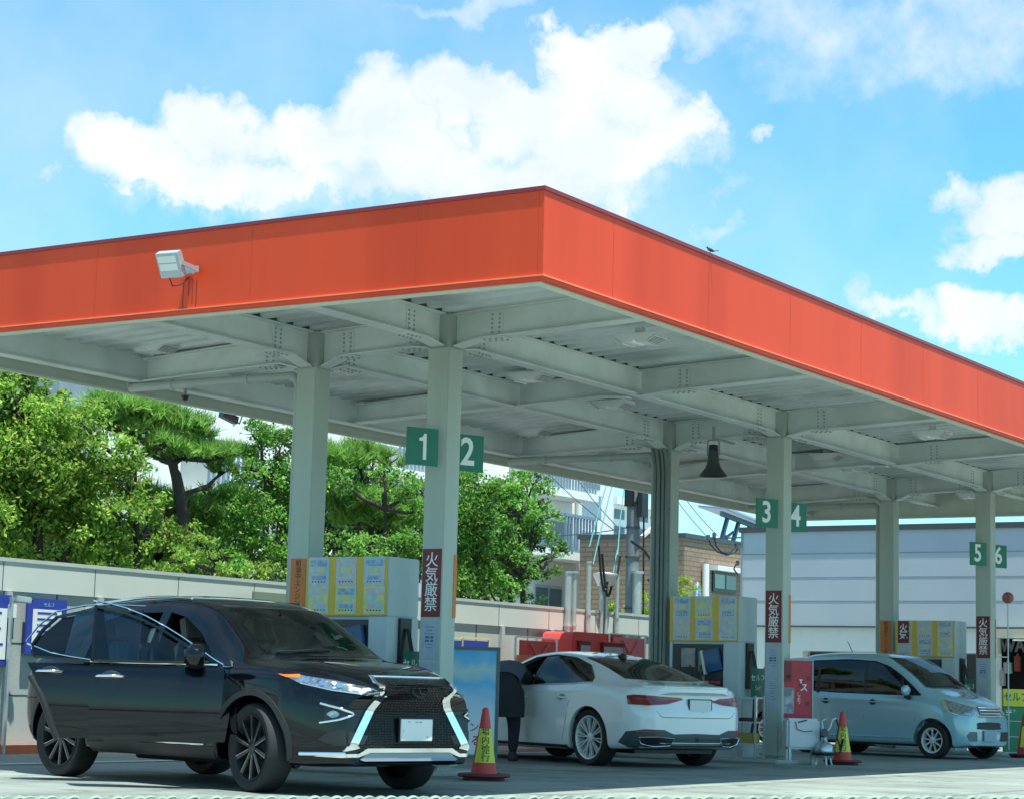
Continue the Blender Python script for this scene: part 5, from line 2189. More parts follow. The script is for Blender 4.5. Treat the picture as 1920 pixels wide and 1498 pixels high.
def section(S, x, shrink=0.0):
    """half section from bottom centre to top centre; returns list of (y, z)"""
    zb, zs, zt = S['zb'](x), S['zs'](x), S['zt'](x)
    w, ws, wr = S['w'](x) - shrink, S['ws'](x) - shrink, S['wr'](x) - shrink
    zt -= shrink * .8
    if shrink:
        zb = S['floor']
    zr = zs + (zt - zs) * S['rk'](x)
    er = S.get('round')
    if er and not shrink:
        (xf, lf, kf_), (xr_, lr, kr_) = er
        t = max(0, min(1, (x - (xf - lf)) / lf)) if x > 0 else 0
        q = 1 - kf_ * (1 - math.sqrt(max(0, 1 - t * t)))
        t = max(0, min(1, ((xr_ + lr) - x) / lr)) if x < 0 else 0
        q *= 1 - kr_ * (1 - math.sqrt(max(0, 1 - t * t)))
        w, ws, wr = w * q, ws * q, wr * q
    h = zs - zb
    gm = S.get('bulge', .012)
    P = [(0, zb), (.5 * w, zb), (.86 * w, zb), (.955 * w, zb + .035), (.982 * w, zb + .12 * h + .02), (.992 * w, zb + .30 * h), (w, zb + .50 * h), (.996 * w, zb + .68 * h),
         (.985 * w, zb + .82 * h), (ws + (w - ws) * .55, zb + .93 * h), (ws, zs), (ws - .012 - (ws - wr) * .04, zs + (zr - zs) * .10 + .004),
         (ws + (wr - ws) * .36 + gm, zs + (zr - zs) * .40), (ws + (wr - ws) * .72 + gm, zs + (zr - zs) * .75), (wr, zr),
         (wr * .93, zr + (zt - zr) * .42), (wr * .78, zr + (zt - zr) * .74), (wr * .5, zr + (zt - zr) * .93), (wr * .22, zt - (zt - zr) * .01), (0, zt)]
    return P


def resample(P, k=3):
    out = []
    n = len(P)
    for i in range(n - 1):
        p0, p1, p2, p3 = P[max(i - 1, 0)], P[i], P[i + 1], P[min(i + 2, n - 1)]
        for j in range(k):
            t = j / k
            q = []
            for c in (0, 1):
                a, b_, c_, d = p0[c], p1[c], p2[c], p3[c]
                q.append(.5 * ((2 * b_) + (-a + c_) * t + (2 * a - 5 * b_ + 4 * c_ - d) * t * t + (-a + 3 * b_ - 3 * c_ + d) * t ** 3))
            out.append((max(q[0], 0), q[1]))
    out.append(P[-1])
    return out


def loft(S, xs, shrink=0.0, mi=0, k=3, rnd=True):
    """closed body; nose and tail rounded in plan and in side view"""
    bm = bmesh.new()
    rings = []
    for x in xs:
        P = resample(section(S, x, shrink), k)
        dx = S['lean'](x) if (rnd and 'lean' in S) else None
        ring = []
        full = [(-y, z) for (y, z) in P[1:-1]][::-1]
        loop = P + full
        for (y, z) in loop:
            xx = x
            if rnd:
                xx = S['warp'](x, y, z)
            ring.append(bm.verts.new((xx, y, z)))
        rings.append(ring)
    n = len(rings[0])
    for a, b in zip(rings[:-1], rings[1:]):
        for i in range(n):
            j = (i + 1) % n
            f = bm.faces.new((a[i], a[j], b[j], b[i]))
            f.material_index = mi
    for rg, rev in ((rings[0], False), (rings[-1], True)):
        # cap as horizontal strips so that it shades flat and cleanly
        half = (n + 2) // 2
        for i in range(half - 1):
            a0, a1 = rg[i], rg[i + 1]
            b0, b1 = rg[(n - i) % n], rg[(n - i - 1) % n]
            vs = []
            for v in (a0, a1, b1, b0):
                if v not in vs:
                    vs.append(v)
            if len(vs) >= 3:
                f = bm.faces.new(vs[::-1] if rev else vs)
                f.material_index = mi
    bmesh.ops.recalc_face_normals(bm, faces=bm.faces)
    return bm


def bm_obj(bm, name, mats):
    me = bpy.data.meshes.new(name)
    bm.to_mesh(me)
    for m in mats:
        me.materials.append(m)
    return bpy.data.objects.new(name, me)


def boolean(obj, cutters):
    """cut the meshes out of obj and return a new mesh"""
    COL.objects.link(obj)
    for c in cutters:
        COL.objects.link(c)
        md = obj.modifiers.new('cut', 'BOOLEAN')
        md.operation = 'DIFFERENCE'
        md.object = c
        md.solver = 'EXACT'
    dg = bpy.context.evaluated_depsgraph_get()
    me = bpy.data.meshes.new_from_object(obj.evaluated_get(dg))
    for c in cutters:
        bpy.data.objects.remove(c)
    mats = [s for s in obj.data.materials]
    bpy.data.objects.remove(obj)
    me.materials.clear()
    for m in mats:
        me.materials.append(m)
    return me


def cutter(poly, a0, a1, axis, mi=1):
    m = MB()
    m.prism(poly, a0, a1, axis, 0)
    me = bpy.data.meshes.new('cutter')
    me.from_pydata(m.v, [], m.f)
    bm = bmesh.new()
    bm.from_mesh(me)
    bmesh.ops.recalc_face_normals(bm, faces=bm.faces)
    for f in bm.faces:
        f.material_index = mi
    bm.to_mesh(me)
    bm.free()
    for k in range(2):
        me.materials.append(MATS['cabin_dark'])
    return bpy.data.objects.new('cutter', me)


def smooth_poly(pts, k=4, closed=True):
    n = len(pts)
    out = []
    for i in range(n if closed else n - 1):
        p0, p1, p2, p3 = [pts[(i + j) % n] if closed else pts[min(max(i + j, 0), n - 1)] for j in (-1, 0, 1, 2)]
        for j in range(k):
            t = j / k
            out.append(tuple(.5 * ((2 * p1[c]) + (-p0[c] + p2[c]) * t + (2 * p0[c] - 5 * p1[c] + 4 * p2[c] - p3[c]) * t * t + (-p0[c] + 3 * p1[c] - 3 * p2[c] + p3[c]) * t ** 3) for c in (0, 1)))
    if not closed:
        out.append(tuple(pts[-1]))
    return out


class Car:
    def __init__(s, S, label, loc, heading, paint, name='parked_car', cat='car'):
        s.S = S
        s.root = thing(name, label, cat, loc, heading)
        s.paint = paint
        s.bm = loft(S, S['xs'])
        s.bvh = BVHTree.FromBMesh(s.bm)

    def ray(s, p, d):
        h = s.bvh.ray_cast(Vector(p), Vector(d))
        if h[0] is None:
            q = s.bvh.find_nearest(Vector(p) + Vector(d) * 4)
            return q[0], q[1]
        n = h[1]
        return h[0], n

    def proj(s, d, a, b, off=0.0):
        """surface point seen looking along -d; a = sideways, b = height"""
        d = Vector(d).normalized()
        if abs(d.z) > .9:
            sd, up = Vector((1, 0, 0)), Vector((0, 1, 0))
        else:
            sd = Vector((0, 0, 1)).cross(d).normalized()
            up = Vector((0, 0, 1))
        o = sd * a + up * b + d * 4
        p, n = s.ray(o, -d)
        if n.dot(d) < 0:
            n = -n
        return p + n * off

    def patch(s, name, poly, d, mtl, off=.004, parent=None, cell=.05, thick=.01, build=True):
        """panel cut to the outline poly (sideways, height) and laid on the body"""
        bm = bmesh.new()
        vs = [bm.verts.new((p[0], p[1], 0)) for p in poly]
        bm.faces.new(vs)
        for ax in (0, 1):
            lo, hi = min(p[ax] for p in poly), max(p[ax] for p in poly)
            c = math.floor(lo / cell) * cell + cell * .37
            while c < hi:
                co = (c, 0, 0) if ax == 0 else (0, c, 0)
                no = (1, 0, 0) if ax == 0 else (0, 1, 0)
                bmesh.ops.bisect_plane(bm, geom=bm.verts[:] + bm.edges[:] + bm.faces[:], plane_co=co, plane_no=no, dist=1e-5)
                c += cell
        bmesh.ops.triangulate(bm, faces=[f for f in bm.faces if len(f.verts) > 4])
        for v in bm.verts:
            v.co = s.proj(d, v.co.x, v.co.y, off)
        dd = Vector(d).normalized()
        bmesh.ops.recalc_face_normals(bm, faces=bm.faces)
        fs = bm.faces[:]
        if fs and sum(f.normal.dot(dd) for f in fs) < 0:
            bmesh.ops.reverse_faces(bm, faces=fs)
        be = [e for e in bm.edges if len(e.link_faces) == 1]
        r = bmesh.ops.extrude_edge_only(bm, edges=be)
        for g in r['geom']:
            if isinstance(g, bmesh.types.BMVert):
                g.co -= dd * thick
        me = bpy.data.meshes.new(name)
        for f in bm.faces:
            f.smooth = True
        bm.to_mesh(me)
        bm.free()
        me.set_sharp_from_angle(angle=R(50))
        me.materials.append(mtl)
        return link(name, me, parent or s.root)

    def strip(s, name, pts, d, mtl, r=.008, off=.002, parent=None, flat=None, n=6):
        """trim line following the body"""
        P = [s.proj(d, a, b, off) for a, b in pts]
        m = MB()
        m.tube(P, r, n)
        return m.build(name, mtl, parent or s.root, smooth=60)


def wheel(car, x, side, r, width, y_out, kind, steer=0.0, name='wheel'):
    M = Matrix.Translation((x, side * (y_out - width / 2), r)) @ Matrix.Rotation(steer, 4, 'Z')
    if side < 0:
        M = M @ Matrix.Rotation(PI, 4, 'Z')
    w = width / 2
    # outer side is +y
    m = MB()
    m.lathe([(.06, -w * .8), (.10, -w * .8), (.10, w * .25), (.0, w * .25)], 20, 0, M, 'y')
    hub = m.build('wheel', DARKGREY, car.root, smooth=40)
    rr = {'suv': .278, 'coupe': .258, 'kei': .19}[kind]
    m = MB()
    m.lathe([(rr, -w * .85), (rr + .02, -w * .95), (r * .93, -w), (r - .008, -w * .86), (r, -w * .6), (r, w * .6), (r - .008, w * .86), (r * .93, w), (rr + .03, w * .96), (rr, w * .82), (rr, -w * .85)], 48, 0, M, 'y', cap=False)
    for gy in (-.05, 0, .05):
        pass
    m.build('tyre', TYRE, hub, smooth=35)
    m = MB()
    m.lathe([(rr + .004, w * .84), (rr + .002, w * .90), (rr - .014, w * .86), (rr - .028, w * .55), (rr - .03, -w * .5)], 48, 1 if kind == 'suv' else 0, M, 'y', cap=False)
    m.lathe([(rr - .03, -w * .1), (.0, -w * .1)], 32, 1, M, 'y')
    n, w0, w1, dish = {'suv': (10, .024, .036, .02), 'coupe': (10, .009, .013, .015), 'kei': (9, .017, .022, .012)}[kind]
    for k in range(n):
        subs = (0,) if kind != 'coupe' else (-.07, .07)
        for sb in subs:
            a = 2 * PI * k / n + .15 + sb
            a1 = 2 * PI * k / n + .15 + sb * 1.4 + (.10 if kind == 'suv' else 0)
            c0 = Vector((math.cos(a) * .045, w * .70, math.sin(a) * .045))
            c1 = Vector((math.cos(a1) * (rr - .012), w * .74 + dish * .4, math.sin(a1) * (rr - .012)))
            t0 = Vector((-math.sin(a), 0, math.cos(a))) * w0 * .5
            t1 = Vector((-math.sin(a1), 0, math.cos(a1))) * w1 * .5
            dp = Vector((0, -.03, 0))
            up0 = Vector((0, .0, 0))
            v = [c0 - t0, c0 + t0, c1 + t1, c1 - t1, c0 - t0 + dp, c0 + t0 + dp, c1 + t1 + dp, c1 - t1 + dp]
            m.raw([M @ q for q in v], [(0, 1, 2, 3), (7, 6, 5, 4), (0, 4, 5, 1), (1, 5, 6, 2), (2, 6, 7, 3), (3, 7, 4, 0)], 0)
            if kind == 'suv':     # machined edge
                e = Vector((0, .003, 0))
                v = [c0 + t0 * .7 + e, c0 + t0 + e, c1 + t1 + e, c1 + t1 * .75 + e]
                v += [q - e * 1.5 for q in v]
                m.raw([M @ q for q in v], [(0, 1, 2, 3), (7, 6, 5, 4), (0, 4, 5, 1), (1, 5, 6, 2), (2, 6, 7, 3), (3, 7, 4, 0)], 2)
    m.lathe([(.055, w * .5), (.055, w * .74), (.04, w * .80), (.0, w * .80)], 20, 0, M, 'y')
    base = {'suv': mat('rim_dark', (0.06, 0.065, 0.07), 0.3, metal=.6), 'coupe': mat('bright_alloy', (0.75, 0.77, 0.77), 0.35, metal=.25), 'kei': mat('bright_alloy', (0.75, 0.77, 0.77), 0.35, metal=.25)}[kind]
    m.build('rim', [base, mat('rim_well', (0.012, 0.012, 0.013), 0.6), SILVER], hub, smooth=30)
    return hub


def arch_cut(x, r, y_in, z0):
    pts = []
    for k in range(33):
        a = k / 32 * PI
        pts.append((x + r * math.cos(a), z0 + r * math.sin(a)))
    pts = [(x + r, -.2)] + pts + [(x - r, -.2)]
    return [cutter(pts, y_in, 1.4, 'y'), cutter(pts, -1.4, -y_in, 'y')]


def seat(car, x, y, parent, mtl, z=.52, h=.62):
    t = MB()
    t.box(x - .25, x + .25, y - .24, y + .24, z - .16, z)
    o = t.build('seat', mtl, parent, bevel=.04)
    m = MB()
    M = Matrix.Translation((x - .22, y, z)) @ Matrix.Rotation(R(-14), 4, 'Y')
    m.box(-.07, .07, -.23, .23, -.03, h, 0, M)
    m.build('backrest', mtl, o, bevel=.035)
    m = MB()
    m.box(-.05, .05, -.13, .13, h + .04, h + .23, 0, M)
    m.box(-.012, .012, -.07, -.05, h - .03, h + .05, 0, M)
    m.box(-.012, .012, .05, .07, h - .03, h + .05, 0, M)
    m.build('headrest', mtl, o, bevel=.03)


CABIN = mat('cabin_dark', (0.03, 0.032, 0.034), 0.7)
SEATM = mat('seat_leather', (0.15, 0.15, 0.145), 0.5)
PLATE = mat('plate_white', (0.72, 0.75, 0.72), 0.4, var=.04)
LENS = mat('lamp_glass', (0.34, 0.39, 0.43), 0.08, metal=.8, var=.8, vscale=24, coat=1.0, bump=.9, bscale=26)
AMBER = mat('amber', (0.80, 0.16, 0.02), 0.2)
TAIL = mat('tail_red', (0.22, 0.008, 0.01), 0.08, var=.35, vscale=16, coat=1.0)
PLASTIC = mat('trim_black', (0.022, 0.023, 0.025), 0.5)
GLASS_G = glassmat('glass_green', (0.82, 0.92, 0.87))
GLASS_B = glassmat('glass_blue', (0.55, 0.68, 0.74))
GLASS_D = glassmat('glass_dark', (0.10, 0.13, 0.15))


def warp_fn(xf, xr, kf, kr, rf=.5, rr=.5, zlf=None, zlr=None):
    """rounds the nose and tail: x moves inboard towards the corners and away from the bumper height"""
    def f(x, y, z):
        if x > xf - rf:
            t = (x - (xf - rf)) / rf
            x -= t * (kf * (abs(y) / .9) ** 2.6 + (zlf(z) if zlf else 0))
        elif x < xr + rr:
            t = ((xr + rr) - x) / rr
            x += t * (kr * (abs(y) / .9) ** 2.6 + (zlr(z) if zlr else 0))
        return x
    return f


# ---------------------------------------------------------------- black suv
def lin(*pts):
    c = Curve(pts)
    return lambda z: c(z)


S1 = dict(
    round=((2.35, .16, .16), (-2.22, .14, .14)),
    xs=[-2.22, -2.217, -2.205, -2.18, -2.14, -2.08] + [-2.0 + i * .1 for i in range(42)] + [2.19, 2.25, 2.30, 2.33, 2.345, 2.35],
    zt=Curve([(-2.22, 1.02), (-2.16, 1.10), (-2.02, 1.30), (-1.86, 1.52), (-1.6, 1.61), (-1.0, 1.67), (-.3, 1.695), (.15, 1.67), (.45, 1.60), (.9, 1.34), (1.22, 1.165), (1.32, 1.14), (1.8, 1.105), (2.1, 1.06), (2.28, .985), (2.35, .91)]),
    zs=Curve([(-2.22, .98), (-2.0, 1.10), (-1.5, 1.10), (-.9, 1.05), (0, 1.03), (.9, 1.02), (1.3, 1.03), (1.9, .99), (2.2, .93), (2.35, .83)]),
    zb=Curve([(-2.22, .42), (-2.0, .32), (-1.4, .26), (0, .25), (1.4, .25), (2.1, .24), (2.35, .27)]),
    w=Curve([(-2.22, .80), (-2.1, .87), (-1.7, .935), (-1.3, .945), (0, .93), (1.2, .945), (1.8, .93), (2.15, .87), (2.35, .80)]),
    ws=Curve([(-2.22, .74), (-2.0, .80), (-1.5, .87), (0, .875), (1.2, .88), (1.8, .86), (2.15, .77), (2.35, .66)]),
    wr=Curve([(-2.22, .60), (-2.0, .58), (-1.6, .60), (-.5, .635), (.3, .63), (.8, .68), (1.25, .77), (1.9, .72), (2.2, .62), (2.35, .52)]),
    rk=Curve([(-2.22, .5), (-1.8, .86), (.4, .88), (.9, .84), (1.3, .55), (2.35, .5)]),
    floor=.42)
_w1 = warp_fn(2.35, -2.22, .40, .12, .6, .4, lin((.2, .04), (.45, .0), (.75, .02), (.95, .10), (1.1, .16)), lin((.3, .10), (.6, .0), (1.0, .02), (1.2, .0)))


def _warp1(x, y, z):
    x = _w1(x, y, z)
    return x + max(0, x - 1.85) * .48


S1['warp'] = _warp1
PAINT1 = mat('black_paint', (0.002, 0.003, 0.005), 0.03, metal=0.0, var=.1, spec=.5, coat=0)
car = Car(S1, 'black suv with both right side doors wide open', (2.4526 - 1.897 + .025, 4.7042 - 1.173 - .04, 0), -1.784, PAINT1, 'black_suv', 'car')
car.root.scale = (1, 1, .975)
RTS, LFT, FRT, RER = (0, -1, 0), (0, 1, 0), (1, 0, 0), (-1, 0, 0)
# on the right side (looking along +y) sideways axis = z x d = (1,0,0): a = x ; left side: a = -x
# front: d=(1,0,0): a = y ; rear: a = -y
# outlines (x, z)
front_door = [(1.02, .40), (1.05, .62), (1.02, .90), (.98, 1.02), (.80, 1.12), (.50, 1.34), (.18, 1.50), (-.14, 1.55), (-.12, 1.05), (-.10, .38)]
rear_door = [(-.13, .38), (-.15, 1.05), (-.17, 1.55), (-.75, 1.55), (-1.12, 1.47), (-1.20, 1.10), (-1.02, .82), (-.95, .60), (-.90, .45), (-.85, .38)]
open_front = [(.98, .42), (1.00, .62), (.97, .90), (.92, 1.02), (.75, 1.12), (.46, 1.33), (.16, 1.475), (-.08, 1.52), (-.08, .42)]
open_rear = [(-.20, .42), (-.20, 1.52), (-.72, 1.52), (-1.06, 1.44), (-1.13, 1.10), (-.97, .84), (-.90, .60), (-.84, .42)]
quarter = [(-1.28, 1.16), (-1.22, 1.44), (-1.5, 1.42), (-1.74, 1.30), (-1.78, 1.20)]
sidewin = [(.80, 1.07), (.60, 1.22), (.35, 1.38), (.08, 1.48), (-.3, 1.52), (-.8, 1.52), (-1.2, 1.46), (-1.5, 1.42), (-1.74, 1.30), (-1.78, 1.20), (-1.2, 1.12), (-.4, 1.08)]
wsh = [(-.62, 1.155), (-.52, 1.585), (.52, 1.585), (.62, 1.155)]
rwin = [(-.55, 1.16), (-.50, 1.50), (.50, 1.50), (.55, 1.16)]


def hollow(S, xa, xb, n=24):
    bmh = loft(S, [xa + (xb - xa) * i / n for i in range(n + 1)], shrink=.05, mi=1, rnd=False)
    o = bm_obj(bmh, 'cutter', [CABIN, CABIN])
    bmh.free()
    return o


cuts = [hollow(S1, -1.95, 1.16)]
cuts += arch_cut(1.395, .435, .56, .37) + arch_cut(-1.395, .435, .56, .37)
cuts += [cutter(open_front, -1.3, -.45, 'y'), cutter(open_rear, -1.3, -.45, 'y')]
cuts += [cutter([(x + (-.02 if x > -1.5 else .02), z) for x, z in quarter], -1.3, -.3, 'y')]
cuts += [cutter(sidewin, .3, 1.3, 'y')]
cuts += [cutter([(y * .95, 1.185 if z < 1.3 else 1.575) for y, z in wsh], .3, 2.2, 'x')]
cuts += [cutter([(y * .95, z + (.02 if z < 1.3 else -.02)) for y, z in rwin], -2.5, -1.5, 'x')]
o = bm_obj(car.bm, 'body', [PAINT1, CABIN])
me = boolean(o, cuts)
me.set_sharp_from_angle(angle=R(32))
for p in me.polygons:
    p.use_smooth = True
me.set_sharp_from_angle(angle=R(32))
me.name = 'body'
link('body', me, car.root)
GW = GLASS_G
car.patch('windshield', wsh, FRT, GLASS_G, off=.002, thick=.002)
car.patch('rear_window', rwin, RER, GLASS_B, off=.002, thick=.002)
car.patch('side_window', [(-x, z) for x, z in sidewin], LFT, GLASS_G, off=.002, thick=.002)
qw = car.patch('quarter_window', quarter, RTS, GLASS_D, off=.002, thick=.002)
for y in (-.38, .38):
    seat(car, .25, y, car.root, SEATM, z=.72, h=.55)
    seat(car, -.75, y, car.root, SEATM, z=.72, h=.55)
m = MB()
m.box(.95, 1.18, -.72, .72, .72, 1.02)
m.box(.80, .95, .10, .62, .86, 1.04)
m.build('dashboard', CABIN, car.root, bevel=.03)
m = MB()
m.lathe([(.175, -.012), (.19, 0), (.175, .012), (.165, 0), (.175, -.012)], 28, 0, Matrix.Translation((.72, -.38, .98)) @ Matrix.Rotation(R(-65), 4, 'Y'), cap=False)
m.bar((.72, -.54, .98), (.72, -.22, .98), .03)
m.build('steering_wheel', BLACK, car.root, smooth=50)
m = MB()
m.box(.62, .64, -.11, .11, 1.42, 1.48)
m.bar((.63, 0, 1.47), (.60, 0, 1.56), .015)
m.build('rear_view_mirror', BLACK, car.root)
# wheel arch cladding and sills
for s, d in ((-1, RTS), (1, LFT)):
    for xw in (1.395, -1.395):
        ring = [(xw + .435 * math.cos(R(a)), .37 + .435 * math.sin(R(a))) for a in range(-12, 193, 8)]
        ring2 = [(xw + .485 * math.cos(R(a)), .37 + .485 * math.sin(R(a))) for a in range(192, -13, -8)]
        poly = [(x if s < 0 else -x, z) for x, z in ring + ring2]
        if s < 0 and xw < 0:
            poly = [p for p in poly if p[0] < -1.0] or poly
        car.patch('arch_trim', poly, d, PLASTIC, off=.008, cell=.2)
    car.patch('sill', [(sx_ if s < 0 else -sx_, z) for sx_, z in ((-.9, .26), (-.93, .36), (.95, .36), (.9, .26))], d, PLASTIC, off=.012)
    car.strip('sill_trim', [((-.88 + i * .12) if s < 0 else (.88 - i * .12), .375) for i in range(15)], d, CHROME, r=.010, off=.012)
# ---- open doors of the right side
def swing(obj, hx, hy, ang):
    T = Matrix.Translation((hx, hy, 0)) @ Matrix.Rotation(ang, 4, 'Z') @ Matrix.Translation((-hx, -hy, 0))
    obj.data.transform(T)
    obj.data.update()


def door(name, label, outline, winpoly, hx, hy, ang, handle_x, handle_z, chrome_low, chrome_top, mirror=False, badge=False, pillars=()):
    belt = 1.035
    low = [p for p in outline if p[1] < belt + .03]
    # lower skin
    parts = []
    xs_ = [p[0] for p in outline]
    lowpoly = []
    n = len(outline)
    for i in range(n):
        a, b = outline[i], outline[(i + 1) % n]
        if a[1] <= belt:
            lowpoly.append(a)
        if (a[1] - belt) * (b[1] - belt) < 0:
            t = (belt - a[1]) / (b[1] - a[1])
            lowpoly.append((a[0] + (b[0] - a[0]) * t, belt))
    dr_ = car.patch(name, lowpoly, RTS, PAINT1, off=.003, thick=.10, cell=.06)
    dr_['label'] = label
    parts.append(dr_)
    # inner card: closed slab behind the skin
    m = MB()
    m.prism(lowpoly, -.80, -.78, 'y')
    card = m.build('door_card', SEATM, dr_)
    m = MB()
    x0_, x1_ = min(p[0] for p in lowpoly), max(p[0] for p in lowpoly)
    m.box(x0_ + .12, x1_ - .15, -.779, -.72, .78, .84)
    m.box(x0_ + .2, x1_ - .3, -.779, -.745, .48, .60)
    arm = m.build('armrest', BLACK, dr_, bevel=.01)
    parts += [card, arm]
    # window frame and glass
    for pc in pillars:
        parts.append(car.patch('pillar_cover', pc, RTS, PAINT1, off=.012, thick=.03, parent=dr_, cell=.1))
    gl = car.patch('window', winpoly, RTS, GLASS_B, off=.0, thick=.002, parent=dr_)
    parts.append(gl)
    P = [car.proj(RTS, a, b, .004) for a, b in winpoly]
    m = MB()
    for a, b in zip(P, P[1:] + P[:1]):
        m.bar(a, b, .022, .072, up=(0, 1, 0))
    frm = m.build('window_frame', PAINT1, dr_)
    parts.append(frm)
    m = MB()
    m.tube([car.proj(RTS, a, b, .018) for a, b in chrome_low], .009, 6)
    m.tube([car.proj(RTS, a, b, .018) for a, b in chrome_top], .009, 6)
    parts.append(m.build('chrome_trim', CHROME, dr_, smooth=60))
    hp = car.proj(RTS, handle_x, handle_z, .0)
    m = MB()
    m.tube([hp + Vector((-.12, .0, 0)), hp + Vector((-.09, -.04, .005)), hp + Vector((0, -.05, .008)), hp + Vector((.08, -.04, .005)), hp + Vector((.11, 0, 0))], .014, 8)
    parts.append(m.build('handle', CHROME, dr_, smooth=60))
    m = MB()
    m.lathe([(0, 0), (.06, .001), (.055, .004), (0, .004)], 16, 0, Matrix.Translation(hp + Vector((0, -.001, -.01))) @ Matrix.Rotation(R(90), 4, 'X') @ Matrix.Scale(1.6, 4, (1, 0, 0)))
    parts.append(m.build('handle_recess', BLACK, dr_, smooth=60))
    if mirror:
        mp_ = car.proj(RTS, .70, 1.08, .0)
        m = MB()
        Mm = Matrix.Translation(mp_ + Vector((.04, -.14, .04)))
        m.lathe([(.0, -.085), (.06, -.08), (.108, -.02), (.108, .05), (.08, .085), (.0, .09)], 20, 0, Mm @ Matrix.Rotation(R(90), 4, 'Y') @ Matrix.Scale(1.35, 4, (0, 1, 0)))
        m.bar(mp_ + Vector((.02, 0, -.03)), mp_ + Vector((.04, -.1, .0)), .05, .04)
        mr_ = m.build('door_mirror', PAINT1, dr_, smooth=60)
        parts.append(mr_)
    if badge:
        ar = [(-.86 - .0, .38), (-.90, .46), (-.95, .60), (-1.02, .76), (-1.12, .92)]
        m = MB()
        m.tube([car.proj(RTS, a, b, .006) for a, b in ar], .030, 8)
        parts.append(m.build('arch_trim', PLASTIC, dr_, smooth=60))
        c_ = car.proj(RTS, -.42, .50, .004)
        m = MB()
        for k in range(6):
            m.box(c_.x - .10 + k * .035, c_.x - .08 + k * .035, c_.y - .006, c_.y + .002, c_.z - .014, c_.z + .012)
        parts.append(m.build('badge', CHROME, dr_, bevel=.003))
    for o_ in parts:
        swing(o_, hx, hy, ang)
    return dr_


fw_win = [(.86, 1.075), (.76, 1.145), (.62, 1.24), (.46, 1.335), (.30, 1.415), (.12, 1.48), (-.11, 1.525), (-.10, 1.06), (.4, 1.06)]
rw_win = [(-.20, 1.06), (-.21, 1.525), (-.45, 1.53), (-.70, 1.515), (-.95, 1.45), (-1.06, 1.33), (-1.13, 1.20), (-1.10, 1.09), (-.65, 1.06)]
door('front_door', 'open front door with mirror', front_door, fw_win, 1.0, -.90, R(50), .06, .93,
     [(.93 - k * .105, 1.045) for k in range(11)], [(.98, 1.045), (.90, 1.09), (.78, 1.17), (.62, 1.275), (.46, 1.37), (.30, 1.45), (.14, 1.51), (0, 1.545), (-.14, 1.57)], mirror=True, pillars=[[(-.12, 1.06), (-.12, 1.51), (-.05, 1.505), (.03, 1.06)], [(.84, 1.065), (.80, 1.11), (.60, 1.22), (.58, 1.065)]])
door('rear_door', 'open rear door', rear_door, rw_win, -.18, -.93, R(47), -.95, .96,
     [(-.17 - k * .1, 1.045 + .0012 * k * k) for k in range(9)] + [(-1.18, 1.20)], [(-.18, 1.565), (-.45, 1.57), (-.72, 1.555), (-.97, 1.49), (-1.10, 1.36), (-1.19, 1.22)], badge=True, pillars=[[(-.20, 1.06), (-.20, 1.51), (-.27, 1.51), (-.30, 1.06)], [(-1.14, 1.12), (-1.12, 1.22), (-.90, 1.44), (-.80, 1.46), (-.86, 1.075), (-1.08, 1.09)]])

# ---- face of the suv
grille = [(-.38, .975), (.38, .975), (.41, .93), (.335, .815), (.58, .42), (.56, .385), (-.56, .385), (-.58, .42), (-.335, .815), (-.41, .93)]


def mesh_grille():
    m = bpy.data.materials.new('grille_mesh')
    m.use_nodes = True
    n, l = m.node_tree.nodes, m.node_tree.links
    p = n['Principled BSDF']
    p.inputs['Roughness'].default_value = .25
    t = n.new('ShaderNodeTexCoord')
    mp = n.new('ShaderNodeMapping')
    mp.inputs['Scale'].default_value = (0, 30, 48)
    l.new(t.outputs['Object'], mp.inputs[0])
    b = n.new('ShaderNodeTexVoronoi')
    b.inputs['Scale'].default_value = 1.0
    b.inputs['Randomness'].default_value = 0.25
    l.new(mp.outputs[0], b.inputs['Vector'])
    r = n.new('ShaderNodeMapRange')
    r.inputs[1].default_value = .38
    r.inputs[2].default_value = .5
    l.new(b.outputs[0], r.inputs[0])
    c = n.new('ShaderNodeMix')
    c.data_type = 'RGBA'
    c.inputs[6].default_value = (0.003, 0.003, 0.004, 1)
    c.inputs[7].default_value = (0.02, 0.022, 0.025, 1)
    l.new(r.outputs[0], c.inputs[0])
    l.new(c.outputs[2], p.inputs['Base Color'])
    l.new(r.outputs[0], p.inputs['Metallic'])
    bp = n.new('ShaderNodeBump')
    bp.inputs['Distance'].default_value = .02
    l.new(r.outputs[0], bp.inputs['Height'])
    l.new(bp.outputs[0], p.inputs['Normal'])
    return m


gr = car.patch('grille', grille, FRT, mesh_grille(), off=.006)
for s in (-1, 1):
    g2 = [(s * y, z) for y, z in ((.385, .985), (.405, .93), (.325, .815), (.575, .42), (.55, .40), (.68, .375), (.66, .43), (.40, .83), (.43, .93), (.405, .985))]
    car.patch('grille_blade', g2, FRT, CHROME, off=.016, thick=.02, cell=.04, parent=gr)
car.strip('grille_edge', [(y / 100, .98) for y in range(-40, 41, 5)], FRT, CHROME, r=.010, off=.01, parent=gr)
m = MB()
c = car.proj(FRT, 0, .88, .02)
pts = [(c.x, c.y + .085 * math.cos(R(a)), c.z + .055 * math.sin(R(a))) for a in range(0, 361, 15)]
m.tube(pts, .008, 6)
m.bar((c.x, -.03, c.z + .045), (c.x, .0, c.z - .03), .012)
m.bar((c.x, .0, c.z - .03), (c.x, .06, c.z - .03), .012)
m.build('emblem', mat('dark_chrome', (0.03, 0.035, 0.05), 0.3, metal=.5), gr, smooth=50)
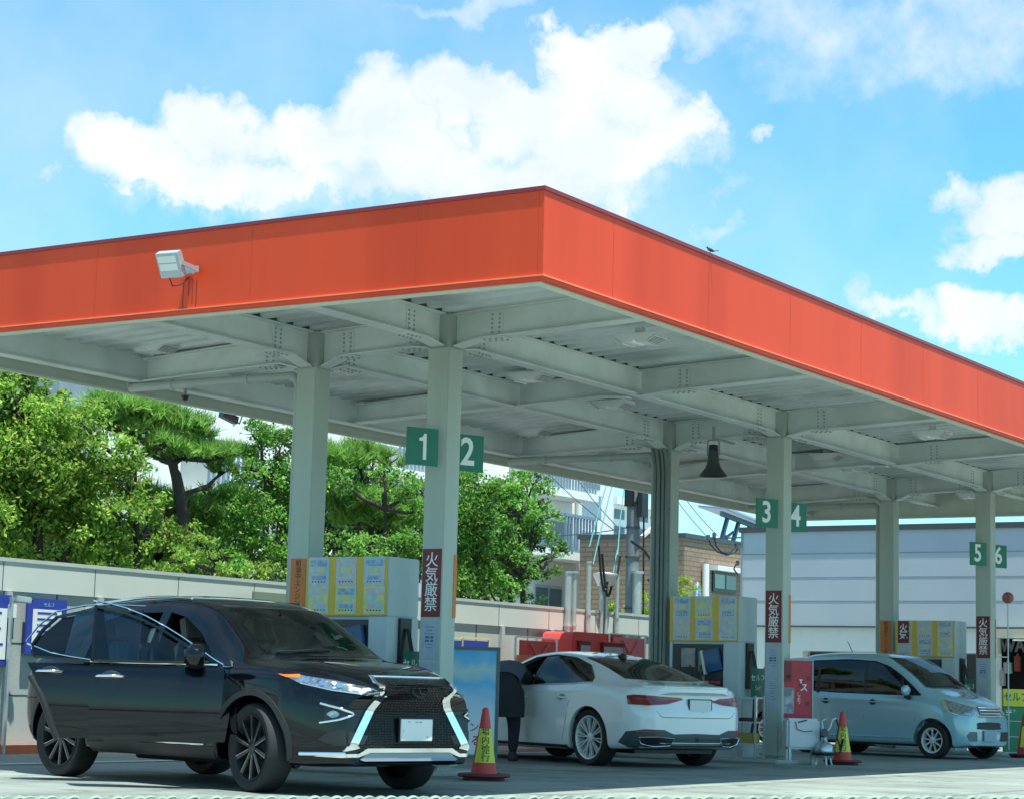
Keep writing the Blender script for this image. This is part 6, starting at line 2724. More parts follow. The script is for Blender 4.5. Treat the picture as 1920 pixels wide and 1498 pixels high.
lip = [(-.80, .33), (-.74, .355), (-.56, .355), (-.47, .40), (.47, .40), (.56, .355), (.74, .355), (.80, .33), (.70, .325), (.56, .325), (.44, .365), (-.44, .365), (-.56, .325), (-.70, .325)]
car.patch('chrome_lip', lip, FRT, CHROME, off=.02, thick=.03, cell=.05)
car.patch('lower_grille', [(-.46, .362), (.46, .362), (.54, .30), (.5, .285), (-.5, .285), (-.54, .30)], FRT, mat('satin_grey', (0.30, 0.32, 0.34), 0.35, metal=.5), off=.012)
m = MB()
c = car.proj(FRT, 0, .55, .045)
m.box(c.x - .01, c.x + .006, -.135, .215, .46, .64)
pl_ = m.build('number_plate', PLATE, car.root, bevel=.004)
m = MB()
for (ya_, yb_, za_, zb_) in ((-.06, -.045, .612, .622), (-.035, -.03, .61, .618), (.02, .05, .612, .62), (.06, .09, .61, .622), (-.11, -.105, .53, .55), (.15, .165, .487, .50)):
    m.box(c.x + .0062, c.x + .0072, ya_, yb_, za_, zb_)
m.build('faint_mark', GREY, pl_)
m = MB()
m.box(c.x - .022, c.x - .0105, -.145, .225, .45, .65)
m.build('plate_holder', BLACK, pl_)
for s in (-1, 1):
    D = (1, .9 * s, 0)
    # sideways axis for D = z x D
    sd = Vector((0, 0, 1)).cross(Vector(D).normalized()).normalized()
    def AB(x, y, z):
        return (Vector((x + max(0, x - 1.85) * .48, y, 0)).dot(sd), z)
    hl = [AB(2.28, .43 * s, .835), AB(2.22, .50 * s, .885), AB(2.08, .70 * s, .94), AB(1.86, .86 * s, .985), AB(1.78, .91 * s, .975), AB(1.92, .88 * s, .91), AB(2.1, .76 * s, .855), AB(2.2, .62 * s, .835)]
    h_ = car.patch('headlight', hl, D, LENS, off=.006, cell=.03)
    if s < 0:
        h_['label'] = 'near side headlight'
    for (px__, py__, pz__) in ((2.12, .72, .90), (2.03, .79, .915), (1.94, .84, .935)):
        q0 = [(AB(px__, py__ * s, pz__)[0] + .026 * math.cos(R(a_)), pz__ + .022 * math.sin(R(a_))) for a_ in range(0, 360, 45)]
        car.patch('projector', q0, D, CHROME, off=.012, cell=.2, parent=h_)
    am = [AB(1.90, .86 * s, .985), AB(1.78, .91 * s, .98), AB(1.72, .925 * s, .985), AB(1.80, .90 * s, .96), AB(1.9, .87 * s, .955)]
    car.patch('turn_lamp', am, D, AMBER, off=.010, cell=.05, parent=h_)
    fg = [AB(2.25, .66 * s, .67), AB(2.07, .80 * s, .74), AB(2.07, .80 * s, .60)]
    f_ = car.patch('fog_lamp_bezel', fg, D, BLACK, off=.008, cell=.05)
    sm_ = [AB(2.15, .74 * s, .67), AB(2.115, .765 * s, .70), AB(2.08, .79 * s, .67), AB(2.115, .765 * s, .64)]
    car.patch('fog_lamp', smooth_poly(sm_, 3), D, LENS, off=.014, cell=.05, parent=f_)
    car.strip('bezel_chrome', [AB(2.05, .82 * s, .755), AB(2.10, .79 * s, .738), AB(2.15, .75 * s, .72), AB(2.18, .73 * s, .705), AB(2.205, .705 * s, .685), AB(2.215, .695 * s, .672), AB(2.205, .705 * s, .66), AB(2.18, .73 * s, .642), AB(2.15, .75 * s, .625), AB(2.10, .79 * s, .61), AB(2.05, .82 * s, .598)], D, CHROME, r=.010, off=.016, parent=f_)
    car.strip('headlight_edge', [hl[0], hl[7], hl[6], hl[5]], D, CHROME, r=.006, off=.014, parent=h_)
    car.patch('air_intake', [AB(2.24, .56 * s, .50), AB(2.10, .74 * s, .56), AB(2.02, .80 * s, .46), AB(2.12, .74 * s, .42), AB(2.24, .60 * s, .43)], D, BLACK, off=.008, cell=.05)
# bonnet crease lines, roof rails, rear lamps
for s in (-1,):
    car.strip('lip_extension', [(1.95 + i * .07, .345 + .002 * i) for i in range(6)], RTS, CHROME, r=.016, off=.012)
    car.strip('fender_trim', [(.94, 1.035), (1.0, 1.03), (1.06, 1.035), (1.01, 1.085)], RTS, CHROME, r=.010, off=.006)
for s in (-1, 1):
    car.strip('bonnet_edge', [(1.28 + i * .1, s * (.60 - i * .018)) for i in range(9)], (0, 0, 1), PAINT1, r=.007, off=-.002)
    car.strip('roof_rail', [(-1.5 + i * .16, s * .60) for i in range(11)], (0, 0, 1), CHROME if s < 0 else PLASTIC, r=.014, off=.022)
    tl = [(s * y, z) for y, z in ((.35, .93), (.80, .97), (.82, 1.05), (.62, 1.04), (.35, 1.0))]
    car.patch('tail_lamp', tl, RER, TAIL, off=.008)
car.strip('wiper', [(y / 100, 1.17 + .0006 * (y + 50)) for y in range(-52, 20, 8)], FRT, BLACK, r=.008, off=.015)
for x, s in ((1.395, -1), (1.395, 1), (-1.395, -1), (-1.395, 1)):
    wheel(car, x, s, .37, .235, .925, 'suv', steer=R(-10) if x > 0 else 0)
m = MB()
m.box(-1.9, 1.95, -.62, .62, .24, .30)
m.tube([(-1.0, -.3, .22), (1.2, -.25, .22)], .04, 8)
m.box(-.3, .4, -.15, .3, .19, .24)
m.build('underbody', BLACK, car.root)

# ---------------------------------------------------------------- white fastback
S2 = dict(
    round=((2.37, .16, .2), (-2.36, .20, .24)),
    xs=[-2.36, -2.357, -2.345, -2.32, -2.28, -2.24, -2.19] + [-2.12 + i * .1 for i in range(43)] + [2.18, 2.24, 2.30, 2.34, 2.362, 2.37],
    zt=Curve([(-2.36, .90), (-2.32, .965), (-2.22, .985), (-1.95, 1.02), (-1.75, 1.075), (-1.2, 1.245), (-.7, 1.345), (-.2, 1.386), (.15, 1.365), (.45, 1.28), (.95, 1.02), (1.15, .955), (1.7, .86), (2.1, .76), (2.3, .67), (2.37, .60)]),
    zs=Curve([(-2.36, .86), (-2.1, .93), (-1.5, .95), (-.8, .93), (0, .91), (.9, .90), (1.4, .87), (1.9, .77), (2.2, .68), (2.37, .55)]),
    zb=Curve([(-2.36, .30), (-2.2, .24), (-1.5, .20), (0, .17), (1.4, .17), (2.1, .19), (2.37, .24)]),
    w=Curve([(-2.36, .79), (-2.2, .85), (-1.8, .905), (-1.3, .922), (0, .895), (1.2, .915), (1.8, .90), (2.15, .82), (2.37, .70)]),
    ws=Curve([(-2.36, .72), (-2.1, .79), (-1.5, .86), (-.9, .855), (0, .84), (1.2, .85), (1.8, .80), (2.15, .70), (2.37, .58)]),
    wr=Curve([(-2.36, .62), (-2.05, .62), (-1.6, .58), (-.9, .55), (-.2, .565), (.3, .57), (.8, .66), (1.2, .74), (1.9, .66), (2.37, .46)]),
    rk=Curve([(-2.36, .5), (-2.0, .62), (-1.6, .82), (.3, .86), (.8, .82), (1.2, .55), (2.37, .5)]),
    floor=.36)
_w2 = warp_fn(2.37, -2.36, .26, .20, .6, .35, None, lin((.2, .06), (.4, .0), (.62, .0), (.85, .05), (.97, .0)))
def _warp2(x, y, z):
    x = _w2(x, y, z)
    return x - max(0, -1.9 - x) * .2


S2['warp'] = _warp2
PAINT2 = mat('white_car_paint', (0.84, 0.86, 0.86), 0.16, var=.03, coat=1.0)
car2 = Car(S2, 'white fastback car at the second pump, seen from behind', (11.223 - 1.897, 6.2499 - 1.173, 0), 1.1739, PAINT2, 'white_car', 'car')
car = car2
side2 = [(.80, .94), (.60, 1.06), (.36, 1.20), (.10, 1.29), (-.3, 1.325), (-.7, 1.29), (-1.05, 1.20), (-1.32, 1.05), (-1.36, .995), (-1.0, .975), (0, .945)]
fwin2 = [(.78, .945), (.58, 1.065), (.36, 1.195), (.10, 1.285), (-.12, 1.31), (-.10, .95)]
wsh2 = [(-.66, .99), (-.52, 1.325), (.52, 1.325), (.66, .99)]
rwin2 = [(-.60, 1.045), (-.30, 1.035), (.30, 1.035), (.60, 1.045), (.50, 1.30), (.3, 1.335), (-.3, 1.335), (-.50, 1.30)]
cuts = [hollow(S2, -1.85, .98)]
cuts += arch_cut(1.4125, .375, .52, .335) + arch_cut(-1.4125, .375, .52, .335)
cuts += [cutter(side2, .3, 1.3, 'y'), cutter(side2, -1.3, -.3, 'y')]
cuts += [cutter([(y * .95, z + (.02 if z < 1.1 else -.015)) for y, z in wsh2], .2, 2.2, 'x')]
cuts += [cutter([(y * .95, z + (.012 if z < 1.1 else -.012)) for y, z in rwin2], -2.5, -.55, 'x')]
me = boolean(bm_obj(car.bm, 'body', [PAINT2, CABIN]), cuts)
for p in me.polygons:
    p.use_smooth = True
me.set_sharp_from_angle(angle=R(32))
me.name = 'body'
link('body', me, car.root)
car.patch('windshield', wsh2, FRT, GLASS_G, off=.002, thick=.002)
car.patch('rear_window', rwin2, RER, GLASS_D, off=.003, thick=.003)
# left side: front window is down, rear ones closed
rear2 = [(-.17, .955), (-.18, 1.315), (-.3, 1.325), (-.7, 1.29), (-1.05, 1.20), (-1.32, 1.05), (-1.36, .995), (-1.0, .975)]
car.patch('rear_side_window', [(-x, z) for x, z in rear2], LFT, GLASS_D, off=.002, thick=.002)
car.patch('side_window', side2, RTS, GLASS_G, off=.002, thick=.002)
for s, d in ((1, LFT), (-1, RTS)):
    k = -1 if s > 0 else 1
    car.patch('pillar', [(k * x, z) for x, z in ((-.10, .95), (-.12, 1.315), (-.18, 1.32), (-.17, .95))], d, BLACK, off=.004, cell=.1)
    car.strip('window_trim', [(k * x, z) for x, z in side2[:9]], d, BLACK, r=.009, off=.004)
    car.strip('belt_trim', [(k * x, z - .005) for x, z in ((.80, .94), (0, .945), (-1.0, .975), (-1.36, .995))], d, SILVER, r=.007, off=.006)
    # gaps
    car.strip('door_gap', [(k * x, z) for x, z in ((-.14, .93), (-.15, .6), (-.13, .3))], d, BLACK, r=.004, off=-.001)
    car.strip('door_gap', [(k * x, z) for x, z in ((-1.12, .93), (-1.02, .75), (-.98, .55), (-.9, .3))], d, BLACK, r=.004, off=-.001)
    car.strip('door_gap', [(k * x, z) for x, z in ((.92, .88), (.97, .6), (.95, .3))], d, BLACK, r=.004, off=-.001)
    car.patch('sill', [(k * x, z) for x, z in ((-.98, .20), (-.98, .235), (.98, .235), (.98, .20))], d, PLASTIC, off=.006)
    for hx_ in (.0, -.88):
        hp = car.proj(d, k * hx_, .80, 0)
        m = MB()
        m.tube([hp + Vector((-.10, 0, 0)), hp + Vector((-.06, s * .035, .003)), hp + Vector((.06, s * .035, .003)), hp + Vector((.10, 0, 0))], .012, 8)
        m.build('door_handle', PAINT2, car.root, smooth=60)
        m = MB()
        m.lathe([(0, 0), (.05, .001), (.045, .003), (0, .003)], 16, 0, Matrix.Translation(hp) @ Matrix.Rotation(R(-90 * s), 4, 'X') @ Matrix.Scale(1.4, 4, (1, 0, 0)))
        m.build('handle_recess', GREY, car.root)
    mp_ = car.proj(d, k * .68, 1.0, 0)
    m = MB()
    m.lathe([(.0, -.05), (.05, -.045), (.075, -.01), (.075, .03), (.05, .05), (.0, .055)], 18, 0, Matrix.Translation(mp_ + Vector((0, s * .13, .02))) @ Matrix.Rotation(R(90), 4, 'Y') @ Matrix.Scale(1.3, 4, (0, 1, 0)))
    m.bar(mp_ + Vector((0, 0, -.03)), mp_ + Vector((0, s * .1, 0)), .04, .03)
    m.build('door_mirror', PAINT2, car.root, smooth=60)
# tail: a = -y for the rear direction
TD = .0
for s in (1, -1):
    D = (-1, .55 * s, 0)
    sd = Vector((0, 0, 1)).cross(Vector(D).normalized()).normalized()
    def AB(x, y, z):
        return (Vector((x - max(0, -1.9 - x) * .2, y, 0)).dot(sd), z)
    y0_ = .22 if s > 0 else .40
    tl = [AB(-2.33, y0_ * s, .815), AB(-2.33, (y0_ + .05) * s, .835), AB(-2.25, .66 * s, .852), AB(-2.16, .82 * s, .86), AB(-2.11, .875 * s, .845), AB(-2.12, .87 * s, .745), AB(-2.25, .70 * s, .735), AB(-2.32, .46 * s, .755), AB(-2.33, .32 * s, .79)]
    t_ = car.patch('tail_lamp', tl, D, TAIL, off=.008, cell=.04)
    car.strip('lamp_line', [AB(-2.32, .32 * s, .80), AB(-2.25, .62 * s, .80), AB(-2.15, .82 * s, .815)], D, mat('tail_bright', (0.5, 0.03, 0.03), 0.2), r=.007, off=.012, parent=t_)
    dk = [AB(-2.34, 0.0, .22), AB(-2.34, .0, .415), AB(-2.33, .38 * s, .405), AB(-2.30, .50 * s, .455), AB(-2.2, .70 * s, .46), AB(-2.05, .84 * s, .43), AB(-1.98, .88 * s, .30), AB(-2.1, .84 * s, .25), AB(-2.2, .7 * s, .23)]
    df = car.patch('diffuser', dk, D, mat('diffuser_grey', (0.06, 0.075, 0.08), 0.4), off=.008, cell=.05)
    ex = [AB(-2.29, .40 * s, .29), AB(-2.30, .36 * s, .36), AB(-2.25, .60 * s, .375), AB(-2.14, .74 * s, .365), AB(-2.16, .72 * s, .30), AB(-2.25, .60 * s, .275)]
    car.patch('exhaust', ex, D, BLACK, off=.014, cell=.05, parent=df)
    car.strip('exhaust_trim', ex + ex[:1], D, CHROME, r=.006, off=.018, parent=df)
    car.patch('reflector', [AB(-2.24, .56 * s, .43), AB(-2.12, .76 * s, .43), AB(-2.12, .76 * s, .445), AB(-2.24, .56 * s, .445)], D, RED, off=.014, cell=.05, parent=df)
    # boot lid lines
car.strip('boot_gap', [(y / 100, .60 + .10 * max(0, (abs(y) - 50) / 12) ** 2) for y in range(-60, 61, 5)], RER, BLACK, r=.004, off=-.001)
car.strip('boot_edge', [(y / 100, .955) for y in range(-66, 67, 6)], RER, PAINT2, r=.012, off=.002)
c = car.proj(RER, 0, .73, .012)
m = MB()
m.box(c.x - .008, c.x + .01, -.235, .095, .645, .81)
pl_ = m.build('number_plate', PLATE, car.root, bevel=.004)
m = MB()
for (ya_, yb_, za_, zb_) in ((-.19, -.17, .785, .79), (-.12, -.09, .66, .668), (.03, .05, .785, .79), (-.08, -.05, .655, .662)):
    m.box(c.x - .0095, c.x - .0082, ya_, yb_, za_, zb_)
m.build('faint_mark', GREY, pl_)
m = MB()
m.box(c.x - .002, c.x + .015, -.25, .11, .632, .822)
m.build('plate_frame', BLACK, pl_)
m = MB()
m.prism([(-.98, 1.27), (-.80, 1.32), (-.93, 1.365), (-.97, 1.36)], -.018, .018, 'y')
m.build('roof_antenna', PLASTIC, car.root, smooth=50)
for y in (-.36, .36):
    seat(car, .15, y, car.root, SEATM, z=.52, h=.50)
    seat(car, -.75, y, car.root, SEATM, z=.50, h=.46)
m = MB()
m.box(.72, .96, -.70, .70, .6, .90)
m.build('dashboard', CABIN, car.root, bevel=.03)
for x, s in ((1.4125, -1), (1.4125, 1), (-1.4125, -1), (-1.4125, 1)):
    wheel(car, x, s, .335, .235, .90, 'coupe')
m = MB()
m.box(-1.95, 1.95, -.60, .60, .165, .21)
m.build('underbody', BLACK, car.root)
for s in (-1, 1):
    D = (1, .8 * s, 0)
    sd = Vector((0, 0, 1)).cross(Vector(D).normalized()).normalized()
    car.patch('headlight', [(Vector((2.28, .45 * s, 0)).dot(sd), .60), (Vector((2.2, .6 * s, 0)).dot(sd), .68), (Vector((1.95, .80 * s, 0)).dot(sd), .72), (Vector((2.0, .8 * s, 0)).dot(sd), .62)], D, LENS, off=.006)
car.patch('grille', [(-.42, .60), (.42, .60), (.50, .45), (.36, .28), (-.36, .28), (-.50, .45)], FRT, BLACK, off=.006)

# ---------------------------------------------------------------- light blue kei van
S3 = dict(
    round=((1.815, .14, .16), (-1.58, .14, .16)),
    xs=[-1.58, -1.577, -1.565, -1.54, -1.50, -1.46] + [-1.42 + i * .09 for i in range(35)] + [1.69, 1.74, 1.78, 1.80, 1.811, 1.815],
    zt=Curve([(-1.58, 1.30), (-1.55, 1.44), (-1.46, 1.54), (-1.2, 1.585), (-.6, 1.615), (-.1, 1.615), (.2, 1.575), (.5, 1.44), (1.0, 1.13), (1.18, 1.03), (1.4, .96), (1.65, .885), (1.78, .80), (1.815, .72)]),
    zs=Curve([(-1.58, .92), (-1.4, .95), (-.6, .935), (.3, .92), (1.0, .89), (1.3, .86), (1.6, .79), (1.815, .66)]),
    zb=Curve([(-1.58, .28), (-1.4, .22), (0, .20), (1.2, .20), (1.6, .18), (1.815, .22)]),
    w=Curve([(-1.58, .67), (-1.45, .71), (-1.1, .735), (0, .735), (1.0, .735), (1.4, .72), (1.68, .66), (1.815, .59)]),
    ws=Curve([(-1.58, .64), (-1.4, .69), (-.6, .705), (.6, .70), (1.1, .69), (1.4, .66), (1.68, .58), (1.815, .50)]),
    wr=Curve([(-1.58, .56), (-1.4, .575), (-.6, .59), (.1, .585), (.6, .59), (1.1, .62), (1.4, .57), (1.815, .40)]),
    rk=Curve([(-1.58, .80), (-1.2, .88), (.3, .88), (.8, .82), (1.15, .5), (1.815, .5)]),
    floor=.36)
S3['warp'] = warp_fn(1.815, -1.58, .20, .06, .5, .3, lin((.2, .02), (.4, .0), (.7, .02), (.85, .05)), lin((.3, .0), (.9, .0), (1.2, .03), (1.5, .10)))
PAINT3 = mat('pale_blue_paint', (0.34, 0.56, 0.63), 0.16, metal=.1, var=.03, coat=1.0)
car3 = Car(S3, 'pale blue boxy kei van at the third pump', (19.5285 - 1.897, 5.3067 - 1.173, 0), -1.8212, PAINT3, 'kei_van', 'van')
car = car3
side3 = [(1.00, .955), (.84, 1.08), (.60, 1.25), (.36, 1.385), (.10, 1.46), (-.4, 1.485), (-1.1, 1.46), (-1.32, 1.40), (-1.40, 1.20), (-1.40, 1.0), (-.6, .97), (.4, .955)]
wsh3 = [(-.57, 1.06), (-.50, 1.54), (.50, 1.54), (.57, 1.06)]
rwin3 = [(-.54, 1.0), (-.50, 1.44), (.50, 1.44), (.54, 1.0)]
cuts = [hollow(S3, -1.40, 1.05)]
cuts += arch_cut(1.2275, .335, .42, .275) + arch_cut(-1.2275, .335, .42, .275)
cuts += [cutter(side3, .3, 1.3, 'y'), cutter(side3, -1.3, -.3, 'y')]
cuts += [cutter([(y * .95, z + (.025 if z < 1.2 else -.02)) for y, z in wsh3], .15, 2.0, 'x')]
cuts += [cutter([(y * .95, z + (.02 if z < 1.2 else -.02)) for y, z in rwin3], -2.0, -1.2, 'x')]
me = boolean(bm_obj(car.bm, 'body', [PAINT3, CABIN]), cuts)
for p in me.polygons:
    p.use_smooth = True
me.set_sharp_from_angle(angle=R(32))
me.name = 'body'
link('body', me, car.root)
car.patch('windshield', wsh3, FRT, GLASS_G, off=.002, thick=.002)
car.patch('rear_window', rwin3, RER, GLASS_D, off=.002, thick=.002)
for s, d in ((1, LFT), (-1, RTS)):
    k = -1 if s > 0 else 1
    car.patch('side_window', [(k * x, z) for x, z in side3], d, GLASS_D, off=.002, thick=.002)
    for xp in (-.02, -.95):
        car.patch('pillar', [(k * x, z) for x, z in ((xp, .955), (xp, 1.475), (xp - .06, 1.475), (xp - .06, .955))], d, BLACK, off=.004, cell=.1)
    car.patch('quarter_pillar', [(k * x, z) for x, z in ((.70, .96), (.66, 1.19), (.62, 1.22), (.655, .96))], d, BLACK, off=.004, cell=.1)
    car.strip('window_trim', [(k * x, z) for x, z in side3 + side3[:1]], d, BLACK, r=.010, off=.003)
    for gp_ in (((-.05, .94), (-.05, .6), (-.04, .26)), ((.90, .90), (.92, .6), (.90, .30)), ((-.95, .94), (-.93, .75), (-.86, .5), (-.82, .26))):
        car.strip('door_gap', [(k * x, z) for x, z in gp_], d, BLACK, r=.004, off=-.001)
    car.strip('body_crease', [(k * x, .30 + .0 * x) for x in (-.8, -.4, 0, .4, .85)], d, PAINT3, r=.012, off=.0)
    for hx_ in (.12, -.80):
        hp = car.proj(d, k * hx_, .83, 0)
        m = MB()
        m.tube([hp + Vector((-.09, 0, 0)), hp + Vector((-.05, s * .03, .003)), hp + Vector((.05, s * .03, .003)), hp + Vector((.09, 0, 0))], .012, 8)
        h_ = m.build('door_handle', PAINT3, car.root, smooth=60)
        m = MB()
        m.lathe([(0, 0), (.045, .001), (.04, .003), (0, .003)], 16, 0, Matrix.Translation(hp) @ Matrix.Rotation(R(-90 * s), 4, 'X') @ Matrix.Scale(1.4, 4, (1, 0, 0)))
        m.build('handle_recess', BLACK, h_)
    mp_ = car.proj(d, k * .80, 1.0, 0)
    m = MB()
    m.lathe([(.0, -.05), (.05, -.045), (.08, -.01), (.08, .03), (.05, .05), (.0, .055)], 18, 0, Matrix.Translation(mp_ + Vector((0, s * .12, .02))) @ Matrix.Rotation(R(90), 4, 'Y') @ Matrix.Scale(1.25, 4, (0, 1, 0)))
    mi_ = m.build('door_mirror', PAINT3, car.root, smooth=60)
    m = MB()
    m.bar(mp_ + Vector((0, 0, -.10)), mp_ + Vector((0, s * .12, -.06)), .07, .06)
    m.build('mirror_foot', BLACK, mi_, bevel=.01)
    D = (1, .85 * s, 0)
    sd = Vector((0, 0, 1)).cross(Vector(D).normalized()).normalized()
    def AB(x, y, z):
        return (Vector((x, y, 0)).dot(sd), z)
    hl = [AB(1.78, .27 * s, .66), AB(1.75, .32 * s, .78), AB(1.62, .50 * s, .83), AB(1.40, .64 * s, .89), AB(1.36, .67 * s, .88), AB(1.46, .67 * s, .72), AB(1.60, .60 * s, .665)]
    h_ = car.patch('headlight', hl, D, LENS, off=.008, cell=.035)
    car.patch('turn_lamp', [AB(1.42, .64 * s, .87), AB(1.36, .67 * s, .88), AB(1.44, .67 * s, .73), AB(1.50, .65 * s, .70)], D, mat('pale_amber', (0.50, 0.48, 0.30), 0.15), off=.014, cell=.05, parent=h_)
    car.strip('headlight_edge', [hl[0], hl[6], hl[5]], D, CHROME, r=.008, off=.014, parent=h_)
    car.patch('tail_lamp', [(s * y, z) for y, z in ((.56, .95), (.66, .95), (.64, 1.35), (.57, 1.35))], RER, TAIL, off=.006)
gr = car.patch('grille', [(-.28, .64), (.28, .64), (.30, .76), (.26, .80), (-.26, .80), (-.30, .76)], FRT, mat('grille_grey', (0.10, 0.12, 0.13), 0.3), off=.006)
for z in (.66, .70, .74, .78):
    car.strip('grille_bar', [(y / 100, z + .0000 * y) for y in range(-27, 28, 6)], FRT, CHROME, r=.010, off=.014, parent=gr)
car.patch('bumper_intake', smooth_poly([(-.28, .46), (.28, .46), (.30, .50), (.27, .56), (-.27, .56), (-.30, .50)], 3), FRT, BLACK, off=.006)
for s in (-1, 1):
    car.patch('fog_recess', [(s * y, z) for y, z in ((.30, .28), (.50, .28), (.54, .36), (.50, .42), (.32, .42))], FRT, BLACK if s > 0 else mat('recess_blue', (0.10, 0.16, 0.18), .4), off=.006)
c = car.proj(FRT, -.0, .36, .025)
m = MB()
m.box(c.x - .008, c.x + .006, -.165, .165, .28, .445)
m.build('number_plate', mat('plate_blue_grey', (0.30, 0.42, 0.48), 0.4), car.root, bevel=.004)
car.strip('wiper', [(y / 100, 1.085 + .0004 * (y + 50)) for y in range(-48, 20, 8)], FRT, BLACK, r=.008, off=.012)
p_ = car.proj((0, 0, 1), -1.0, 0.25, 0)
m = MB()
m.tube([p_, p_ + Vector((-.12, 0, .20))], .006, 6)
m.build('aerial', BLACK, car.root)
for y in (-.30, .30):
    seat(car, .25, y, car.root, SEATM, z=.62, h=.55)
    seat(car, -.65, y, car.root, SEATM, z=.62, h=.50)
m = MB()
m.box(.82, 1.04, -.6, .6, .6, .95)
m.build('dashboard', CABIN, car.root, bevel=.03)
for x, s in ((1.2275, -1), (1.2275, 1), (-1.2275, -1), (-1.2275, 1)):
    wheel(car, x, s, .275, .165, .725, 'kei')
m = MB()
m.box(-1.3, 1.4, -.5, .5, .17, .22)
m.build('underbody', BLACK, car.root)


# ---------------------------------------------------------------- the person
hc = Vector((math.cos(1.1739), math.sin(1.1739), 0))
lc = Vector((-hc.y, hc.x, 0))
win = Vector((11.223 - 1.897, 6.2499 - 1.173, 0)) + hc * .22 + lc * .70
SUIT = mat('dark_suit', (0.020, 0.020, 0.026), 0.85, var=.15, vscale=5, bump=.3, bscale=15)
SKIN = mat('skin', (0.42, 0.26, 0.18), 0.55)
HAIR = mat('hair', (0.012, 0.010, 0.010), 0.6)
pf = Vector((11.223 - 1.897, 6.2499 - 1.173, 0)) - hc * .22 + lc * 1.16
t = thing('person', 'person in a dark suit bending into the white car window', 'person', (pf.x, pf.y, 0))
o = Vector((pf.x, pf.y, 0))
# local frame: f = towards the window, r = image right
to = (win + Vector((0, 0, 1.05))) - o
f = Vector((to.x, to.y, 0)).normalized()
r = f.cross(Vector((0, 0, 1)))
dist = Vector((to.x, to.y, 0)).length
def Q(a, b, z):
    return tuple(f * a + r * b + Vector((0, 0, z)))
V = {
    'pel': (Q(.02, -.16, .84), (.195, .160)),
    'lh': (Q(.0, -.30, .78), .135), 'lk': (Q(.06, -.34, .45), .088), 'la': (Q(-.02, -.36, .10), .060),
    'rh': (Q(.0, -.03, .78), .135), 'rk': (Q(.07, .0, .45), .088), 'ra': (Q(.0, .0, .10), .060),
    'wa': (Q(.14, -.15, .98), (.195, .150)), 'ch': (Q(.30, -.14, 1.07), (.205, .150)), 'up': (Q(.44, -.12, 1.09), (.18, .12)),
    'nk': (Q(.56, -.10, 1.07), .055),
    'ls': (Q(.42, -.32, 1.05), .082), 'le': (Q(.52, -.40, .84), .062), 'lw': (Q(.68, -.30, .86), .036),
    'rs': (Q(.42, .08, 1.05), .082), 're': (Q(.60, .16, .92), .062), 'rw': (Q(.76, .06, .97), .036),
}
E_ = [('pel', 'lh'), ('lh', 'lk'), ('lk', 'la'), ('pel', 'rh'), ('rh', 'rk'), ('rk', 'ra'), ('pel', 'wa'), ('wa', 'ch'), ('ch', 'up'), ('up', 'nk'),
      ('up', 'ls'), ('ls', 'le'), ('le', 'lw'), ('up', 'rs'), ('rs', 're'), ('re', 'rw')]
PERSON_PARTS = (V, E_)
body = skin_body('body', SUIT, (V, E_, 'pel'), t)
# head, face and hair
hp = Vector(Q(.68, -.09, 1.045))
Mh = Matrix.Translation(hp) @ Matrix((f, r, Vector((0, 0, 1)))).transposed().to_4x4() @ Matrix.Rotation(R(40), 4, 'Y')
m = MB()
m.lathe([(0, -.125), (.045, -.118), (.066, -.08), (.078, -.02), (.082, .04), (.070, .09), (.04, .115), (0, .122)], 20, 0, Mh)
m.lathe([(0, -.02), (.014, -.012), (.010, .02), (0, .03)], 8, 0, Mh @ Matrix.Translation((.082, 0, -.015)))
for s in (-1, 1):
    m.lathe([(0, -.03), (.012, -.02), (.014, .02), (0, .03)], 8, 0, Mh @ Matrix.Translation((0, s * .08, 0)))
hd = m.build('head', SKIN, t, smooth=60)
m = MB()
for s in (-1, 1):
    m.lathe([(0, -.008), (.010, 0), (0, .008)], 8, 0, Mh @ Matrix.Translation((.072, s * .03, .012)))
m.box(.070, .079, -.02, .02, -.062, -.056, 0, Mh)
m.build('face', HAIR, hd)
m = MB()
m.lathe([(.084, .0), (.090, .04), (.082, .09), (.05, .122), (0, .134)], 20, 0, Mh @ Matrix.Translation((-.012, 0, 0)))
m.lathe([(.0, -.06), (.05, -.05), (.075, .0), (.075, .04), (0, .05)], 16, 0, Mh @ Matrix.Translation((-.02, 0, 0)))
m.build('hair', HAIR, hd, smooth=60)
# hands: palm and five fingers each
for (w_, sgn) in (('lw', -1), ('rw', 1)):
    wp = Vector(V[w_][0])
    VV = {'c': (tuple(wp), .026), 'p': (tuple(wp + f * .06 + Vector((0, 0, -.01))), .030)}
    EE = [('c', 'p')]
    for k, (L, off) in enumerate(((.070, -.030), (.082, -.010), (.076, .010), (.060, .028))):
        a_ = wp + f * .085 + r * off + Vector((0, 0, -.012))
        b_ = a_ + f * L * .5 + Vector((0, 0, -.008))
        c_ = a_ + f * L * .9 + Vector((0, 0, -.035))
        VV['a%d' % k] = (tuple(a_), .0095)
        VV['b%d' % k] = (tuple(b_), .0085)
        VV['d%d' % k] = (tuple(c_), .007)
        EE += [('p', 'a%d' % k), ('a%d' % k, 'b%d' % k), ('b%d' % k, 'd%d' % k)]
    a_ = wp + f * .03 - r * sgn * .035
    VV['t0'] = (tuple(a_), .011)
    VV['t1'] = (tuple(a_ + f * .04 - r * sgn * .02), .0085)
    EE += [('c', 't0'), ('t0', 't1')]
    skin_body('hand', SKIN, (VV, EE, 'c'), t)
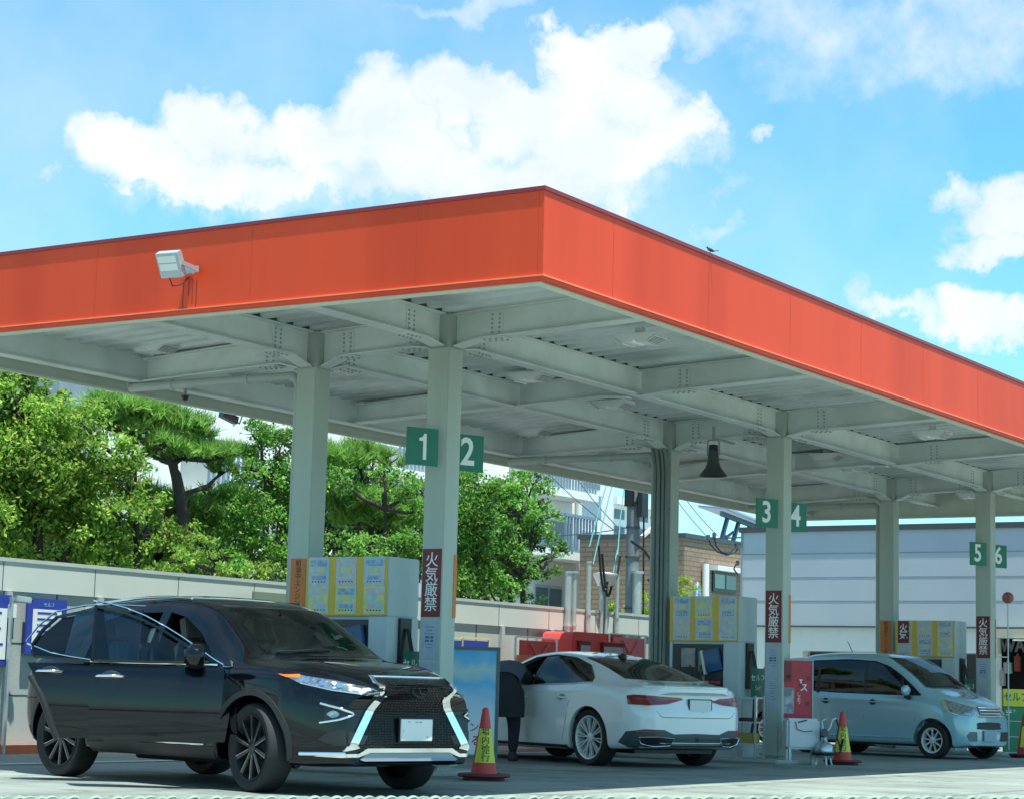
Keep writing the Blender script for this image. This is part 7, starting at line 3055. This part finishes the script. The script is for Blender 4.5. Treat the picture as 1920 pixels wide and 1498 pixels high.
# shoes
for k in ('la', 'ra'):
    ap = Vector(V[k][0])
    m = MB()
    Ms = Matrix.Translation((ap.x, ap.y, 0)) @ Matrix((f, r, Vector((0, 0, 1)))).transposed().to_4x4()
    m.prism([(-.09, .0), (.20, .0), (.205, .03), (.17, .055), (.07, .085), (.04, .12), (-.07, .12), (-.095, .05)], -.042, .042, 'y')
    m.v = [tuple(Ms @ Vector(q)) for q in m.v]
    m.build('shoe', mat('shoe', (0.03, 0.03, 0.032), 0.4), t, bevel=.012)
# coat skirt hanging over the legs
m = MB()
rings = []
n = 20
prof = [(1.0, .20, .17, .10), (.86, .275, .21, .02), (.70, .30, .225, .01), (.54, .305, .23, .01)]
vs = []
for (z, a, b, fo) in prof:
    for k in range(n):
        an = 2 * PI * k / n
        wob = 1 + .03 * math.sin(an * 5 + z * 7)
        vs.append(Q(fo + b * math.cos(an) * wob, -.16 + a * math.sin(an) * wob, z))
fs = []
for i in range(len(prof) - 1):
    for k in range(n):
        fs.append((i * n + k, i * n + (k + 1) % n, (i + 1) * n + (k + 1) % n, (i + 1) * n + k))
m.raw(vs, fs)
m.build('coat', SUIT, t, smooth=60)
m = MB()
vs = []
prof = [(.06, 1.0, .20), (.18, 1.10, .225), (.34, 1.15, .235), (.48, 1.14, .215)]
for (a, z, w_) in prof:
    for k in range(9):
        an = PI * k / 8
        vs.append(Q(a, -.14 - w_ * math.cos(an), z + .13 * math.sin(an) - .03))
fs = []
for i in range(3):
    for k in range(8):
        fs.append((i * 9 + k, i * 9 + k + 1, (i + 1) * 9 + k + 1, (i + 1) * 9 + k))
m.raw(vs, fs)
m.build('jacket_back', mat('navy_jacket', (0.085, 0.095, 0.14), 0.8), t, smooth=60)

# partly seen car behind the kei van
S4 = dict(S3)
pz = at(1812, 1295, 0, 22.3)
car4 = Car(S4, 'dark car mostly hidden behind the kei van, only its sloping windscreen showing', (24.2 - 1.897, 8.2 - 1.173, 0), -1.80, PAINT1, 'dark_car', 'car')
car = car4
cuts = [hollow(S4, -1.40, 1.05)] + arch_cut(1.2275, .335, .42, .275) + arch_cut(-1.2275, .335, .42, .275)
cuts += [cutter(side3, .3, 1.3, 'y'), cutter(side3, -1.3, -.3, 'y')]
cuts += [cutter([(y * .95, z + (.025 if z < 1.2 else -.02)) for y, z in wsh3], .15, 2.0, 'x')]
me = boolean(bm_obj(car.bm, 'body', [mat('graphite_paint', (0.035, 0.05, 0.06), 0.2, coat=1.0), CABIN]), cuts)
for p in me.polygons:
    p.use_smooth = True
me.set_sharp_from_angle(angle=R(32))
link('body', me, car.root)
car.patch('windshield', wsh3, FRT, GLASS_B, off=.002, thick=.002)
for s, d in ((1, LFT), (-1, RTS)):
    k = -1 if s > 0 else 1
    car.patch('side_window', [(k * x, z) for x, z in side3], d, GLASS_D, off=.002, thick=.002)
for x, s in ((1.2275, -1), (1.2275, 1), (-1.2275, -1), (-1.2275, 1)):
    wheel(car, x, s, .275, .165, .725, 'kei')
